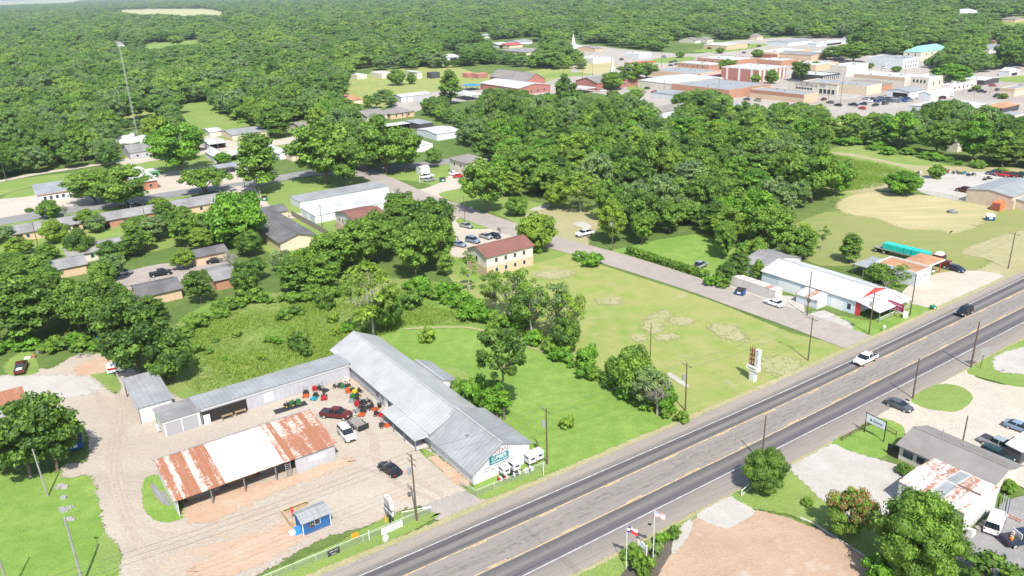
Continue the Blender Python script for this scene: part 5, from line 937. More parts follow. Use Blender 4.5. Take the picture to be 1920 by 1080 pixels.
for i, (x, y) in enumerate(((1268, 122), (1245, 108), (1330, 92), (1352, 95), (1395, 100), (1440, 124), (1510, 132), (1590, 131), (1532, 154), (1545, 188), (1500, 187), (1420, 190), (1400, 188), (1160, 130), (1130, 172), (1145, 175), (1820, 172), (1840, 174), (1765, 186), (1870, 170), (1205, 175), (1660, 128), (1615, 122))):
    car(random.choice(['sedan', 'suv', 'pickup']), None, None, random.choice(['white', 'silver', 'grey', 'black', 'maroon', 'tan', 'ltblue']), 'small parked car on the pale streets of the downtown', 'cars parked about the downtown streets', cen=(x, y), hd=H_(random.choice([0, 90]) + random.uniform(-6, 6)))
# lorry
t = thing('flatbed_lorry', 'maroon lorry cab with a long dark flatbed trailer behind the filling station', 'lorry', (0, 0, .1), 0)
pr, pf = Vector(P(1640, 470)), Vector(P(1782, 505)); c = (pr + pf) / 2; t.location = (c.x, c.y, .1); t.rotation_euler = (0, 0, math.atan2(pf.y - pr.y, pf.x - pr.x)); LL = (pf - pr).length / 2
q = MB(); q.box(-LL, LL - 5.6, -1.25, 1.25, 1.15, 1.4); q.box(-LL, LL - 5.6, -.5, .5, .8, 1.15); q.build('trailer', 'grey_wood', t)
q = MB(); q.box(LL - 6.2, LL, -.5, .5, .7, 1.0); q.build('chassis', 'dark_metal', t)
q = MB(); q.box(LL - 4.6, LL - 1.9, -1.15, 1.15, .9, 3.1, tx=.12, ty=.08); q.box(LL - 2.0, LL - .1, -.75, .75, .9, 2.0, tx=.1, ty=.1); q.box(LL - 1.6, LL, -1.1, 1.1, .6, 1.1); q.build('cab', 'paint_maroon', t)
q = MB(); q.box(LL - 4.2, LL - 2.3, -1.0, 1.0, 3.1, 3.7, tx=.35, ty=.15); q.build('roof_fairing', 'trim', t)
q = MB(); q.box(LL - 1.98, LL - 1.86, -.98, .98, 2.05, 2.85); q.box(LL - 2.9, LL - 2.2, -1.13, 1.13, 2.0, 2.7); q.build('window', 'car_glass', t)
q = MB(); q.box(LL - .12, LL + .03, -.6, .6, .9, 1.7); q.build('grille', 'steel', t)
for x in (-LL + .9, -LL + 3.2, LL - 6.0, LL - 4.8, LL - 1.0):
    for s in (-1, 1):
        q = MB(); q.tube((x, s * .8, .5), (x, s * 1.25, .5), .52, n=14); wh = q.build('wheel', 'tyre', t); q = MB(); q.tube((x, s * 1.24, .5), (x, s * 1.28, .5), .3, n=10); q.build('rim', 'rim', wh)
for s in (-1, 1):
    q = MB(); q.tube((LL - 4.9, s * .95, 1), (LL - 4.9, s * .95, 3.6), .08, n=8); q.build('exhaust_stack', 'steel', t)
mat('teal_wrap', (.02, .42, .36), .5, var=.12, vs=1)
for i, (x0, x1) in enumerate(((-LL + 2.6, -LL + 8.2), (-LL + 8.4, -LL + 10.2), (-LL + 10.5, -LL + 14.6))):
    q = MB(); q.box(x0, x1, -1.15, 1.15, 0, 1.55, ty=.04); 
    for z in (.5, 1.0): q.box(x0 - .02, x1 + .02, -1.17, 1.17, z, z + .03)
    o = q.build('wrapped_load', 'teal_wrap'); o.location = (t.location.x, t.location.y, 1.51); o.rotation_euler = t.rotation_euler; tag(o, ['longest teal wrapped bundle, at the tail of the flatbed', 'short teal wrapped bundle in the middle of the flatbed', 'teal wrapped bundle nearest the maroon cab on the flatbed'][i], 'wrapped bundle')
# utility trailer and cargo trailer
c = P(671, 800); t = thing('utility_trailer', 'empty flat trailer with low black rails between the white hatchback and the mowers', 'trailer', (*c, .1), R_(-52))
q = MB(); q.box(-2.2, 2.2, -1.0, 1.0, .5, .6); q.build('deck', 'grey_wood', t)
q = MB()
for s in (-1, 1): q.tube((-2.2, s, .9), (2.2, s, .9), .04); q.tube((-2.2, s, .6), (-2.2, s, .9), .04); q.tube((2.2, s, .6), (2.2, s, .9), .04); q.tube((0, s, .6), (0, s, .9), .04)
q.tube((-2.2, -1, .9), (-2.2, 1, .9), .04); q.build('rail', 'dark_metal', t)
q = MB(); q.box(2.2, 2.28, -1, 1, .5, 1.3); q.build('ramp_gate', 'dark_metal', t)
q = MB(); q.tube((-2.2, -.6, .5), (-3.3, 0, .5), .05); q.tube((-2.2, .6, .5), (-3.3, 0, .5), .05); q.build('tongue', 'dark_metal', t)
for x in (-.4, .45):
    for s in (-1, 1):
        q = MB(); q.tube((x, s * 1.03, .25), (x, s * 1.22, .25), .34, n=12); wh = q.build('wheel', 'tyre', t); q = MB(); q.tube((x, s * 1.2, .25), (x, s * 1.24, .25), .18, n=10); q.build('rim', 'rim', wh)
c = P(219, 698); t = thing('cargo_trailer', 'small white box trailer with red side stripe by the big tree', 'trailer', (*c, .1), R_(22))
q = MB(); q.box(-1.6, 1.1, -.85, .85, .35, 1.9, ty=.05); q.add([(1.1, -.85, .35), (1.8, -.6, .5), (1.8, .6, .5), (1.1, .85, .35), (1.1, -.8, 1.9), (1.7, -.55, 1.2), (1.7, .55, 1.2), (1.1, .8, 1.9)], [(0, 1, 5, 4), (1, 2, 6, 5), (2, 3, 7, 6), (4, 5, 6, 7), (0, 3, 2, 1)]); q.build('box', 'paint_white', t)
q = MB(); q.box(-1.5, .2, -.87, -.84, .95, 1.4); q.build('stripe', 'paint_red', t)
for s in (-1, 1):
    q = MB(); q.tube((.1, s * .8, .25), (.1, s * .95, .25), .34, n=12); wh = q.build('wheel', 'tyre', t); q = MB(); q.tube((.1, s * .94, .25), (.1, s * .98, .25), .2, n=10); q.build('rim', 'rim', wh)
# mowers
for nm, c in (('orange', (.42, .075, .02)), ('mgreen', (.025, .12, .035)), ('mred', (.30, .02, .02)), ('teal', (.02, .22, .28)), ('myellow', (.60, .40, .03)), ('mgrey', (.20, .20, .19)), ('mblack', (.03, .03, .03)), ('mcream', (.55, .52, .45))): mat('mower_' + nm, c, .4)
def mower(px, py, hd, col, label, kind='zero', group='mowers for sale in the yard'):
    t = thing('riding_mower' if kind != 'tractor' else 'lawn_tractor', label, 'mower', (*P(px, py), .12), hd, group); m = 'mower_' + col; t.scale = (.84, .84, .84)
    q = MB(); q.box(.15, 1.15, -.75, .75, .12, .32, tx=.08, ty=.1); q.box(.5, 1.35, -.45, .45, .12, .28, tx=.05, ty=.1); q.build('cutting_deck', m, t)
    q = MB(); q.box(-.75, 1.0, -.32, .32, .3, .52); q.build('frame', m if kind == 'zero' else 'mower_mblack', t)
    q = MB(); q.box(-.95, -.3, -.42, .42, .45, .95, tx=.06, ty=.06) if kind == 'zero' else q.box(.3, 1.35, -.35, .35, .4, 1.0, tx=.1, ty=.06); q.build('engine_cover' if kind == 'zero' else 'bonnet', 'mower_mblack' if kind == 'zero' else m, t)
    q = MB(); q.box(-.25, .25, -.27, .27, .55, .72); q.box(-.32, -.2, -.27, .27, .7, 1.2); q.build('seat', 'mower_mblack' if col != 'mblack' else 'mower_mgrey', t)
    if kind == 'zero':
        for s in (-1, 1): 
            q = MB(); q.tube((.35, s * .3, .5), (.45, s * .25, 1.1), .025); q.build('lever', 'mower_mblack', t)
        q = MB(); q.tube((-.45, -.5, .5), (-.5, -.45, 1.75), .035); q.tube((-.45, .5, .5), (-.5, .45, 1.75), .035); q.tube((-.5, -.45, 1.75), (-.5, .45, 1.75), .035); q.build('roll_bar', 'mower_mblack', t)
    else:
        q = MB(); q.tube((.25, 0, .8), (.1, 0, 1.15), .03); q.tube((.1, -.18, 1.15), (.1, .18, 1.15), .03); q.build('steering_wheel', 'mower_mblack', t)
    for x, r in ((-.6, .34), (1.15, .18)):
        for s in (-1, 1):
            q = MB(); q.tube((x, s * .42, r - .1), (x, s * .68, r - .1), r, n=12); wh = q.build('wheel', 'tyre', t)
            q = MB(); q.tube((x, s * .67, r - .1), (x, s * .70, r - .1), r * .5, n=8); q.build('hub', 'mower_myellow' if col == 'mgreen' else 'rim', wh)
R0 = R_
mower(574, 742, R_(-80), 'orange', 'orange mower with tall roll bar against the back shed wall', group=None)
mower(591, 747, R_(-100), 'teal', 'blue-green mower beside the orange one at the back wall', group=None)
mower(608, 747, R_(-80), 'mred', 'crimson mower next to the blue-green one', 'tractor', None)
mower(597, 731, R_(200), 'mred', 'small red mower tight against the back shed wall', 'tractor', None)
mower(606, 733, R_(-30), 'mblack', 'black mower just behind the crimson one', 'zero', None)
mower(632, 727, R_(10), 'mblack', 'dark mower near the inner corner of the yard', 'tractor', None)
mower(648, 712, R_(-60), 'mcream', 'cream and white mower in the inner corner of the yard', 'tractor', None)
mower(650, 727, R_(190), 'mgreen', 'dark green mower in the corner cluster beside the long wing', 'tractor', None)
mower(659, 735, R_(200), 'orange', 'orange mower in the corner cluster next to the green one', 'tractor', None)
mower(672, 737, R_(215), 'myellow', 'yellow decked mower along the long wing wall', 'tractor', None)
mower(668, 745, R_(215), 'mgreen', 'faded green mower below the yellow decked one', 'tractor', None)
mower(666, 753, R_(180), 'mgrey', 'grey machine at the tail of the corner cluster', 'zero', None)
mower(676, 759, R_(-150), 'mred', 'red mower with pale hood in the middle of the wing row', 'tractor', None)
mower(688, 756, R_(-140), 'mblack', 'black mower right of the red one with pale hood', 'tractor', None)
mower(693, 765, R_(-160), 'mblack', 'black zero turn mower in the row along the wing', 'zero', None)
mower(699, 769, R_(-20), 'orange', 'orange decked mower nearest the dark bin by the wing', 'zero', None)
mower(674, 770, R_(-140), 'mgrey', 'grey mower at the front left of the wing row', 'zero', None)
mower(680, 777, R_(-100), 'orange', 'bright orange decked mower beside the flat trailer', 'zero', None)
mower(710, 780, R_(-10), 'mred', 'black and dark red mower in front of the awning', 'zero', None)
mower(720, 801, R_(20), 'orange', 'orange mower standing alone nearest the awning posts', 'zero', None)
for i, (x, y, c) in enumerate([(541, 762, 'mgreen'), (553, 759, 'mgreen')]):
    mower(x, y, R_(30), c, ['green tractor mower on the low black trailer behind the rusty shed', 'second green mower on the trailer, nearer the maroon pickup'][i], 'tractor', None)
c = P(545, 765); t = thing('utility_trailer', 'low black trailer carrying two green mowers behind the rusty shed', 'trailer', (*c, .05), R_(32))
q = MB(); q.box(-3, 3, -.9, .9, .0, .08); q.build('deck', 'dark_metal', t)
for i, (x, y) in enumerate([(1770, 325), (1778, 323), (1785, 326), (1793, 325), (1800, 327), (1808, 326), (1815, 329), (1824, 329), (1846, 338), (1855, 336), (1722, 326)]):
    mower(x, y, R_(random.uniform(0, 360)), ['mblack', 'mred', 'mcream', 'mgrey', 'mgreen', 'teal', 'mblack', 'mgrey', 'mblack', 'mblack', 'mcream'][i], 'small machine in the long row along the back of the gravel lot' if i < 8 else ['black machine at the corner of the tan warehouse', 'dark machine just beyond the warehouse roof corner', 'golf cart like machine alone at the start of the dirt track'][i - 8], 'tractor', 'machines rowed along the gravel lot' if i < 8 else None)
for x, y, p, lb in ((1862, 328, 'grey', 'dark jeep behind the tan warehouse roof'), (1879, 331, 'red', 'red car behind the tan warehouse roof'), (1894, 332, 'maroon', 'maroon jeep with pale roof right of the red car'), (1912, 332, 'dkgreen', 'dark green jeep at the edge beyond the tan warehouse')):
    car('suv', None, None, p, lb, cen=(x, y), hd=H_(100))
car('suv', None, None, 'maroon', 'brown red buggy parked against the corner of the tan warehouse', cen=(1806, 360), hd=H_(90))

# ------------------------------------------------------------------ dumpsters, bins, boxes
def dumpster(px, py, hd, col, label, s=1.0, lid='mower_mblack'):
    t = thing('dumpster', label, 'dumpster', (*P(px, py), .1), hd)
    q = MB(); q.add([(-1 * s, -.8 * s, .1), (1 * s, -.8 * s, .1), (1 * s, .7 * s, .1), (-1 * s, .7 * s, .1), (-1.05 * s, -.95 * s, 1.1 * s), (1.05 * s, -.95 * s, 1.1 * s), (1.05 * s, .8 * s, 1.5 * s), (-1.05 * s, .8 * s, 1.5 * s)], [(3, 2, 1, 0), (4, 5, 6, 7), (0, 1, 5, 4), (1, 2, 6, 5), (2, 3, 7, 6), (3, 0, 4, 7)]); q.build('bin_body', col, t)
    q = MB(); q.slab([(-1.06 * s, -.97 * s, 1.16 * s), (1.06 * s, -.97 * s, 1.16 * s), (1.06 * s, .82 * s, 1.56 * s), (-1.06 * s, .82 * s, 1.56 * s)], .05); q.build('lid', lid, t)
    q = MB(); q.box(-.4 * s, .4 * s, -.99 * s, -.9 * s, .5 * s, .95 * s); q.build('label_plate', 'trim', t)
mat('bin_blue', (.02, .08, .25), .5); mat('bin_green', (.02, .16, .07), .5)
dumpster(1388, 553, R_(-40), 'bin_blue', 'blue dumpster with a white label beside the side street')
dumpster(1856, 413, R_(-20), 'bin_blue', 'blue and white bin standing alone on the hay coloured field', 1.1, 'trim')
dumpster(141, 840, R_(25), 'bin_blue', 'dark blue dumpster in the shade of the big corner tree', 1.3)
dumpster(496, 376, R_(20), 'bin_green', 'dark green and blue dumpster beside the curved driveway')
dumpster(830, 341, R_(20), 'bin_green', 'green dumpster on the lawn by the small parking lot')
dumpster(292, 332, R_(10), 'bin_green', 'bright green dumpster behind the old brick filling station')
dumpster(1749, 580, R_(20), 'bin_green', 'small green trash bin at the corner of the forecourt', .55, 'bin_green')
t = thing('trash_barrel', 'dark barrel standing by the long wing wall near the awning', 'barrel', (*P(712, 764), .1)); q = MB(); q.tube((0, 0, 0), (0, 0, 1.1), .38, n=14); q.build('barrel_body', 'mower_mblack', t, True); q = MB(); q.tube((0, 0, 1.1), (0, 0, 1.14), .4, n=14); q.build('rim_ring', 'steel', t)
# white playhouse boxes on display
for i, (x, y, s) in enumerate(((945, 899, .76), (964, 891, .8), (993, 878, .84), (1007, 871, .84))):
    t = thing('deer_blind', ['white display hut nearest the chain fence corner, first of four', 'second white display hut, just behind the first one', 'white display hut with dark window beside the power pole pair', 'white display hut right against the power pole'][i], 'hut', (*P(x, y), .5), A0)
    q = MB(); q.box(0, 1.6 * s, 0, 1.5 * s, .2, 1.7 * s); q.build('hut_wall', 'white_wall', t); q = MB(); q.slab([(-.1, -.1, 1.75 * s), (1.7 * s, -.1, 1.75 * s), (1.7 * s, 1.6 * s, 1.9 * s), (-.1, 1.6 * s, 1.9 * s)], .06); q.build('roof', 'trim', t)
    q = MB(); q.box(.4 * s, 1.3 * s, -.02, .0, .9 * s, 1.3 * s); q.box(-.02, 0, .4, 1.1, .9, 1.3); q.build('window', 'glass', t)
    q = MB(); q.tube((.8 * s, .7 * s, 1.8 * s), (.8 * s, .7 * s, 2.05 * s), .08); q.build('roof_vent', 'dark_metal', t)
    for a_, b_ in ((.05, .05), (1.5, .05), (.05, 1.4), (1.5, 1.4)):
        q = MB(); q.box(a_, a_ + .08, b_, b_ + .08, -.5, .2); q.build('leg', 'wood', t)
for i, (x, y, c) in enumerate(((936, 905, 'sign_red'), (960, 897, 'dark_metal'), (985, 890, 'trim'))):
    t = thing('display_rack', ['dark red and white goods stacked against the chain fence', 'dark painted cart between the first two display huts', 'silver gates stacked against the fence between the huts'][i], 'goods', (*P(x, y), .1), A0)
    for k in range(5):
        q = MB(); q.box(.35 * k, .35 * k + .28, 0, .5, 0, random.uniform(.4, .9)); q.build('boxed_item', [c, 'trim', 'mower_mblack', c, 'trim'][k], t)

# ------------------------------------------------------------------ poles, wires, fences, signs
def pole(px, py, H, label, m='pole_wood', arm=A0 - math.pi / 2, arms=1, tr=False, lean=0.0, r=.15, lamp=False):
    X, Y = P(px, py); t = thing('utility_pole', label, 'utility pole', (X, Y, 0), 0)
    q = MB(); q.tube((0, 0, 0), (lean, 0, H), r, r * .65, n=8); q.build('pole', m, t)
    c, s = math.cos(arm), math.sin(arm)
    for i in range(arms):
        z = H - .5 - i * .9; q = MB(); q.tube((lean - c * 1.2, -s * 1.2, z), (lean + c * 1.2, s * 1.2, z), .06); ar = q.build('crossarm', m, t)
        for k in (-1.1, -.4, 1.1):
            q = MB(); q.tube((lean + c * k, s * k, z), (lean + c * k, s * k, z + .28), .06); q.build('insulator', 'steel', ar)
    if tr:
        q = MB(); q.tube((lean - .42, -.1, H - 3.2), (lean - .42, -.1, H - 2.2), .28, n=10); q.build('transformer', 'steel' if m != 'x' else m, t)
    if lamp:
        q = MB(); q.tube((lean, 0, H - .6), (lean - c * 2, -s * 2, H - .1), .04); q.box(lean - c * 2 - .3, lean - c * 2 + .3, -s * 2 - .15, -s * 2 + .15, H - .2, H - .05); q.build('lamp_arm', 'steel', t)
    return Vector((X + lean, Y, H))
PL = [pole(782, 977, 11.2, 'wooden pole with transformers by the lumber yard entrance', arms=2, tr=True), pole(1026, 871, 10.2, 'wooden pole beside the white display huts', arms=1, tr=True), pole(1285, 770, 9.4, 'wooden pole with grey transformer at the end of the shrub row', arms=1, tr=True, lean=-.15),
      pole(1515, 676, 9.4, 'tall dark pole on the grass corner of the side street', lamp=True), pole(1629, 627, 9.6, 'pole in front of the red gabled shop', arms=2, tr=True), pole(1706, 592, 9.8, 'tall pole between the maroon billboard and the forecourt', arms=1), pole(1890, 504, 9.6, 'pole on the dry grass beyond the filling station', arms=1)]
pole(1513, 592, 10.6, 'plain dark pole beside the small lean-to shed', arms=0); pole(1219, 671, 7.5, 'plain thin pole standing in the open dry lawn', arms=0, r=.11); pole(1082, 612, 8, 'pole half hidden behind the pale trunked trees', arms=0, r=.1)
pr_ = [pole(1428, 868, 8.5, 'dark pole rising behind the round bush by the highway', arms=0), pole(1711, 748, 8.0, 'dark pole at the rounded grass island', arms=0, r=.16), pole(1820, 690, 9.6, 'thick dark pole at the grassy corner with the metal sign', arms=0, r=.18)]
pole(1801, 850, 6.8, 'reddish pole behind the brown roofed house', arms=0, r=.14)
pole(90, 931, 8.5, 'grey leaning pole by the big corner tree', 'grey_pole_wood', arms=0, lean=-.3); pl2 = pole(156, 1096, 10.5, 'tall grey pole with a lamp arm on the bright lawn', 'grey_pole_wood', arms=0, lamp=True, r=.2)
pole(20, 1115, 9.5, 'grey pole cut by the picture corner', 'grey_pole_wood', arms=0)
pole(74, 471, 9.0, 'dark pole on the lawn in front of the tan duplex', arms=0); pole(605, 430, 8, 'thin pole at the corner of the storage units', arms=1, r=.1); pole(275, 425, 8.0, 'pole in front of the orange brick duplex', arms=0); pole(460, 358, 8, 'pole beside the street bend under the bright tree', arms=1); pole(480, 366, 13, 'tall slim pole in front of the leafy street tree', arms=2)
pole(1148, 470, 10.5, 'pole with a white box at the dark wood edge', arms=0, tr=True); pole(872, 418, 9, 'slim pole at the grass oval in the apartment lot', arms=0, r=.1); pole(538, 258, 8, 'far pole by the lawn of the grey roofed house', arms=1)
pole(12, 340, 7, 'pole beside the far left lane', arms=1); pole(396, 301, 7, 'pole by the small white gabled house', arms=0, r=.1)
for i, (x, y, h) in enumerate(((1576, 193, 15), (1553, 186, 11), (1347, 180, 11), (1694, 160, 12), (1805, 175, 12), (1826, 178, 11), (1855, 178, 10), (1650, 150, 12), (1092, 150, 11), (1111, 150, 12), (1240, 130, 14), (1312, 100, 9), (1386, 108, 9), (1245, 172, 8), (1056, 143, 8), (886, 150, 7), (1875, 118, 9))):
    pole(x, y, h, 'slender pole standing among the downtown shops and streets', arms=0, r=.14)
for o in [o for o in C.objects if o.get('label') == 'slender pole standing among the downtown shops and streets']: o['group'] = 'downtown poles'
mat('wire', (.10, .10, .10), .6); mat('bright_wire', (.5, .5, .5), .5)
def wire(a, b, sag, label, r=.018, m='wire', nm='power_line', group=None):
    q = MB(); n = 10; pts = [(a.lerp(b, i / n) - Vector((0, 0, sag * 4 * (i / n) * (1 - i / n)))) for i in range(n + 1)]
    for i in range(n): q.tube(pts[i], pts[i + 1], r, n=4)
    tag(q.build(nm, m), label, 'power line', group)
d_ = Vector((math.cos(A0 - math.pi / 2), math.sin(A0 - math.pi / 2), 0)); names = ['lumber yard entrance', 'white display huts', 'shrub row end', 'side street corner', 'red gabled shop', 'maroon billboard', 'dry grass field']
for i in range(len(PL) - 1):
    for k in (-1.1, 1.1):
        wire(PL[i] + d_ * k - Vector((0, 0, .3)), PL[i + 1] + d_ * k - Vector((0, 0, .3)), .9, f'wire from {names[i]} pole to {names[i + 1]} pole', group=f'wires between {names[i]} and {names[i + 1]}')
back = PL[0] - (PL[1] - PL[0]).normalized() * 55
for k in (-1.1, 0, 1.1): wire(PL[0] + d_ * k - Vector((0, 0, .3)), back + d_ * k, 1.0, 'wire leaving the yard entrance pole toward the bright lawn', group='wires over the yard entrance')
for i in range(2): wire(pr_[i], pr_[i + 1], 1.2, ['wire from the round bush pole to the grass island pole', 'wire from the grass island pole to the grassy corner pole'][i])
# lattice mast with guys
X, Y = P(257, 252); Hm = HT(257, 252, 78); t = thing('radio_mast', 'tall thin lattice radio mast rising out of the woods', 'mast', (X, Y, 0), 0)
q = MB(); n = 26; w = .4
for k in range(n):
    z0, z1 = Hm * k / n, Hm * (k + 1) / n; pp = [(w * math.cos(a), w * math.sin(a)) for a in (0, 2.1, 4.2)]
    for i in range(3):
        j = (i + 1) % 3; q.tube((*pp[i], z0), (*pp[i], z1), .05, n=4); q.tube((*pp[i], z0), (*pp[j], z1), .025, n=3)
q.build('lattice', mat('mast_paint', (.45, .47, .45), .6), t)
# chain-link fences
m = bpy.data.materials.new('chain_link'); m.use_nodes = True; n_, l_ = nodes(m); b_ = n_['Principled BSDF']; b_.inputs['Base Color'].default_value = (.42, .45, .44, 1); b_.inputs['Metallic'].default_value = .4; b_.inputs['Roughness'].default_value = .5; b_.inputs['Alpha'].default_value = .22; MATS['chain_link'] = m
mat('galvanised', (.50, .53, .50), .45, .3)
def fence(name, label, px, h=1.25, step=3.0, pm='galvanised', mesh='chain_link', r=.035, rails=(1.0,), world=False):
    pts = px if world else [P(*p) for p in px]; t = thing(name, label, 'fence', (*pts[0], 0)); o = Vector(pts[0])
    for a, b in zip(pts[:-1], pts[1:]):
        a = Vector(a) - o; b = Vector(b) - o; d = b - a; n = max(1, round(d.length / step))
        for i in range(n + 1):
            p = a + d * i / n; q = MB(); q.tube((p.x, p.y, 0), (p.x, p.y, h + .06), r * 1.3, n=6); q.build('post', pm, t)
        for z in rails:
            q = MB(); q.tube((a.x, a.y, h * z), (b.x, b.y, h * z), r, n=6); q.build('rail', pm, t)
        if mesh:
            q = MB(); q.add([(a.x, a.y, .03), (b.x, b.y, .03), (b.x, b.y, h * .97), (a.x, a.y, h * .97)], [(0, 1, 2, 3)]); q.build('mesh_panel', mesh, t)
    return t
fence('chain_link_fence', 'chain link fence with silver top rail along the highway side of the yard', [(470, 1105), (550, 1072), (636, 1036), (725, 999), (778, 976), (810, 964)])
fence('chain_link_fence', 'chain link fence around the front of the lumber store display strip', [(864, 912), (893, 932), (960, 905), (1022, 878)])
fence('chain_gate', 'open chain link gate lying back from the yard entrance', [(755, 972), (808, 962)], 1.1)
fence('wooden_fence', 'long weathered wooden fence running from the dark roofed house to the trees', [(547, 405), (600, 434), (645, 462)], 1.9, 2.4, 'grey_wood', 'grey_wood', .05)
fence('pipe_fence', 'low pipe fence along the edge of the pale gravel lot', [(1714, 362), (1760, 369), (1812, 381)], 1.4, 5, 'steel', 'chain_link')
fence('wooden_fence', 'low brown rail fence crossing the grass under the white billboard', [(1578, 828), (1628, 800), (1640, 798), (1680, 818)], .9, 2.2, 'pole_wood', None, .06, (1.0, .5))
fence('white_gate', 'short white braced gate beside the round bush', [(1390, 931), (1411, 914)], 1.1, 3, 'trim', None, .06, (1.0, .2))
q = MB(); 
t = thing('landscape_edging', 'broken pale curb line between the brown dirt lot and the trees', 'curb', (*P(1500, 970), 0)); o = Vector(P(1500, 970)); cp = [Vector(P(*p)) - o for p in ((1500, 972), (1525, 982), (1552, 1000), (1585, 1020), (1622, 1045))]
for i in range(4):
    a, b = cp[i], cp[i + 1]; d = (b - a); q = MB(); nn = Vector((-d.y, d.x)).normalized() * .12
    q.prism([(a + nn)[:], (b + nn)[:], (b - nn)[:], (a - nn)[:]], 0, .2, 'z'); q.build('curb_piece', 'concrete_plain', t)
# signs on the fence
def fence_sign(px, py, w, h, z, m, lines, label, name='sign', tm='sign_red', sz=.3, round_=False):
    t = thing(name, label, 'sign', (*P(px, py), z), A0)
    q = MB()
    if round_: q.prism([(w / 2 * math.cos(a * .628), h / 2 + h / 2 * math.sin(a * .628)) for a in range(10)], -.12, -.09, 'y')
    else: q.box(-w / 2, w / 2, -.12, -.09, 0, h)
    q.build('panel', m, t)
    for i, (s, c) in enumerate(lines): text_mesh('lettering', s, sz, c, t, (0, -.13, h - (i + .6) * h / len(lines) if len(lines) > 1 else h / 2), DR, ext=.004)
    return t
fence_sign(735, 996, 3.3, 1.05, .15, 'panel_white', [('RENT A TRAILER', 'sign_red'), ('SHEDS FOR SALE', 'paint_blue')], 'long white banner with red and blue letters on the yard fence', 'banner', sz=.36)
fence_sign(626, 1041, 1.7, .95, .15, 'faded_black', [('DEER CORN', 'sign_white'), ('READY', 'sign_white')], 'black sign with white letters on the yard fence', sz=.22)
fence_sign(723, 1016, .9, 1.2, .1, 'panel_white', [('OPEN', 'paint_blue')], 'white oval sign hanging below the long white banner', sz=.22, round_=True)
fence_sign(666, 1013, 1.0, .9, .4, mat('safety_orange', (.65, .30, .02), .6), [('SALE', 'faded_black')], 'yellow-orange square sign behind the yard fence', sz=.3)
t = thing('traffic_cone', 'small orange and white cone behind the long banner', 'cone', (*P(724, 978), .05)); q = MB(); q.tube((0, 0, 0), (0, 0, .9), .22, .05, n=10); q.build('cone_body', 'safety_orange', t)
t = thing('marker_post', 'white marker post standing at the yard fence', 'post', (*P(693, 1014), 0)); q = MB(); q.tube((0, 0, 0), (0, 0, 1.8), .06, n=8); q.build('post', 'trim', t)
t = thing('marker_post', 'slim white pipe on the highway verge before the display huts', 'post', (*P(1019, 892), 0)); q = MB(); q.tube((0, 0, 0), (0, 0, 2.4), .05, n=8); q.build('post', 'trim', t)
# two sided pole sign in the yard
t = thing('pole_sign', 'tall cabinet sign on a dark pole by the yard entrance', 'sign', (*P(732, 982), 0), A0 - math.pi / 2)
q = MB(); q.box(-.12, .12, -.12, .12, 0, 4.6); q.box(1.0, 1.15, -.1, .1, 2.2, 4.2) ; q.build('pole', 'dark_metal', t)
q = MB(); q.prism([(-1.3, 3.0), (1.3, 3.0), (1.3, 3.9), (.75, 4.6), (-.75, 4.6), (-1.3, 3.9)], -.2, .2, 'y'); cb = q.build('cabinet', mat('cabinet_grey', (.55, .58, .60), .5), t)
q = MB(); q.prism([(-1.15, 3.1), (1.15, 3.1), (1.15, 3.85), (.68, 4.45), (-.68, 4.45), (-1.15, 3.85)], -.225, -.2, 'y'); q.build('face', 'panel_white', cb)
text_mesh('lettering', 'DEAN', .62, 'sign_red', cb, (0, -.24, 3.95), DR); text_mesh('lettering', 'LUMBER', .42, 'faded_black', cb, (0, -.24, 3.4), DR)
q = MB(); q.box(-1.2, 1.2, -.12, .12, 1.9, 2.7); q.build('message_board', 'cabinet_grey', t); q = MB(); q.box(-1.2, 1.2, -.15, -.12, 2.55, 2.85); q.build('board_hood', 'dark_metal', t)
# old motel sign: five white letter tiles on a rusty frame over a white base
t = thing('pylon_sign', 'old pylon sign with five white letter tiles on rusty frame in the open lot', 'sign', (*P(1411, 713), 0), A0 - math.pi / 2 + .0)
q = MB(); q.box(-.55, .55, -.45, .45, 0, 2.3); q.build('base', 'trim', t)
q = MB(); q.box(-1.25, 1.25, -.55, .55, 2.3, 3.1); q.build('cabinet', 'canopy_white', t)
q = MB()
for z in (3.1, 4.1, 5.1, 6.1): q.box(-.95, .35, -.3, .3, z, z + .12)
for x in (-.9, -.35, .25):
    for y in (-.27, .2): q.box(x, x + .1, y, y + .1, 3.1, 6.7)
q.build('frame', mat('rust_frame', (.22, .085, .055), .85), t)
for i, ch in enumerate('MOTEL'):
    z = 6.35 - i * .68; q = MB(); q.box(.4, 1.2, -.35, .35, z - .3, z + .3); tl = q.build('letter_tile', 'panel_white', t)
    text_mesh('lettering', ch, .45, 'paint_maroon', tl, (.8, -.36, z), DR)
text_mesh('lettering', 'VACANCY', .38, 'faded_black', t, (0, -.57, 2.7), DR)
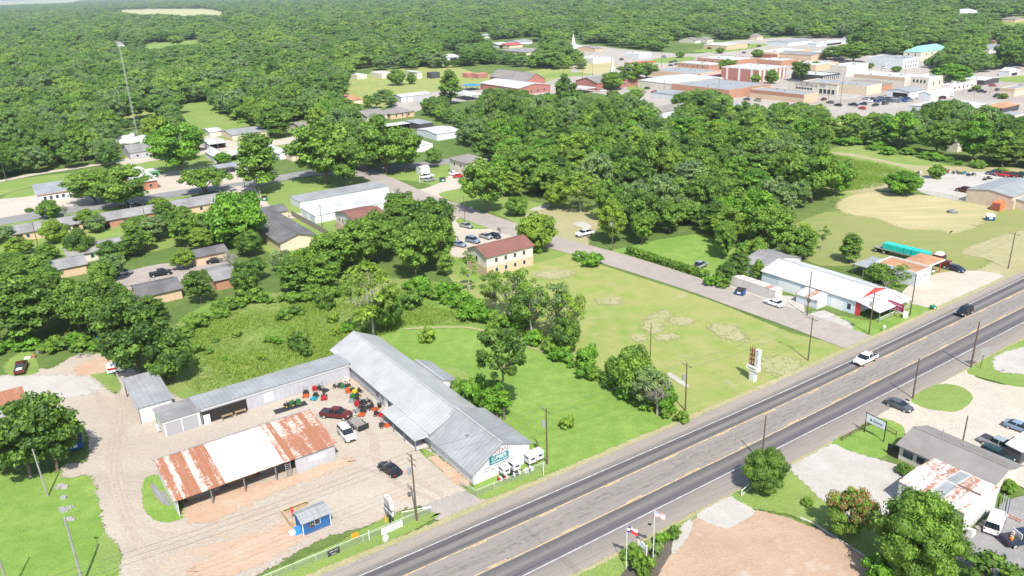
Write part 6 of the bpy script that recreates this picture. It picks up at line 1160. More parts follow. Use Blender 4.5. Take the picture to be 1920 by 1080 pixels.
# billboards
t = thing('billboard', 'maroon billboard with pale capital letters in front of the red gabled shop', 'billboard', (*P(1677, 593), 0), math.atan2(P(1687, 597)[1] - P(1667, 589)[1], P(1687, 597)[0] - P(1667, 589)[0]))
q = MB(); q.box(-2.0, 2.0, -.08, .08, 1.6, 3.3); pn = q.build('panel', mat('maroon_panel', (.33, .03, .10), .6), t); q = MB(); q.box(-2.0, 2.0, -.1, .1, 1.25, 1.6); q.build('lower_panel', 'panel_white', t)
text_mesh('lettering', 'KITCHEN', .75, mat('pink_letter', (.75, .45, .5), .6), pn, (0, -.1, 2.75), DR); text_mesh('lettering', 'Catering', .55, 'pink_letter', pn, (.1, -.1, 2.05), DR); text_mesh('lettering', 'BARBECUE', .28, 'faded_black', pn, (0, -.12, 1.42), DR)
for x in (-1.7, 1.7):
    q = MB(); q.box(x - .06, x + .06, -.06, .06, 0, 3.3); q.build('leg', 'dark_metal', t)
t = thing('vending_machine', 'small white ice box beside the maroon billboard', 'ice box', (*P(1697, 596), 0), R_(-30)); q = MB(); q.box(-.45, .45, -.35, .35, 0, 1.5); q.build('cabinet', 'trim', t); q = MB(); q.box(-.35, .35, -.37, -.35, .2, 1.3); q.build('door', 'canopy_white', t)
t = thing('mailbox', 'tiny white mailbox on a post near the highway edge below the shop', 'mailbox', (*P(1657, 622), 0), A0); q = MB(); q.box(-.05, .05, -.05, .05, 0, 1.0); q.build('post', 'trim', t); q = MB(); q.box(-.25, .25, -.2, .2, 1.0, 1.35); q.build('box', 'trim', t)
t = thing('billboard', 'white billboard with blue lettering on two black legs over the grass', 'billboard', (*P(1638, 821), 0), math.atan2(P(1651, 828)[1] - P(1625, 815)[1], P(1651, 828)[0] - P(1625, 815)[0]))
q = MB(); q.box(-1.75, 1.75, -.05, .05, 2.3, 3.8); pn = q.build('panel', 'panel_white', t)
text_mesh('lettering', '& Stone', .7, mat('ink_blue', (.05, .06, .22), .6), pn, (.1, -.07, 3.0), DR)
q = MB(); q.box(-1.8, 1.8, -.06, .06, 3.8, 3.87); q.box(-1.8, 1.8, -.06, .06, 2.23, 2.3); q.build('border_bar', 'dark_metal', t)
for x in (-1.8, 1.8):
    q = MB(); q.box(x - .06, x + .06, -.06, .06, 0, 4.0); q.build('leg', 'dark_metal', t)
t = thing('road_sign', 'striped metal sign frame on a post at the grassy highway corner', 'sign', (*P(1837, 692), 0), R_(10)); q = MB(); q.tube((0, 0, 0), (.3, 0, 3.0), .07); q.build('post', 'pole_wood', t)
for i in range(6):
    q = MB(); q.box(-.6, 1.3, -.03, .03, 2.9 + i * .28, 3.06 + i * .28); q.build('slat', 'steel', t)
t = thing('park_sign', 'white framed business sign between two posts beside the flagpoles', 'sign', (*P(1204, 1042), 0), R_(-52)); t.scale = (.72, .72, .78)
q = MB(); q.box(-.85, .85, -.06, .06, 1.0, 2.3); q.prism([(-.7, 2.3), (.7, 2.3), (.35, 2.85), (-.35, 2.85)], -.06, .06, 'y'); pn = q.build('panel', 'panel_white', t)
text_mesh('lettering', 'A', .4, 'faded_black', pn, (0, -.08, 2.5), DR)
q = MB(); q.box(-.75, .75, -.085, -.06, 1.3, 1.75); q.build('name_band', mat('band_green', (.05, .14, .12), .6), pn); text_mesh('lettering', 'CENTER', .34, 'sign_white', pn, (0, -.09, 1.52), DR)
for x in (-.98, .98):
    q = MB(); q.box(x - .12, x + .12, -.12, .12, 0, 2.7); q.build('post', 'trim', t)
t = thing('notice_board', 'small white sign board on two posts by the parked white pickup', 'sign', (*P(787, 342), 0), R_(-80)); q = MB(); q.box(-1.2, 1.2, -.05, .05, .9, 2.2); q.build('panel', 'trim', t)
for x in (-1.2, 1.2):
    q = MB(); q.box(x - .08, x + .08, -.08, .08, 0, 2.2); q.build('post', 'trim', t)
t = thing('street_light', 'small street lamp with curved arm between the two flagpoles', 'street lamp', (*P(1226, 1047), 0), R_(160)); Hs = HT(1226, 1047, 985)
q = MB(); q.tube((0, 0, 0), (0, 0, Hs * .85), .06); q.tube((0, 0, Hs * .85), (.6, 0, Hs), .045); q.build('pole', 'steel', t); q = MB(); q.box(.5, .95, -.12, .12, Hs - .05, Hs + .08); q.build('lamp_head', 'dark_metal', t)
# flags
def flag(px, py, top, label, kind):
    H = HT(px, py, top); t = thing('flagpole', label, 'flagpole', (*P(px, py), 0), R_(-20)); q = MB(); q.tube((0, 0, 0), (0, 0, H), .06, .035, n=8); q.build('pole', 'trim', t)
    q = MB(); q.tube((0, 0, H), (0, 0, H + .12), .08, n=8); q.build('finial', 'steel', t)
    n = 16; W, Hh = (1.45, .9); g = lambda u, v: (u * W * .92, .16 * math.sin(u * 7) * u + .05 * math.sin(v * 5), H - .15 - v * Hh - .35 * u * u - (.05 * math.sin(u * 9)))
    nv = 13 if kind == 'usa' else 6
    vs = [g(i / n, j / nv) for i in range(n + 1) for j in range(nv + 1)]; q = MB(); fs = []; mi = []
    for i in range(n):
        for j in range(nv):
            fs.append((i * (nv + 1) + j, (i + 1) * (nv + 1) + j, (i + 1) * (nv + 1) + j + 1, i * (nv + 1) + j + 1))
            if kind == 'usa': mi.append(2 if i < n * .4 and j < 7 else (j + 0) % 2)
            else: mi.append(2 if i < n / 3 - .3 else (1 if j < 3 else 0))
    q.v = vs; q.f = fs; q.m = mi; fl = q.build('flag', ['red_cloth', mat('white_cloth', (.75, .75, .75), .8), mat('blue_cloth', (.02, .035, .16), .8)], t, True)
    if kind == 'usa':
        q = MB()
        for r in range(5):
            for c in range(6):
                x, y, z = g((c + .5) / 6 * .4, (r + .5) / 5 * 7 / 13); q.box(x - .025, x + .025, y - .02, y + .02, z - .025, z + .025)
        q.build('star', 'white_cloth', fl)
    else:
        q = MB(); x, y, z = g(.16, .5); pts = [((.28 if i % 2 == 0 else .11) * math.sin(i * math.pi / 5), (.28 if i % 2 == 0 else .11) * math.cos(i * math.pi / 5)) for i in range(10)]; q.prism([(x + p[0], z + p[1]) for p in pts], y - .08, y + .08, 'y'); q.build('star', 'white_cloth', fl)
flag(1174, 1068, 984, 'flagpole flying a blue white and red lone star flag', 'texas'); flag(1224, 1057, 955, 'taller flagpole flying the stars and stripes', 'usa')
# odds and ends in the yard
mat('concrete_block', (.27, .26, .25), .9, var=.2)
def blocks(px, py, n, label, m='concrete_block', sx=1.0, hd=0.0, spread=1.0):
    t = thing('block_pile', label, 'pile', (*P(px, py), 0), hd)
    for i in range(n):
        q = MB(); x, y = random.uniform(-spread, spread), random.uniform(-spread * .6, spread * .6); q.box(x, x + .8 * sx, y, y + .45, 0, random.uniform(.2, .45)); q.build('block', m, t).rotation_euler = (0, 0, random.uniform(-.15, .15))
blocks(108, 918, 7, 'loose grey blocks in the grass at the foot of the fence line', hd=.4); blocks(112, 936, 2, 'single pale slab just below the loose grey blocks', spread=.3); blocks(119, 958, 8, 'neat grey pallet of blocks on the bright lawn', spread=.7, hd=.3); blocks(124, 975, 3, 'short row of grey blocks below the neat pallet', spread=.6)
for i, (x, y) in enumerate(((288, 925), (294, 932), (300, 938), (309, 940))):
    t = thing('pipe_bundle', ['long grey poles lying on the grass oval beside the lumber shed', 'second bundle of grey poles on the grass oval', 'third bundle of grey poles, closest to the shed wall', 'short steel bundle against the white shed wall'][i], 'bundle', (*P(x, y), 0), R_(-58))
    for k in range(4): q = MB(); q.tube((-2.6, k * .16, .15), (1.8, k * .16 + .1, .2), .08, n=6); q.build('pipe', ['grey_wood', 'steel'][k % 2], t)
for i, (x, y) in enumerate(((294, 806), (299, 802))):
    t = thing('pipe_bundle', ['white poles leaning along the green edged garage wall', 'grey poles stacked beside the white ones at the garage'][i], 'bundle', (*P(x, y), 0), R_(-60))
    for k in range(4): q = MB(); q.tube((-1.8, k * .16, .2), (1.6, k * .16, .5), .07, n=6); q.build('pipe', ['trim', 'steel'][i], t)
t = thing('debris_pile', 'low heap of sticks and stones at the weedy edge of the yard', 'pile', (*P(158, 668), 0))
for k in range(24): q = MB(); a = random.uniform(0, 6.3); x, y = random.uniform(-1.2, 1.2), random.uniform(-.8, .8); q.tube((x, y, .2), (x + .7 * math.cos(a), y + .7 * math.sin(a), .45), .06, n=5); q.build('stick', 'grey_wood' if k % 2 else 'concrete_block', t)
t = thing('tarpaulin', 'crumpled bright blue tarpaulin in the weeds under the big trees', 'tarpaulin', (*P(187, 637), 0)); q = MB(); q.box(-1, 1, -.7, .7, 0, .6, tx=.5, ty=.35); q.build('cloth', 'blue_tarp', t)
t = thing('junk_pile', 'white panel and brown boards dumped near the old pickup', 'pile', (*P(56, 672), 0), .3); q = MB(); q.box(-1, .2, -.5, .5, 0, .3); q.build('panel', 'trim', t); q = MB(); q.box(.3, 1.1, -.4, .5, 0, .5); q.build('board', mat('brown_board', (.3, .12, .08), .9), t)
t = thing('junk_pile', 'grey box standing in the weeds behind the old pickup', 'pile', (*P(76, 661), 0), .5); q = MB(); q.box(-.7, .7, -.4, .4, 0, 1.0); q.build('box', 'grey_wood', t)
bld('shed', 'rusty roofed shed corner at the picture edge behind the big corner tree', 'shed', None, 0, 2.6, 's', 0, 'grey_metal_wall', 'very_rusty_roof', dims=(*P(-60, 800), 9.5, 4.5), eaves=(2.4, 3.0), oh=.2)
# pallets, ladders and racks behind the steel garage
t = thing('scrap_stack', 'white panels and round drums along the back wall of the steel garage', 'pile', (*P(1808, 1004), 0), A0)
for k in range(3): q = MB(); q.box(.4 * k, .4 * k + .3, -.9, -.2, 0, 1.3 - .2 * k); q.build('panel', 'trim', t)
for k in range(3): q = MB(); q.tube((2.2 + k * 1.0, -.6, 0), (2.2 + k * 1.0, -.6, .7), .4, n=12); q.build('drum', 'grey_wood', t)
t = thing('steel_rack', 'long grey steel racks stacked behind the white van', 'rack', (*P(1893, 957), 0), H_(20))
for k in range(4): q = MB(); q.box(-2.2, 2.6, k * .3, k * .3 + .12, .2 + .2 * k, .3 + .2 * k); q.build('beam', 'steel', t)
t = thing('ladder', 'rusty pink lattice ladder lying beside the steel racks', 'ladder', (*P(1881, 968), 0), R_(-52)); q = MB()
for s in (0, .5): q.box(-2.2, 2.2, s, s + .08, .25, .33)
for k in range(11): q.box(-2.1 + k * .42, -2.04 + k * .42, 0, .5, .26, .32)
q.build('frame', mat('pink_rust', (.45, .2, .16), .8), t)
t = thing('mulch_pile', 'dark round pile of mulch on the hay coloured field', 'pile', (*P(1785, 398), 0)); q = MB(); q.tube((0, 0, 0), (0, 0, .9), 1.8, .5, n=14); q.build('heap', 'grey_trim', t, True)
HAZE = 0.00008
# ------------------------------------------------------------------ trees
def ico(sub=1):
    bm = bmesh.new(); bmesh.ops.create_icosphere(bm, subdivisions=sub, radius=1.0)
    v = np.array([x.co[:] for x in bm.verts]); f = np.array([[q.index for q in x.verts] for x in bm.faces]); bm.free(); return v, f
IV, IF = ico(2)
def crown_mesh(name, seed, R=5.0, z0=3.0, z1=12.0, nl=34, lr=1.7, nq=70, leaf=.42, dens=1.0, shape='round', core=.80, mats=('foliage',), bloss=0):
    g = np.random.default_rng(seed); V = []; F3 = []; F4 = []; T3 = []; T4 = []; M4 = []; nv = 0
    zc, hz = (z0 + z1) / 2, (z1 - z0) / 2; cs = []
    for k in range(nl * 30):
        if len(cs) >= nl: break
        d = g.normal(size=3); d /= np.linalg.norm(d); r = g.uniform(.25, 1) ** .45
        if shape == 'round': p = np.array([d[0] * R * r, d[1] * R * r, zc + d[2] * hz * r])
        elif shape == 'spread': p = np.array([d[0] * R * r, d[1] * R * r, z0 + hz * .5 + abs(d[2]) * hz * 1.3 * r])
        elif shape == 'tall': p = np.array([d[0] * R * r * .8, d[1] * R * r * .8, zc + d[2] * hz * r]); p[:2] *= 1.25 - .5 * (p[2] - z0) / (z1 - z0)
        else: p = np.array([d[0] * R * r, d[1] * R * r, max(z0 + .1, zc + d[2] * hz * r)])
        q = lr * g.uniform(.55, 1.25)
        if all(np.linalg.norm(p - c[0]) > .55 * (q + c[1]) * .9 for c in cs): cs.append((p, q))
    for p, q in cs:
        tint = g.uniform(0.1, .9)
        if core > 0:
            nz = 1 + .22 * np.sin(IV @ g.normal(size=(3, 3)) * 3.1).sum(1) / 1.7
            cv = IV * nz[:, None] * q * core * np.array([1, 1, .78]) + p
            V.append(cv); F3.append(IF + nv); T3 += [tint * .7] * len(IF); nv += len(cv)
        n = int(nq * (q / lr) ** 2 * dens)
        d = g.normal(size=(n, 3)); d[:, 2] = np.where(d[:, 2] < -.3, -d[:, 2], d[:, 2]); d /= np.linalg.norm(d, axis=1)[:, None]
        c = p + d * q * g.uniform(.72, 1.22, (n, 1)) * np.array([1, 1, .82])
        nn = d + g.normal(size=(n, 3)) * .55 + np.array([0, 0, .25]); nn /= np.linalg.norm(nn, axis=1)[:, None]
        t = np.cross(nn, g.normal(size=(n, 3))); t /= np.linalg.norm(t, axis=1)[:, None]; b = np.cross(nn, t)
        s = leaf * g.uniform(.55, 1.35, (n, 1)); e = s * g.uniform(.5, .9, (n, 1))
        qv = np.stack([c - t * s, c - b * e + nn * s * .15, c + t * s, c + b * e - nn * s * .1], 1).reshape(-1, 3)
        V.append(qv); F4.append(np.arange(4 * n).reshape(n, 4) + nv); T4 += list(np.clip(tint + g.normal(size=n) * .22, 0, 1)); nv += 4 * n
        M4 += list((g.uniform(size=n) < bloss * (1 if p[2] > zc else .15)).astype(int)) if bloss else [0] * n
    v = np.concatenate(V); me = bpy.data.meshes.new(name)
    f3 = np.concatenate(F3) if F3 else np.zeros((0, 3), int); f4 = np.concatenate(F4)
    nf = len(f3) + len(f4); me.vertices.add(len(v)); me.vertices.foreach_set('co', v.astype('f').ravel())
    me.loops.add(len(f3) * 3 + len(f4) * 4); me.polygons.add(nf)
    me.loops.foreach_set('vertex_index', np.concatenate([f3.ravel(), f4.ravel()]).astype('i'))
    st = np.concatenate([np.arange(len(f3)) * 3, len(f3) * 3 + np.arange(len(f4)) * 4]); me.polygons.foreach_set('loop_start', st.astype('i'))
    me.update(calc_edges=True)
    at = me.attributes.new('tint', 'FLOAT', 'FACE'); at.data.foreach_set('value', np.array(T3 + T4, 'f'))
    for k in mats: me.materials.append(MATS[k])
    if bloss: me.polygons.foreach_set('material_index', [0] * len(f3) + M4)
    me.polygons.foreach_set('use_smooth', [True] * len(f3) + [False] * len(f4)); me.update()
    return me, cs
def trunk_mesh(name, cs, z0, r=.28, limbs=7, m='bark', seed=0, multi=1, fork=.55):
    g = random.Random(seed); q = MB(); zf = z0 * fork + .6
    for k in range(multi):
        ox, oy = (g.uniform(-.8, .8), g.uniform(-.8, .8)) if multi > 1 else (0, 0)
        top = (ox * 1.5 + g.uniform(-.3, .3), oy * 1.5 + g.uniform(-.3, .3), zf)
        q.tube((ox * .4, oy * .4, 0), (ox * .5, oy * .5, .5), r * 1.5, r, n=7); q.tube((ox * .5, oy * .5, .45), top, r, r * .8, n=7)
        for p, s in g.sample(cs, min(limbs, len(cs))):
            mid = ((top[0] + p[0]) / 2 + g.uniform(-.5, .5), (top[1] + p[1]) / 2 + g.uniform(-.5, .5), (top[2] + p[2]) / 2 + .4)
            q.tube(top, mid, r * .55, r * .38, n=5); q.tube(mid, tuple(p), r * .38, r * .12, n=5)
    o = q.build(name, m); me = o.data; bpy.data.objects.remove(o); return me
KINDS = {}
def kind(k, seeds, m='bark', tr=None, **kw):
    KINDS[k] = []
    for s in seeds:
        cm, cs = crown_mesh('crown_' + k, s, **kw); tm = trunk_mesh('trunk_' + k, cs, kw.get('z0', 3), m=m, seed=s, **(tr or {})); KINDS[k].append((cm, tm, kw.get('R', 5.0), kw.get('z1', 12.0)))
kind('broad', range(1, 9), R=5.2, z0=2.6, z1=12.0, nl=46, lr=1.5, nq=105, leaf=.30, core=.7)
kind('tall', range(11, 15), R=4.0, z0=2.2, z1=14.0, nl=46, lr=1.4, nq=105, leaf=.29, shape='tall', core=.7)
kind('oak', range(21, 23), R=7.5, z0=3.0, z1=9.5, nl=56, lr=1.5, nq=120, leaf=.28, core=.68, shape='spread', tr=dict(multi=2, limbs=8, r=.34))
kind('loose', range(31, 34), 'pale_bark', R=4.2, z0=3.6, z1=13.0, nl=34, lr=1.05, nq=70, leaf=.25, core=.3, tr=dict(limbs=14, r=.20, fork=.9, multi=2))
kind('lone', [41], R=4.4, z0=7.5, z1=15.0, nl=38, lr=1.2, nq=120, leaf=.27, core=.65, tr=dict(limbs=9, r=.26, fork=.95))
kind('bush', range(51, 54), R=2.2, z0=.1, z1=2.6, nl=18, lr=.85, nq=55, leaf=.22, shape='bush', tr=dict(limbs=4, r=.08))
kind('round', range(61, 63), R=3.9, z0=.9, z1=7.2, nl=44, lr=1.25, nq=150, leaf=.24, tr=dict(limbs=5, r=.2))
kind('thin', range(71, 73), 'pale_bark', R=2.6, z0=3.0, z1=9.0, nl=16, lr=.8, nq=44, leaf=.26, core=.35, tr=dict(limbs=9, r=.12, fork=.9))
kind('near', [91, 92], R=3.9, z0=.9, z1=7.2, nl=75, lr=1.3, nq=300, leaf=.13, core=.8, tr=dict(limbs=5, r=.2))
kind('myrtle', [81], R=3.6, z0=1.0, z1=6.4, nl=42, lr=1.0, nq=220, leaf=.14, mats=('foliage_mid', 'blossom'), bloss=.36, tr=dict(limbs=6, r=.10, multi=3))
NT = 0
def tree(px, base, top, hw, k='broad', m=None, label=None, cat='tree', name=None, group=None, world=None, hh=None, rr=None, parts=True, seed=None):
    global NT; NT += 1; rd = random.Random(NT * 17 + 3); v = KINDS[k][(seed if seed is not None else rd.randrange(99)) % len(KINDS[k])]
    X, Y = P(px, base) if world is None else world
    h = hh or HT(px, base, top); dist = math.hypot(Y, CH); w = rr or hw / FPX * .9 * math.sqrt(X * X + Y * Y + CH * CH)
    t = thing(name or ('shrub' if k == 'bush' else 'tree'), label, cat, (X, Y, 0), rd.uniform(0, 6.28), group)
    sz = h / v[3]; sx = w / v[2]; t.scale = (sx, sx, sz)
    c = bpy.data.objects.new('crown', v[0]); C.objects.link(c); c.parent = t
    if m: c.material_slots[0].link = 'OBJECT'; c.material_slots[0].material = MATS[m]
    b = bpy.data.objects.new('trunk', v[1]); C.objects.link(b); b.parent = t
    return t
# --- trees one can single out
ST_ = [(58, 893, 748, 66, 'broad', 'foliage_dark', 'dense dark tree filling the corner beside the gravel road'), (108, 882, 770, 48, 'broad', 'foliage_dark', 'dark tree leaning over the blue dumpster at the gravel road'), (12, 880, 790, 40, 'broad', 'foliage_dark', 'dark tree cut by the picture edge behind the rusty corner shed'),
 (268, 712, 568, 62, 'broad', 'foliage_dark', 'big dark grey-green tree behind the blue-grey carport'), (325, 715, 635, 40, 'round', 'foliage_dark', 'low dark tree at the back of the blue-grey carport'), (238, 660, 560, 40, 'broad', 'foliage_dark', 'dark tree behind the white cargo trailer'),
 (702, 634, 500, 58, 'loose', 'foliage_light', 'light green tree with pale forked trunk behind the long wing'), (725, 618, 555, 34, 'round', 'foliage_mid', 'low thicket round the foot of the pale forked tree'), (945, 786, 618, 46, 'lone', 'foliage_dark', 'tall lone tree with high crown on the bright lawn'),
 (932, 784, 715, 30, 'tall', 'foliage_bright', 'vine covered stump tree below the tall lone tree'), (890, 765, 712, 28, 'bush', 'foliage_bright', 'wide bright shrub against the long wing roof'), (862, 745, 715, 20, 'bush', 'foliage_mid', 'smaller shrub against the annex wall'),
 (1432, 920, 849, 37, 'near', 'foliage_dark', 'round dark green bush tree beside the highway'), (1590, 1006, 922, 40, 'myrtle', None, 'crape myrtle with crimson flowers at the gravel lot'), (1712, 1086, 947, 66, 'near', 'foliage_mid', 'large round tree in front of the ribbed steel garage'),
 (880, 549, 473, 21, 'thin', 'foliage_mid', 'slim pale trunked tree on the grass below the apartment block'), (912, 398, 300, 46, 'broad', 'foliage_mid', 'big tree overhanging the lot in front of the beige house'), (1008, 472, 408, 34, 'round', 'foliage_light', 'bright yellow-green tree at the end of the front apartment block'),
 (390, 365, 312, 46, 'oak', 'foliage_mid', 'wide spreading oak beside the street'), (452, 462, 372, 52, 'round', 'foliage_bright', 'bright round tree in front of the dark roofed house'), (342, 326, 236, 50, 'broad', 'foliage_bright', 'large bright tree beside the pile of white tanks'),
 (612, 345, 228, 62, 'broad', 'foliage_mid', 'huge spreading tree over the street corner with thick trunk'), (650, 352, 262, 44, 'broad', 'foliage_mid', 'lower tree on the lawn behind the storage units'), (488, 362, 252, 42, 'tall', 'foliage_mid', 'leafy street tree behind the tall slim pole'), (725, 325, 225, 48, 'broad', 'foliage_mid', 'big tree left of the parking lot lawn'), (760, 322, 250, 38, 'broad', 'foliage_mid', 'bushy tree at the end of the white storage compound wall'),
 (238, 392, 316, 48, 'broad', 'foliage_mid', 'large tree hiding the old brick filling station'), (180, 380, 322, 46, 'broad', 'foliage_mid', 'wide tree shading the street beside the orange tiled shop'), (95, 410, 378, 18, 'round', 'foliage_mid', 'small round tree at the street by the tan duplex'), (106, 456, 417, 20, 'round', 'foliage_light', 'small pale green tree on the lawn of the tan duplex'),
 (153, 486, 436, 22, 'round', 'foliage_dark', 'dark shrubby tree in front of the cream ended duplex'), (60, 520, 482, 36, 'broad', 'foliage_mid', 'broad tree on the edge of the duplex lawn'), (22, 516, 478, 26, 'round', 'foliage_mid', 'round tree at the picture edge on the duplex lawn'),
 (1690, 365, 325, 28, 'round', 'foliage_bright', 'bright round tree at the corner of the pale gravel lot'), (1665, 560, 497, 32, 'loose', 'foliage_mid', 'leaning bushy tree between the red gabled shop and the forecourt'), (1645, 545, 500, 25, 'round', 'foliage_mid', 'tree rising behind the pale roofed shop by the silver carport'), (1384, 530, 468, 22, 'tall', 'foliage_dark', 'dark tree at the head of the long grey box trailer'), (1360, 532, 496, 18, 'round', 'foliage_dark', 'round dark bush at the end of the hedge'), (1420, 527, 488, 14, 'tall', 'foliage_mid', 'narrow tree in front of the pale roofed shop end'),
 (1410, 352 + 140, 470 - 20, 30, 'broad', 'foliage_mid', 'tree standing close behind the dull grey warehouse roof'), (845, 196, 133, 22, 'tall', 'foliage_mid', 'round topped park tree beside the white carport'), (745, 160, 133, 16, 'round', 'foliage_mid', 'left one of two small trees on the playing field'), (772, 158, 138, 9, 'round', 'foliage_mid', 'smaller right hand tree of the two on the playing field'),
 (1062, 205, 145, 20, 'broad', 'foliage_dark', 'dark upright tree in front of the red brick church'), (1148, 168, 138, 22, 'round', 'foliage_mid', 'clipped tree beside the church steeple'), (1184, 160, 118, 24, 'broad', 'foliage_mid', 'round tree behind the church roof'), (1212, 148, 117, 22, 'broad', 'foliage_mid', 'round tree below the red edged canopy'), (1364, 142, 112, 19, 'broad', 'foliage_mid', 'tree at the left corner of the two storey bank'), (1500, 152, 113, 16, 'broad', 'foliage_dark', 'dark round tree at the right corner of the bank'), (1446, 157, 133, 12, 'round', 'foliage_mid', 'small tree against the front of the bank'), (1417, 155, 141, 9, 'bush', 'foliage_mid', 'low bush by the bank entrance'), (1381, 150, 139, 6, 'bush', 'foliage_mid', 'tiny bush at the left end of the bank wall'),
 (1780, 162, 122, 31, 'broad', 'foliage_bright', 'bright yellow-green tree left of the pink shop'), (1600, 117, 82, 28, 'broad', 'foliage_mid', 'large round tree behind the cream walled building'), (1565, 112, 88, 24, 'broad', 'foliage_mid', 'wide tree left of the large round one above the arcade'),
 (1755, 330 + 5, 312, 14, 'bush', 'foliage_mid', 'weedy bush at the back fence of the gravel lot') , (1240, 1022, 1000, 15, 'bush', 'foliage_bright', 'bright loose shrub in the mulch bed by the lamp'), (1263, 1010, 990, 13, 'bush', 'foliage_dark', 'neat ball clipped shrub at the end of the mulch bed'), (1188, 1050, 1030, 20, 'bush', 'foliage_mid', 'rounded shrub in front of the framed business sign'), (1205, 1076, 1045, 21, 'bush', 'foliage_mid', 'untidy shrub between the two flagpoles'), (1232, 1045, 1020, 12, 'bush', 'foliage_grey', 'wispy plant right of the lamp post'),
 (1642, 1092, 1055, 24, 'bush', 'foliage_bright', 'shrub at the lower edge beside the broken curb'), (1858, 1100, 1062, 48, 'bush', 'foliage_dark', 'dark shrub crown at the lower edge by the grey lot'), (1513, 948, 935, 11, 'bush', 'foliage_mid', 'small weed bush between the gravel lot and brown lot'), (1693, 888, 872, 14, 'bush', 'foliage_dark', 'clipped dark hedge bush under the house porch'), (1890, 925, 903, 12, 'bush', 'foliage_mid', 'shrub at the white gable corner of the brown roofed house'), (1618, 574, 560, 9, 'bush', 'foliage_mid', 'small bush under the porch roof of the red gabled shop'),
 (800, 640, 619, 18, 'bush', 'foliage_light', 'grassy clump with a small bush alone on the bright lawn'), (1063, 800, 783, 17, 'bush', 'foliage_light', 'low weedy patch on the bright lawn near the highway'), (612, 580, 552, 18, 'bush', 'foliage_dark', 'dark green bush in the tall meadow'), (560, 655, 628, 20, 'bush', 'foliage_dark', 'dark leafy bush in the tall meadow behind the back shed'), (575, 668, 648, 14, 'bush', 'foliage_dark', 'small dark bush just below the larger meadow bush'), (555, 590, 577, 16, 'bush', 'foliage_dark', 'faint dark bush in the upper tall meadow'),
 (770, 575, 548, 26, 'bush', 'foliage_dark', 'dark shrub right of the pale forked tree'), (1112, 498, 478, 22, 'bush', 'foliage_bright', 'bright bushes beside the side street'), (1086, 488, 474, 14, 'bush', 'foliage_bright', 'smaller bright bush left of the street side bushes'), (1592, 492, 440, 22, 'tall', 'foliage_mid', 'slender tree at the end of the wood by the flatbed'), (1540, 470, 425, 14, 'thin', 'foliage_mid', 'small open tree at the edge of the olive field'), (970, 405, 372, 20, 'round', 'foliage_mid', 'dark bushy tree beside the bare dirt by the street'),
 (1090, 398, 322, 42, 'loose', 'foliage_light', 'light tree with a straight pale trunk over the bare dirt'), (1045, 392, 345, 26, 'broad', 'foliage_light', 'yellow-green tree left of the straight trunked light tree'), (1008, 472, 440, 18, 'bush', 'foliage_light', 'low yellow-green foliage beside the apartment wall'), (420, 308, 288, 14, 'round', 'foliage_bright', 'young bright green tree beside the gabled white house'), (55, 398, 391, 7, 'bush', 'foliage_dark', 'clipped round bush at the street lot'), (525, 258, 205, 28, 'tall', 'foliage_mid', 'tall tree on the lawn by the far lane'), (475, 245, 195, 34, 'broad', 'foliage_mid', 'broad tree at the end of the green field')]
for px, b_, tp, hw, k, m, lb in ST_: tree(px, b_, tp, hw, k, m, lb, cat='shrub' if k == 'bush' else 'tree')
for i, (x, b_, h_, w_) in enumerate(((1420, 108, 14, 10), (1530, 128, 12, 9), (1275, 108, 10, 8), (1350, 100, 10, 8), (1460, 66, 12, 12), (1630, 128, 9, 7), (1830, 170, 9, 7), (1190, 190, 20, 16), (1150, 190, 18, 14), (1570, 100, 12, 10), (1310, 150, 10, 8), (1880, 185, 9, 8), (1680, 135, 10, 8), (1105, 162, 12, 9), (1240, 152, 8, 7))):
    tree(x, b_, b_ - h_, w_, 'round', 'foliage_mid', 'small round tree between the downtown roofs', group='small trees between the downtown roofs')
# fence-row between the two lawns
for i, (px, b_, tp, hw, k, m) in enumerate([(925, 588, 512, 26, 'loose', 'foliage_mid'), (958, 602, 505, 40, 'loose', 'foliage_mid'), (985, 618, 552, 28, 'round', 'foliage_dark'), (1002, 640, 528, 36, 'loose', 'foliage_mid'), (1035, 645, 525, 36, 'loose', 'foliage_grey'), (1066, 645, 542, 34, 'loose', 'foliage_light'), (1062, 660, 600, 26, 'round', 'foliage_dark'),
      (1185, 742, 662, 40, 'round', 'foliage_mid'), (1215, 765, 692, 34, 'broad', 'foliage_grey'), (1245, 772, 722, 22, 'round', 'foliage_bright'), (1100, 690, 652, 22, 'bush', 'foliage_bright'), (1150, 712, 680, 20, 'bush', 'foliage_bright')]):
    tree(px, b_, tp, hw, k, m, ['first pale limbed tree of the row, on the apartment side', 'tallest open tree in the row between the lawns', 'dark filled in tree in the middle of the row', 'wide open tree at the centre of the row between the lawns', 'grey-green tree right of centre in the row', 'light green tree with white trunk at the end of the tall row', 'dark undergrowth tree below the white trunked one', 'bushy tree top of the thicket nearest the highway', 'thicket tree with grey dead branches nearest the highway', 'bright shrub tree at the pole end of the row', 'bright shrub on the slope of the row below the white trunk', 'bright shrub between the white trunked tree and the dead branched thicket'][i], cat='tree' if k != 'bush' else 'shrub', group='row of trees between the two lawns')
g = random.Random(5)
def shrubrow(px, n, top, hw, lb, group, m='foliage_bright', jit=12):
    for i in range(n):
        f = i / (n - 1) * (len(px) - 1); j = min(int(f), len(px) - 2); f -= j; x = px[j][0] * (1 - f) + px[j + 1][0] * f + g.uniform(-jit, jit); y = px[j][1] * (1 - f) + px[j + 1][1] * f + g.uniform(-.55, .55) * jit
        q_ = g.uniform(.5, 1.5); tree(x, y, y - top * q_ * g.uniform(.8, 1.2), hw * q_, 'bush', m if g.random() < .7 else 'foliage_mid', lb, 'shrub', group=group)
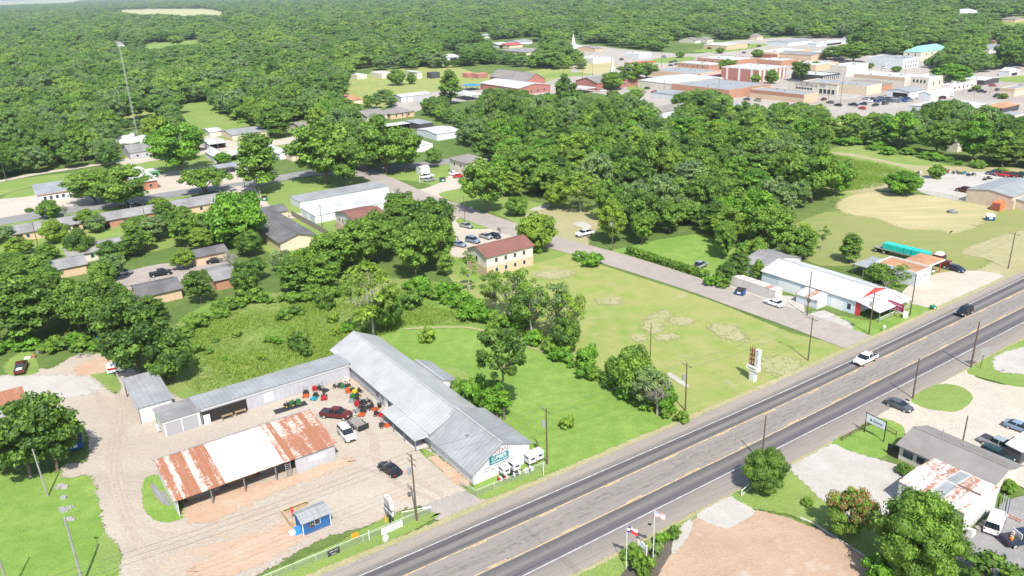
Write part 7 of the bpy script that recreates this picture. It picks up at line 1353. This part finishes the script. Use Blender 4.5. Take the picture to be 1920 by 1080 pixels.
shrubrow([(930, 612), (1010, 652), (1060, 680), (1120, 712), (1200, 752), (1270, 785)], 26, 17, 14, 'low leafy shrub in the weedy strip along the tree row', 'shrubs in the weedy strip along the tree row')
shrubrow([(770, 545), (830, 560), (880, 585), (925, 615)], 14, 18, 17, 'vivid green shrub in the overgrown bank below the apartment block', 'shrubs on the overgrown bank')
shrubrow([(0, 662), (60, 655), (130, 650), (200, 650), (230, 670)], 16, 16, 16, 'bright weedy shrub at the foot of the dark trees by the yard', 'weedy shrubs along the yard edge')
shrubrow([(340, 640), (400, 590), (480, 565), (560, 560), (640, 560)], 20, 16, 17, 'green shrub along the foot of the dark wood at the tall meadow', 'shrubs at the foot of the dark wood', 'foliage_mid')
shrubrow([(1330, 530), (1360, 540)], 3, 14, 12, 'small bush by the gravel mouth of the field track', 'bushes by the gravel mouth')
shrubrow([(1570, 275), (1640, 278), (1720, 296), (1800, 308), (1880, 318)], 18, 10, 12, 'bright shrub along the foot of the wood behind the gravel lot', 'shrubs behind the gravel lot')
for i, (x, b_, h_, w_, k) in enumerate(((165, 428, 34, 20, 'broad'), (182, 436, 30, 16, 'round'), (300, 402, 30, 18, 'broad'), (312, 415, 34, 20, 'broad'), (262, 446, 40, 26, 'broad'), (292, 452, 46, 28, 'broad'), (40, 478, 30, 22, 'broad'), (215, 490, 36, 26, 'broad'), (90, 486, 26, 18, 'round'), (352, 452, 44, 26, 'broad'), (378, 470, 40, 24, 'broad'), (470, 480, 44, 26, 'broad'), (345, 420, 30, 18, 'round'), (8, 458, 30, 18, 'round'), (345, 505, 34, 22, 'broad'), (470, 392, 30, 14, 'round'))):
    tree(x, b_, b_ - h_, w_, k, ['foliage_mid', 'foliage_grey', 'foliage_light', 'foliage_dark'][i % 4], ['mid green', 'grey-green', 'yellow-green', 'dark green'][i % 4] + ' garden tree between the grey roofed duplexes', group=['mid green', 'grey-green', 'yellow-green', 'dark green'][i % 4] + ' garden trees between the duplexes')
g9 = random.Random(12)
for i in range(16):
    x, y = g9.uniform(370, 690), 0; y = g9.uniform(600, 640) if x > 560 else g9.uniform(612, 690) - (x - 370) * .12; s9 = g9.uniform(.5, 1.2)
    tree(x, y, y - 13 * s9, 11 * s9, 'bush', g9.choice(['foliage_bright', 'foliage_mid', 'foliage_light']), 'small weedy shrub scattered in the tall rough meadow', 'shrub', group='weedy shrubs scattered in the meadow')
# clipped hedge along the side street
t = thing('hedge', 'long narrow leafy hedge along the side street', 'hedge', (*P(1255, 498), 0)); o_ = Vector(P(1255, 498)); gg = np.random.default_rng(3); a_, b_ = Vector(P(1178, 475)), Vector(P(1326, 523)); Vh = []; Fh = []
for i in range(5200):
    f = gg.uniform(); p = a_.lerp(b_, f) - o_; d = (b_ - a_).normalized(); nn = Vector((-d.y, d.x)); y = gg.uniform(-1, 1); z = gg.uniform(0, 1.7) if abs(y) > .75 else gg.uniform(1.3, 1.8); c = np.array([p.x + nn.x * y, p.y + nn.y * y, z]); t1 = gg.normal(size=3) * .2; t2 = gg.normal(size=3) * .2; k = len(Vh); Vh += [tuple(c - t1), tuple(c - t2), tuple(c + t1), tuple(c + t2)]; Fh.append((k, k + 1, k + 2, k + 3))
q = MB(); q.v = Vh; q.f = Fh; q.m = [0] * len(Fh)
me = bpy.data.meshes.new('foliage'); me.from_pydata(Vh, [], Fh); me.materials.append(MATS['foliage_mid']); at = me.attributes.new('tint', 'FLOAT', 'FACE'); at.data.foreach_set('value', gg.uniform(0, 1, len(Fh)).astype('f')); o = bpy.data.objects.new('foliage', me); C.objects.link(o); o.parent = t
q = MB(); d = (b_ - a_).normalized(); nn = Vector((-d.y, d.x)) * .7; q.prism([(a_ - o_ + nn)[:], (b_ - o_ + nn)[:], (b_ - o_ - nn)[:], (a_ - o_ - nn)[:]], 0, 1.35, 'z'); q.build('hedge_core', 'foliage_dark', t)
# bare grey trees
def bare(px, b_, tp, hw, label, m='grey_branch'):
    mat('grey_branch', (.26, .24, .21), .9); X, Y = P(px, b_); H = HT(px, b_, tp); W = hw / FPX * math.sqrt(X * X + Y * Y + CH * CH); gr = random.Random(px); t = thing('bare_tree', label, 'tree', (X, Y, 0)); q = MB(); bq = MB()
    q.tube((0, 0, 0), (0, 0, H * .4), .22, .15)
    def br(p, d, L, r, n):
        e = p + d * L; bq.tube(p, e, r, r * .6, n=4)
        if n > 0:
            for _ in range(4 if n > 1 else 3): dd = (d + Vector((gr.uniform(-1, 1), gr.uniform(-1, 1), gr.uniform(-.2, .7))) * .8).normalized(); br(p.lerp(e, gr.uniform(.5, 1)), dd, L * gr.uniform(.55, .8), r * .6, n - 1)
    for k in range(7):
        a = gr.uniform(0, 6.28); br(Vector((0, 0, H * gr.uniform(.25, .45))), Vector((math.cos(a) * W / H * 1.6, math.sin(a) * W / H * 1.6, 1)).normalized(), H * .28, .11, 3)
    q.build('trunk', m, t); bq.build('branches', m, t)
bare(433, 520, 468, 26, 'bare grey branched tree among the duplexes'); bare(176, 478, 450, 20, 'leafless brown shrubby tree before the cream ended duplex'); bare(1252, 300, 262, 22, 'pale dead tree standing in the thick wood'); bare(742, 375, 350, 14, 'leafless tree at the end of the storage unit rows'); bare(938, 440, 424, 7, 'small bare sapling at the end of the apartment lot'); bare(123, 410, 382, 10, 'dark bare sapling on the street lawn'); bare(1232, 778, 712, 34, 'tangle of grey dead branches in the thicket near the highway')

# --- the woods: candidates on the ground, kept where the photograph shows tree canopy
def inpoly(x, y, poly):
    c = False; j = len(poly) - 1
    for i in range(len(poly)):
        xi, yi = poly[i]; xj, yj = poly[j]
        if (yi > y) != (yj > y) and x < (xj - xi) * (y - yi) / (yj - yi) + xi: c = not c
        j = i
    return c
TREES = [[(-400, -80), (2400, -80), (2400, 330), (1905, 322), (1780, 300), (1600, 268), (1566, 280), (1600, 330), (1570, 372), (1500, 400), (1470, 425), (1592, 470), (1590, 500), (1520, 500), (1440, 492), (1410, 505), (1350, 490), (1345, 448), (1260, 444), (1180, 478), (1140, 472), (1096, 420), (1120, 385), (1110, 370), (1020, 375), (985, 370), (920, 372), (880, 330), (700, 330), (560, 320), (300, 315), (230, 330), (150, 332), (0, 345), (-400, 400)],
         [(-200, 520), (40, 500), (100, 505), (150, 495), (230, 490), (250, 555), (330, 530), (400, 530), (440, 520), (520, 480), (560, 470), (640, 470), (655, 430), (715, 400), (740, 372), (790, 380), (840, 400), (862, 450), (845, 480), (870, 545), (800, 540), (740, 520), (650, 555), (560, 550), (430, 565), (350, 600), (335, 640), (250, 650), (120, 650), (0, 655), (-200, 660)],
         [(225, 430), (290, 400), (385, 400), (405, 400), (500, 402), (505, 470), (470, 500), (430, 475), (330, 482), (240, 500), (225, 470)]]
KEEP = [[(-400, 10), (-400, -5), (0, -3), (195, -8), (130, 5), (0, 9)], [(205, 20), (300, 17), (385, 17), (420, 21), (418, 30), (385, 27), (345, 30), (300, 26), (265, 27)], [(207, 76), (238, 78), (240, 86), (208, 88)], [(240, 85), (390, 73), (415, 76), (345, 84), (285, 91), (250, 90)],
        [(335, 198), (385, 192), (405, 208), (440, 226), (503, 238), (503, 262), (535, 262), (560, 255), (545, 235), (545, 228), (590, 225), (600, 245), (590, 262), (440, 300), (385, 300), (388, 255), (355, 235), (340, 215)], [(205, 217), (260, 204), (310, 205), (300, 215), (222, 224)], [(214, 248), (290, 248), (300, 300), (300, 320), (225, 320), (225, 280)],
        [(-400, 345), (0, 338), (110, 318), (300, 316), (450, 305), (600, 318), (700, 330), (700, 400), (560, 380), (505, 402), (400, 392), (290, 398), (225, 425), (225, 475), (120, 500), (-400, 500)], [(505, 270), (560, 275), (560, 300), (505, 300)], [(680, 205), (785, 200), (800, 220), (862, 238), (855, 262), (790, 285), (690, 250)],
        [(655, 135), (830, 128), (930, 120), (1010, 130), (1110, 132), (1090, 100), (1060, 80), (1080, 60), (1085, 80), (1240, 98), (1250, 78), (1300, 75), (1400, 75), (1440, 68), (1520, 72), (1600, 72), (1560, 95), (1560, 112), (1630, 105), (1715, 105), (1730, 125), (1810, 140), (1880, 132), (1930, 126), (2100, 126), (2100, 215), (1890, 215), (1850, 195), (1740, 185), (1735, 205), (1600, 212), (1560, 220), (1530, 190), (1430, 195), (1340, 170), (1320, 165), (1255, 178), (1260, 200), (1240, 205), (1180, 175), (1110, 180), (1080, 170), (1030, 175), (1000, 178), (980, 165), (900, 165), (905, 190), (860, 205), (840, 200), (850, 180), (800, 180), (795, 195), (755, 197), (735, 175), (800, 165), (660, 170)],
        [(1708, 92), (1765, 80), (1770, 92), (1745, 108), (1710, 106)], [(1845, 82), (1875, 75), (1872, 95), (1868, 108), (1850, 108), (1838, 112), (1840, 100)], [(1793, 16), (1845, 14), (1845, 26), (1793, 24)], [(1868, 36), (1930, 28), (1930, 50), (1880, 48)], [(820, 97), (858, 97), (860, 112), (820, 112)], [(892, 62), (918, 60), (918, 72), (892, 72)], [(920, 76), (1010, 70), (1012, 96), (985, 100), (925, 92)], [(1595, 64), (1645, 62), (1645, 74), (1600, 74)], [(1694, 46), (1712, 44), (1712, 56), (1694, 56)], [(756, 86), (771, 86), (771, 93), (756, 93)], [(1412, 60), (1435, 58), (1435, 72), (1412, 72)], [(1296, 68), (1345, 66), (1345, 80), (1296, 80)],
        [(848, 280), (905, 280), (905, 320), (848, 325)], [(765, 345), (785, 310), (800, 322), (850, 316), (880, 318), (880, 355), (850, 372), (800, 365)], [(1232, 200), (1272, 193), (1262, 215), (1236, 222)], [(1363, 193), (1392, 193), (1388, 212), (1368, 214)], [(1560, 218), (1595, 218), (1590, 230), (1562, 230)], [(1785, 262), (1815, 256), (1812, 275), (1790, 274)], [(1300, 288), (1335, 286), (1335, 296), (1305, 298)], [(1046, 256), (1066, 246), (1068, 270), (1050, 276)],
        [(640, 172), (685, 178), (682, 195), (645, 190)], [(1550, 262), (1620, 270), (1700, 292), (1700, 310), (1560, 300)], [(215, 505), (280, 515), (330, 512), (330, 530), (292, 556), (240, 540), (218, 530)], [(385, 480), (440, 480), (440, 535), (392, 530)], [(90, 487), (155, 487), (130, 502), (100, 512)], [(300, 505), (330, 512), (325, 525), (305, 530)], [(875, 455), (1010, 440), (1010, 500), (905, 510)], [(360, 462), (410, 462), (405, 480), (365, 482)], [(1255, 448), (1345, 446), (1340, 470), (1180, 480)]]
KB = [(min(p[0] for p in k), max(p[0] for p in k), min(p[1] for p in k), max(p[1] for p in k), k) for k in KEEP]
def blocked(x, y):
    for a, b, c, d, k in KB:
        if a <= x <= b and c <= y <= d and inpoly(x, y, k): return True
    return False
def canopy(x, y): return any(inpoly(x, y, p) for p in TREES) and not blocked(x, y)
placed = [(o.location.x, o.location.y, .8 * (o.scale.x * 5)) for o in C.objects if o.get('category') == 'tree']
cells = {}
def near(X, Y, r):
    i, j = int(X // 12), int(Y // 12)
    return any((X - a) ** 2 + (Y - b) ** 2 < (.72 * (r + c)) ** 2 for di in (-1, 0, 1) for dj in (-1, 0, 1) for a, b, c in cells.get((i + di, j + dj), ()))
for a, b, c in placed: cells.setdefault((int(a // 12), int(b // 12)), []).append((a, b, c))
cand = []; tr_ = random.Random(99)
def fits(X, Y, r, h):
    x, y = PR(X, Y, 0); 
    if not canopy(x, y): return False
    x1, y1 = PR(X, Y, h * .97); hw = r / math.sqrt(X * X + Y * Y + CH * CH) * FPX * .8
    ym = y + (y1 - y) * .55
    return not (blocked(x1, y1) or blocked(x - hw, ym) or blocked(x + hw, ym) or blocked((x + x1) / 2, (y + y1) / 2) or (y > 300 and (not canopy(x - hw * .6, ym) or not canopy(x + hw * .6, ym))))
Yc = 130.0
while Yc < 14000:
    st = 6.6 if Yc < 450 else 6.6 * (Yc / 450) ** .62
    Xc = -.72 * Yc - 40
    while Xc < .72 * Yc + 40:
        X = Xc + tr_.uniform(-.5, .5) * st; Y = Yc + tr_.uniform(-.5, .5) * st; sc_ = st / 6.6
        x, y = PR(X, Y)
        gap = math.sin(X * .021 + 2 * math.sin(Y * .009)) * math.sin(Y * .017 + 1.7 * math.sin(X * .013)) if Y > 520 else 0
        if -90 < x < 2010 and y < 700 and not (gap > .45 and tr_.random() < .55) and not (Y > 500 and tr_.random() < .10):
            for q_ in (tr_.choice((1.15, 1.0, .8, .65)), .6, .45):
                r = tr_.uniform(3.9, 6.4) * q_ * min(sc_, 2.4); h = tr_.uniform(9.5, 15.5) * (q_ ** .8) * min(1.25, max(1, sc_ / 1.6)) * tr_.uniform(.85, 1.1)
                if fits(X, Y, r, h):
                    if sc_ > 1.01 or not near(X, Y, r):
                        if sc_ <= 1.01: cells.setdefault((int(X // 12), int(Y // 12)), []).append((X, Y, r))
                        cand.append((h / math.hypot(X, Y), X, Y, r, h, x, y))
                    break
        Xc += st
    Yc += st
cand.sort(reverse=True); print('trees', len(cand))
ZN = [('in the dense belt between the duplexes and the yard', lambda x, y: y > 395 and x < 520), ('in the dense belt behind the tall meadow', lambda x, y: y > 395 and x < 900), ('in the wood right behind the bare dirt and hedge lawn', lambda x, y: y > 370 and x < 1330), ('in the wood behind the pale roofed shop', lambda x, y: y > 370),
      ('in the thick wood above the beige house and side street', lambda x, y: y > 255 and 830 < x < 1180), ('in the thick wood below the long warehouse', lambda x, y: y > 200 and 1180 <= x < 1480), ('in the dark wood line behind the gravel lot', lambda x, y: y > 200 and x >= 1480), ('around the storage compound', lambda x, y: y > 200 and 640 < x), ('beside the lane and green field', lambda x, y: y > 215 and x > 300), ('in the wood above the far lane', lambda x, y: y > 215), ('in the wood between field and school', lambda x, y: True)]
NEARN = 300 - sum(1 for o in C.objects if o.get('category') == 'tree')
kk_ = random.Random(4)
for i, (s_, X, Y, r, h, x, y) in enumerate(cand[:NEARN]):
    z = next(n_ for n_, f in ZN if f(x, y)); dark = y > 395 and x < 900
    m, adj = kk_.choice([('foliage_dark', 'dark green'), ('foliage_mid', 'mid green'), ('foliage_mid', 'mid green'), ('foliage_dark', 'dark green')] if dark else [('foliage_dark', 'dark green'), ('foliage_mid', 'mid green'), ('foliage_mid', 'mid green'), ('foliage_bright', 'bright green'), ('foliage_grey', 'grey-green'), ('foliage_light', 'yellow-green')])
    sh_, k = kk_.choice([('broad crowned', 'broad'), ('broad crowned', 'broad'), ('tall', 'tall')])
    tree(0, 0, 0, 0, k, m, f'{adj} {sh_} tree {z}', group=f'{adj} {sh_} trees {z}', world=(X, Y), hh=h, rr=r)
rest = cand[NEARN:]
# the rest of the woods: one object, crowns scattered on points
me = bpy.data.meshes.new('woods'); me.from_pydata([(c[1], c[2], 0) for c in rest], [], [])
gr_ = np.random.default_rng(8); nR = len(rest)
for nm_, val in (('sxy', [c[3] / 5.2 for c in rest]), ('sz', [c[4] / 12.0 for c in rest]), ('rz', gr_.uniform(0, 6.28, nR))):
    at = me.attributes.new(nm_, 'FLOAT', 'POINT'); at.data.foreach_set('value', np.array(val, 'f'))
at = me.attributes.new('vi', 'INT', 'POINT'); at.data.foreach_set('value', gr_.integers(0, 8, nR).astype('i'))
wo = bpy.data.objects.new('woods', me); C.objects.link(wo); tag(wo, 'unbroken woods of many broadleaf crowns reaching to the horizon', None, kind='stuff')
src = []
for v in KINDS['broad'][:8]:
    o = next(o for o in C.objects if o.name.startswith('crown') and o.data == v[0] and o.material_slots[0].link == 'DATA') if any(o.name.startswith('crown') and o.data == v[0] and o.material_slots[0].link == 'DATA' for o in C.objects) else None
    if o is None:      # one more real tree of this kind, standing in the wood, wearing the default foliage
        c = rest[len(src) * 7]; t = tree(0, 0, 0, 0, 'broad', None, 'broad crowned tree of mixed green at the front of the far woods', group='mixed green trees at the front of the far woods', world=(c[1], c[2]), hh=c[4], rr=c[3], seed=KINDS['broad'].index(v)); o = t.children[0]
    src.append(o)
ng = bpy.data.node_groups.new('scatter_crowns', 'GeometryNodeTree'); ng.interface.new_socket('Geometry', in_out='INPUT', socket_type='NodeSocketGeometry'); ng.interface.new_socket('Geometry', in_out='OUTPUT', socket_type='NodeSocketGeometry')
n, l = ng.nodes, ng.links; gi = n.new('NodeGroupInput'); go = n.new('NodeGroupOutput'); ip = n.new('GeometryNodeInstanceOnPoints'); gj = n.new('GeometryNodeGeometryToInstance')
for o in reversed(src):
    oi = n.new('GeometryNodeObjectInfo'); oi.inputs['Object'].default_value = o; oi.transform_space = 'ORIGINAL'; l.new(oi.outputs['Geometry'], gj.inputs[0])
def na(nm, tp='FLOAT'): q = n.new('GeometryNodeInputNamedAttribute'); q.data_type = tp; q.inputs['Name'].default_value = nm; return q.outputs['Attribute']
l.new(gi.outputs[0], ip.inputs['Points']); l.new(gj.outputs[0], ip.inputs['Instance']); ip.inputs['Pick Instance'].default_value = True; l.new(na('vi', 'INT'), ip.inputs['Instance Index'])
cx = n.new('ShaderNodeCombineXYZ'); s_ = na('sxy'); l.new(s_, cx.inputs[0]); l.new(s_, cx.inputs[1]); l.new(na('sz'), cx.inputs[2]); l.new(cx.outputs[0], ip.inputs['Scale'])
cr = n.new('ShaderNodeCombineXYZ'); l.new(na('rz'), cr.inputs[2]); er = n.new('FunctionNodeEulerToRotation'); l.new(cr.outputs[0], er.inputs[0]); l.new(er.outputs[0], ip.inputs['Rotation'])
l.new(ip.outputs[0], go.inputs[0]); mo = wo.modifiers.new('scatter', 'NODES'); mo.node_group = ng
# rough grass tufts
def tufts(name, polys, n, h, m, label, seed):
    gq = np.random.default_rng(seed); V = []; F = []; T = []
    xs = [p[0] for k in polys for p in k]; ys = [p[1] for k in polys for p in k]; made = 0
    G = [[P(*p) for p in k] for k in polys]; gx = [p[0] for k in G for p in k]; gy = [p[1] for k in G for p in k]
    while made < n:
        X, Y = gq.uniform(min(gx), max(gx)), gq.uniform(min(gy), max(gy))
        if not any(inpoly(X, Y, k) for k in G): continue
        big = .5 + .5 * math.sin(X * .21 + 1.3 * math.sin(Y * .13)) * math.sin(Y * .17 + X * .07); made += 1
        if gq.uniform() > .25 + .85 * big: continue
        tn = float(np.clip(big * .8 + gq.normal() * .15, 0, 1))
        for _ in range(4):
            a = gq.uniform(0, 6.28); hh = h * gq.uniform(.5, 1.3) * (.4 + big); w = .075; k = len(V); lx, ly = gq.normal(size=2) * .3
            X_, Y_ = X, Y; X += gq.uniform(-.6, .6); Y += gq.uniform(-.6, .6); V += [(X - w * math.cos(a), Y - w * math.sin(a), 0), (X + w * math.cos(a), Y + w * math.sin(a), 0), (X + lx + w * .6 * math.cos(a), Y + ly + w * .6 * math.sin(a), hh), (X + lx - w * .6 * math.cos(a), Y + ly - w * .6 * math.sin(a), hh)]; F.append((k, k + 1, k + 2, k + 3)); T.append(.45 + .5 * tn); X, Y = X_, Y_
    me = bpy.data.meshes.new(name); me.from_pydata(V, [], F); me.materials.append(MATS[m]); at = me.attributes.new('tint', 'FLOAT', 'FACE'); at.data.foreach_set('value', np.array(T, 'f')); o = bpy.data.objects.new(name, me); C.objects.link(o); tag(o, label, None, kind='stuff')
leafmat('tall_grass', [(0, (.24, .35, .065)), (1, (.30, .38, .08))], .55)
tufts('tall_grass', [[(345, 722), (348, 640), (400, 598), (470, 575), (560, 565), (650, 568), (740, 545), (800, 548), (870, 580), (900, 608), (760, 610), (700, 640), (640, 660), (600, 676), (480, 708), (385, 738)], [(1560, 290), (1700, 318), (1720, 335), (1640, 352), (1580, 360)]], 17000, .42, 'tall_grass', 'tall rough grass covering the uncut meadow behind the yard', 2)

# ------------------------------------------------------------------ camera, light, air
cam = bpy.data.cameras.new('camera'); cam.sensor_width = 36; cam.lens = FPX / 1920 * 36; cam.clip_end = 60000; cam.clip_start = 1
co = bpy.data.objects.new('camera', cam); C.objects.link(co)
R0v = Vector((1, 0, 0)); U0 = Vector((0, _sp, _cp)); Fw = Vector((0, _cp, -_sp)); rt = R0v * _c - U0 * _s; up = R0v * _s + U0 * _c; bk_ = -Fw
co.matrix_world = Matrix(((rt.x, up.x, bk_.x, 0), (rt.y, up.y, bk_.y, 0), (rt.z, up.z, bk_.z, CH), (0, 0, 0, 1))); sc.camera = co
EL, AZ = R_(52), R_(-78)       # the sun stands behind the camera, a little to its right
sd = Vector((math.cos(EL) * math.cos(AZ), math.cos(EL) * math.sin(AZ), math.sin(EL)))
su = bpy.data.lights.new('sun', 'SUN'); su.energy = 4.3; su.angle = R_(.55); su.color = (1, .955, .89); so = bpy.data.objects.new('sun', su); C.objects.link(so); so.rotation_euler = (-sd).to_track_quat('-Z', 'Y').to_euler()
w = bpy.data.worlds.new('World'); sc.world = w; w.use_nodes = True; n, l = w.node_tree.nodes, w.node_tree.links; sk = n.new('ShaderNodeTexSky'); sk.sky_type = 'NISHITA'; sk.sun_disc = False; sk.sun_elevation = EL; sk.sun_rotation = math.atan2(sd.x, sd.y); sk.air_density = 1.2; sk.dust_density = 1.5
l.new(sk.outputs[0], n['Background'].inputs['Color']); n['Background'].inputs['Strength'].default_value = .125
if HAZE:
    q = MB(); q.box(-16000, 16000, -250, 19000, -1, 200); m = bpy.data.materials.new('air'); m.use_nodes = True; nn_, ll_ = nodes(m); nn_.remove(nn_['Principled BSDF']); pv = nn_.new('ShaderNodeVolumePrincipled'); pv.inputs['Color'].default_value = (.80, .90, 1, 1); pv.inputs['Density'].default_value = HAZE; pv.inputs['Anisotropy'].default_value = .2; ll_.new(pv.outputs[0], nn_['Material Output'].inputs['Volume']); MATS['air'] = m
    o = q.build('haze', 'air'); o['kind'] = 'stuff'
sc.view_settings.view_transform = 'Standard'; sc.view_settings.look = 'None'; sc.view_settings.exposure = .84; sc.view_settings.gamma = 1
sc.cycles.max_bounces = 6; sc.cycles.transparent_max_bounces = 12; sc.cycles.volume_bounces = 0; sc.cycles.diffuse_bounces = 3
